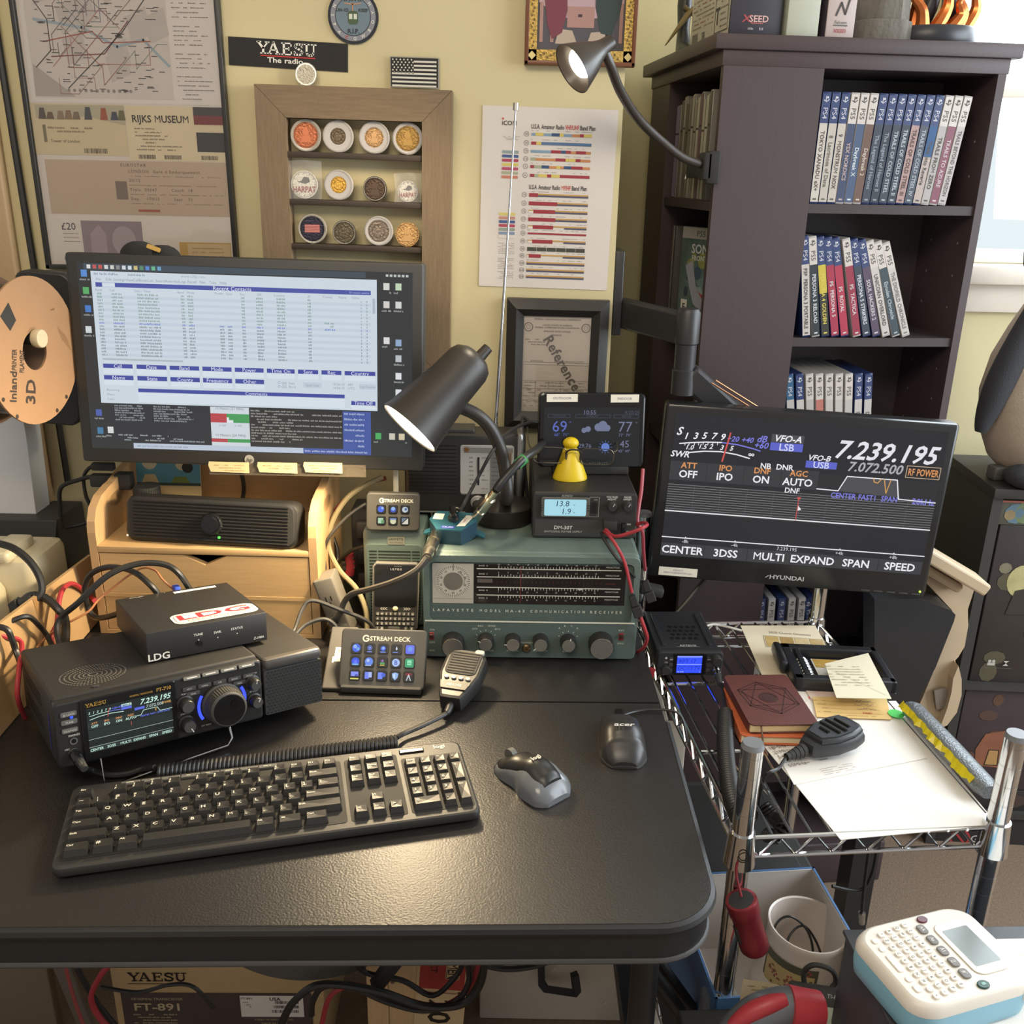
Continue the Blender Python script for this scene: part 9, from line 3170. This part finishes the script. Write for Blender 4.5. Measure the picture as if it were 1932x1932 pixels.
UT = [
 ([PY(215, 1812, 1.14), PY(190, 1840, 1.14), PY(172, 1880, 1.14), PY(185, 1915, 1.14), PY(215, 1950, 1.14)], .0045, REDW, 'red cable bending down left of the transceiver carton'),
 ([PY(122, 1812, 1.10), PY(130, 1850, 1.10), PY(145, 1900, 1.10), PY(160, 1940, 1.10)], .0028, mat('dull_red_wire', '#8e3f3c', .5), 'thin dull red cable along the slanted rail'),
 ([PY(140, 1815, 1.16), PY(155, 1845, 1.16), PY(185, 1895, 1.16), PY(225, 1945, 1.16)], .0045, CABLE, 'black cable slanting behind the red one under the table'),
 ([PY(190, 1862, 1.13), PY(260, 1872, 1.13), PY(320, 1858, 1.13), PY(365, 1862, 1.13), PY(403, 1902, 1.13)], .003, CABLE, 'thin black cable crossing the front of the transceiver carton'),
 ([PY(528, 1940, 1.10), PY(550, 1895, 1.10), PY(590, 1862, 1.10), PY(640, 1858, 1.10), PY(720, 1872, 1.10), PY(800, 1898, 1.10), PY(870, 1895, 1.10), PY(905, 1860, 1.10), PY(915, 1810, 1.10)], .0058, CABLE, 'thick black cable arching across the crate under the table'),
 ([PY(588, 1915, 1.11), PY(590, 1890, 1.11), PY(610, 1862, 1.11), PY(660, 1860, 1.11), PY(730, 1890, 1.11), PY(800, 1906, 1.11), PY(860, 1890, 1.11), PY(885, 1850, 1.11), PY(880, 1810, 1.11)], .0048, CABLE, 'second black cable sagging below the thick one across the crate'),
 ([PY(605, 1945, 1.12), PY(620, 1885, 1.12), PY(650, 1862, 1.12), PY(690, 1862, 1.12), PY(760, 1892, 1.12), PY(820, 1904, 1.12), PY(880, 1870, 1.12), PY(905, 1815, 1.12)], .0040, REDW, 'red cable running with the black ones over the crate'),
 ([PY(895, 1808, 1.13), PY(920, 1822, 1.13), PY(960, 1828, 1.13), PY(1010, 1822, 1.13), PY(1055, 1805, 1.13)], .0046, CABLE, 'black cable hanging in a shallow bow below the table edge'),
 ([PY(668, 1808, 1.14), PY(690, 1835, 1.14), PY(760, 1850, 1.14), PY(818, 1878, 1.13), PY(865, 1835, 1.13), PY(872, 1808, 1.13)], .0042, CABLE, 'black cable in a sharp v-shape before the red crate label')]
for pts, r, m_, lab in UT:
 world_tube('under_table_cable', pts, r, m_, lab, 'cable')
m = MB()
p0, p1 = PY(745, 1812, 1.14), PY(712, 1856, 1.14)
m.cyl(p0, p1, .0145, .0135, BLKM, 8)
solo('cable_barrel', m, 'black barrel plug slanting under the table edge in front of the crate', 'plug')
# ================================================================ FAR RIGHT
# dark cube shelf with board games, toy on top
pS = PY(1868, 925, 1.86)
t = thing('game_shelf', 'dark open shelf unit stacked with board game boxes at the right edge', 'shelf', (pS.x - .022, 1.80, 0), (0, 0, -3))
gsm = mat('dark_shelf_board', '#3a3836', 0.55)
gtop = pS.z
m = MB()
m.box(0, .02, 0, .24, 0, gtop + .02, gsm)
m.build('side_panel', t)
m = MB()
m.box(.62, .64, 0, .24, 0, gtop + .02, gsm)
m.build('side_panel', t)
m = MB()
m.box(-.004, .644, -.01, .24, gtop + .005, gtop + .025, gsm, .001)
m.build('top', t)
m = MB()
m.box(.02, .62, .228, .24, 0, gtop, gsm)
m.build('back_panel', t)
shz = [PY(1880, 1290, 1.8).z, PY(1880, 1530, 1.8).z]
for z in shz:
 m = MB()
 m.box(.02, .62, .0, .228, z - .015, z, gsm)
 m.build('shelf', t)
GSM = Matrix.Translation(V(t.location)) @ Matrix.Rotation(R(-3), 4, 'Z')
def gbox(label, x, z, w, h, cols, draw, d=.20, y=.012):
 t_ = thing('board_game_box', label, 'board game', GSM @ V((x, y, z)), (0, 0, -3), 'board games on the dark shelf')
 q = MB()
 cm_ = mat('game_' + cols, cols, 0.4, var=.25, scale=18)
 q.box(0, w, 0, d, 0, h, cm_, .0015)
 q.fr((0, -.0004, 0), **FRONT)
 draw(q, w, h)
 q.build('lid', t_)
 return t_
def blobs(q, w, h, cols, seed, n=14):
 rg_ = random.Random(seed)
 for k in range(n):
  q.poly(circ(rg_.uniform(.008, .025), 9, rg_.uniform(.02, w - .02), rg_.uniform(.02, h - .02), rg_.uniform(.5, 1.4)), mat('game_print_' + cols[k % len(cols)], cols[k % len(cols)], .4, var=.2, scale=60), .0003 + k * 2e-5)
zt = (gtop + .005)
h1 = .052
gz_ = shz[0]
hh2 = PY(1880, 1290, 1.8).z
def d_clash(q, w, h):
 blobs(q, w, h * .9, ['#6a6a52', '#55503f', '#7a7460', '#4a4038'], 3, 12)
 q.disc(.065, h * .66, .030, mat('game_glow', '#b0a878', .4, var=.3, scale=40), .0009, 20, 1.2)
 q.poly([(.045, h * .45), (.085, h * .45), (.080, h * .62), (.055, h * .60)], ink('#3c3630'), .0012)
 for u in (.038, .046):
  q.disc(u - .004, .050, .0035, ink('#b9b4ac'), .0012, 12)
  q.rect(u - .008, .040, u, .0465, ink('#b9b4ac'), .0012)
 q.poly([(.062, .052), (.074, .052), (.068, .046), (.074, .040), (.062, .040), (.068, .046)], ink('#b9b4ac'), .0012)
 q.rect(.026, .034, .082, .0346, ink('#7a746c'), .0012)
hB = zt - h1 - gz_ - .006
gbox('black board game box with pale glowing picture and player icons at the right edge', .030, gz_, .27, max(.10, hB - .004), '#3a3433', d_clash)
gbox('colourful flat game box with orange edge lying on the black icon box', .022, gz_ + max(.10, hB - .004) + .0005, .28, h1, '#57584e', lambda q, w, h: [blobs(q, w, h, ['#8a7a5a', '#5a7484', '#7a5a48', '#6a7a5a'], 9, 14), q.rect(.0, h - .004, w, h, ink('#b06a5a'), .0012), q.txt('OATH', .16, h * .5, .02, ink('#9a8a6c'), .0012, b=1)])
gz2 = shz[1]
def d_lantern(q, w, h):
 blobs(q, w, h, ['#4a3834', '#54403a', '#3f3434', '#5c4438'], 5, 14)
 q.poly([(.05, .06), (.105, .055), (.13, .10), (.10, .15), (.06, .14), (.045, .10)], mat('game_orange', '#8a5a44', .4, var=.3, scale=40), .0009)
 q.poly([(.07, .062), (.098, .062), (.095, .10), (.074, .10)], ink('#b08a58'), .0011)
 q.line([(.07, .062), (.098, .062), (.095, .10), (.074, .10)], .002, ink('#332a26'), .0013, True)
 q.txt('MYSTERIUM', .130, .115, .016, ink('#b4aca4'), .0014, 'l', b=1)
gbox('tall dark game box with orange lantern picture on the lower shelf of the right-edge unit', .028, gz2 + .055, .28, max(.1, shz[0] - gz2 - .075), '#40363a', d_lantern)
gbox('flat dark game box under the lantern box at the right edge', .024, gz2, .29, .053, '#2f2c2c', lambda q, w, h: [q.txt('ZERO', .05, h * .5, .012, ink('#8a8078'), .0006, b=1), blobs(q, w, h, ['#4a3c38', '#3a4444'], 2, 6)] and None)
z3 = max(.02, PY(1880, 1720, 1.8).z)
def d_gh(q, w, h):
 q.ring(.062, h * .72, .018, .023, ink('#a83a3c'), .0006, 28)
 q.line([(.050, h * .72 + .014), (.074, h * .72 - .014)], .005, ink('#a83a3c'), .0008)
 q.txt('GH', .104, h * .72, .018, ink('#b4b0ac'), .0008, b=1)
 for k in range(6):
  q.poly([(.030 + k * .028, h * .44), (.044 + k * .028, h * .44), (.052 + k * .028, h * .54), (.038 + k * .028, h * .54)], ink('#a8944a'), .0008)
 q.rect(.03, .02, .12, h * .40, ink('#7a7874'), .0006)
 q.txt('+', .095, h * .25, .03, ink('#3a3836'), .0009)
gbox('black game box with red ring emblem and white letters at the right edge', .018, shz[1] - .018 - .21, .29, .205, '#2c2a2b', d_gh)
m = MB()
m.box(.02, .62, .0, .228, shz[1] - .018 - .225, shz[1] - .018 - .2105, gsm)
m.build('shelf', t)
# plush toy on the shelf unit
pt = GSM @ V((.122, .09, gtop + .025))
t = thing('plush_penguin', 'large black and cream stuffed penguin toy sitting on the game shelf at the right edge', 'plush toy', pt, (0, 0, -8))
furb = mat('black_plush', '#35363a', 0.95, bump=.8, bscale=500)
furc = mat('cream_plush', '#bdae9c', 0.95, var=.06, bump=.8, bscale=500)
m = MB()
m.loft([[(p[0] * r, p[1] * r * .8 + oy, z) for p in circ(1, 24)] for z, r, oy in ((.012, .075, 0), (.04, .105, 0), (.10, .130, .004), (.17, .138, .010), (.24, .125, .018), (.30, .100, .024), (.35, .075, .028), (.38, .04, .028))], furc)
m.build('body', t)
m = MB()
m.sphere((-.055, -.088, .022), .035, furb, 18, (1.25, 1.3, .65))
m.sphere((.065, -.085, .022), .035, furb, 18, (1.25, 1.3, .65))
m.build('feet', t)
for s_ in (-1, 1):
 m = MB()
 m.tube([(s_ * .070, -.01, .34), (s_ * .100, -.035, .27), (s_ * .125, -.050, .20), (s_ * .140, -.055, .14), (s_ * .148, -.060, .10)], lambda t_: .020 + .012 * math.sin(math.pi * t_) - .010 * t_, furb, 16, 6)
 m.build('wing', t)
m = MB()
m.sphere((0, .03, .44), .095, furb, 24, (1, .95, .95))
m.build('head', t)
# low items left of the toy on the shelf
m = MB()
m.box(-.015, .015, -.015, .015, 0, .028, mat('grey_blur_box', '#5a5854', 0.6), .004)
solo('small_carton', m, 'small grey carton left of the stuffed toy on the game shelf', 'box', GSM @ V((-.0 + .025, .06, gtop + .0255)), (0, 0, 10))
# beige moulded plastic part standing between tower and shelf
bg = mat('beige_moulding', '#c0ab8e', 0.45, var=.04)
t = thing('beige_moulding', 'tall beige moulded plastic part standing between the right monitor and the game shelf', 'plastic part', PY(1740, 1560, 1.55), (0, 0, 0))
O = V(t.location)
lo = [(1745, 1035), (1838, 1085), (1843, 1092), (1838, 1113), (1826, 1150), (1827, 1180), (1820, 1220), (1808, 1240), (1802, 1246), (1808, 1268), (1809, 1300), (1800, 1335), (1780, 1362), (1768, 1370), (1764, 1400), (1752, 1440), (1735, 1470), (1700, 1450), (1718, 1370), (1760, 1270), (1800, 1160), (1795, 1150), (1748, 1100)]
F_, B_ = [], []
P = [PY(px, py, 1.56) for px, py in lo]
m = MB()
rings = [[(p + V((0, dy, 0)) - O)[:] for p in P] for dy in (0, .035)]
m.loft(rings, bg, True, False)
m.build('web', t)
m = MB()
a, b = PY(1745, 1040, 1.548), PY(1838, 1095, 1.548)
m.T = frame(a - O, (b - a).normalized(), (0, 0, 1))
Lb = (b - a).length
m.box(-.02, Lb + .002, -.010, .012, -.012, .05, bg, .004)
for k in range(4):
 m.box(-.02 + k * .004, .035 - k * .005, -.030 - k * .005, -.027 - k * .005, -.016, .01, bg, .0012)
m.box(.005, Lb - .012, -.034, -.016, -.012, .012, bg, .006)
m.build('top_rail', t)
m = MB()
a = PY(1775, 1318, 1.553)
m.T = frame(a - O, (.9, 0, .25), (-.25, 0, .9))
m.box(-.012, .012, -.020, .022, -.002, .004, mat('grey_inset', '#7f7568', 0.5), .001)
m.build('grey_inset', t)
m = MB()
q0 = [(1803, 1250), (1809, 1275), (1809, 1305), (1800, 1338), (1782, 1362), (1768, 1368), (1782, 1330), (1790, 1300), (1793, 1275)]
P = [PY(px, py, 1.552) for px, py in q0]
m.loft([[(p + V((0, dy, 0)) - O)[:] for p in P] for dy in (-.012, .01)], bg, True, False)
m.build('rounded_ear', t)
# a dark desk edge behind the right monitor
pA = [(1735, 1130), (1795, 1152), (1803, 1160), (1800, 1172), (1765, 1260), (1700, 1380), (1650, 1380), (1650, 1130)]
P = [PY(px, py, 1.50) for px, py in pA]
P[6:7] = [V((P[5].x, 1.50, 0)), V((P[6].x, 1.50, 0)), P[6]]
m = MB()
m.loft([[(p + V((0, dy, 0)))[:] for p in P] for dy in (0, .058)], mat('dark_panel', '#2b2c2e', 0.4), True, False)
solo('dark_panel', m, 'dark rounded-corner panel under the right monitor in front of the beige part', 'panel')
m = MB()
for px, py, L_ in ((1640, 1690, 1),):
 m.tube([PY(1655, 1600, 1.3), PY(1645, 1650, 1.3), PY(1622, 1680, 1.3), PY(1570, 1672, 1.3)], .003, CABLE, 8, 5)
 m.tube([PY(1640, 1600, 1.29), PY(1630, 1680, 1.29), PY(1626, 1725, 1.29), PY(1625, 1740, 1.29)], .003, CABLE, 8, 5)
 m.cyl(PY(1626, 1722, 1.29), PY(1626, 1742, 1.29), .006, .005, STEEL, 10)
solo('hanging_cable', m, 'thin black cable with metal plug hanging below the wire shelf, behind the ceramic jar', 'cable')
m = MB()
m.box(0, .22, 0, .26, 0, .085, BLKM, .006)
m.box(.02, .20, .02, .24, .084, .088, BLK, .002)
solo('added_cover_case', m, 'added flat black case covering the lower rack shelf behind the ceramic jar', 'case', (.262, 1.16, LZ), (0, 0, 4.6))  # added to hide the lower shelf wires behind the jar
m = MB()
m.box(0, .245, 0, .50, 0, .132, mat('bin_dark', '#2f2f31', 0.6), .004)
m.box(-.004, .249, -.004, .504, .118, .1325, BLKM, .003)
solo('added_support_bin', m, 'added dark bin on the lower rack shelf, holding up the blue box', 'bin', (.264, .912, .2025), (0, 0, 4.6))  # added to raise the blue box and cover the lower rails
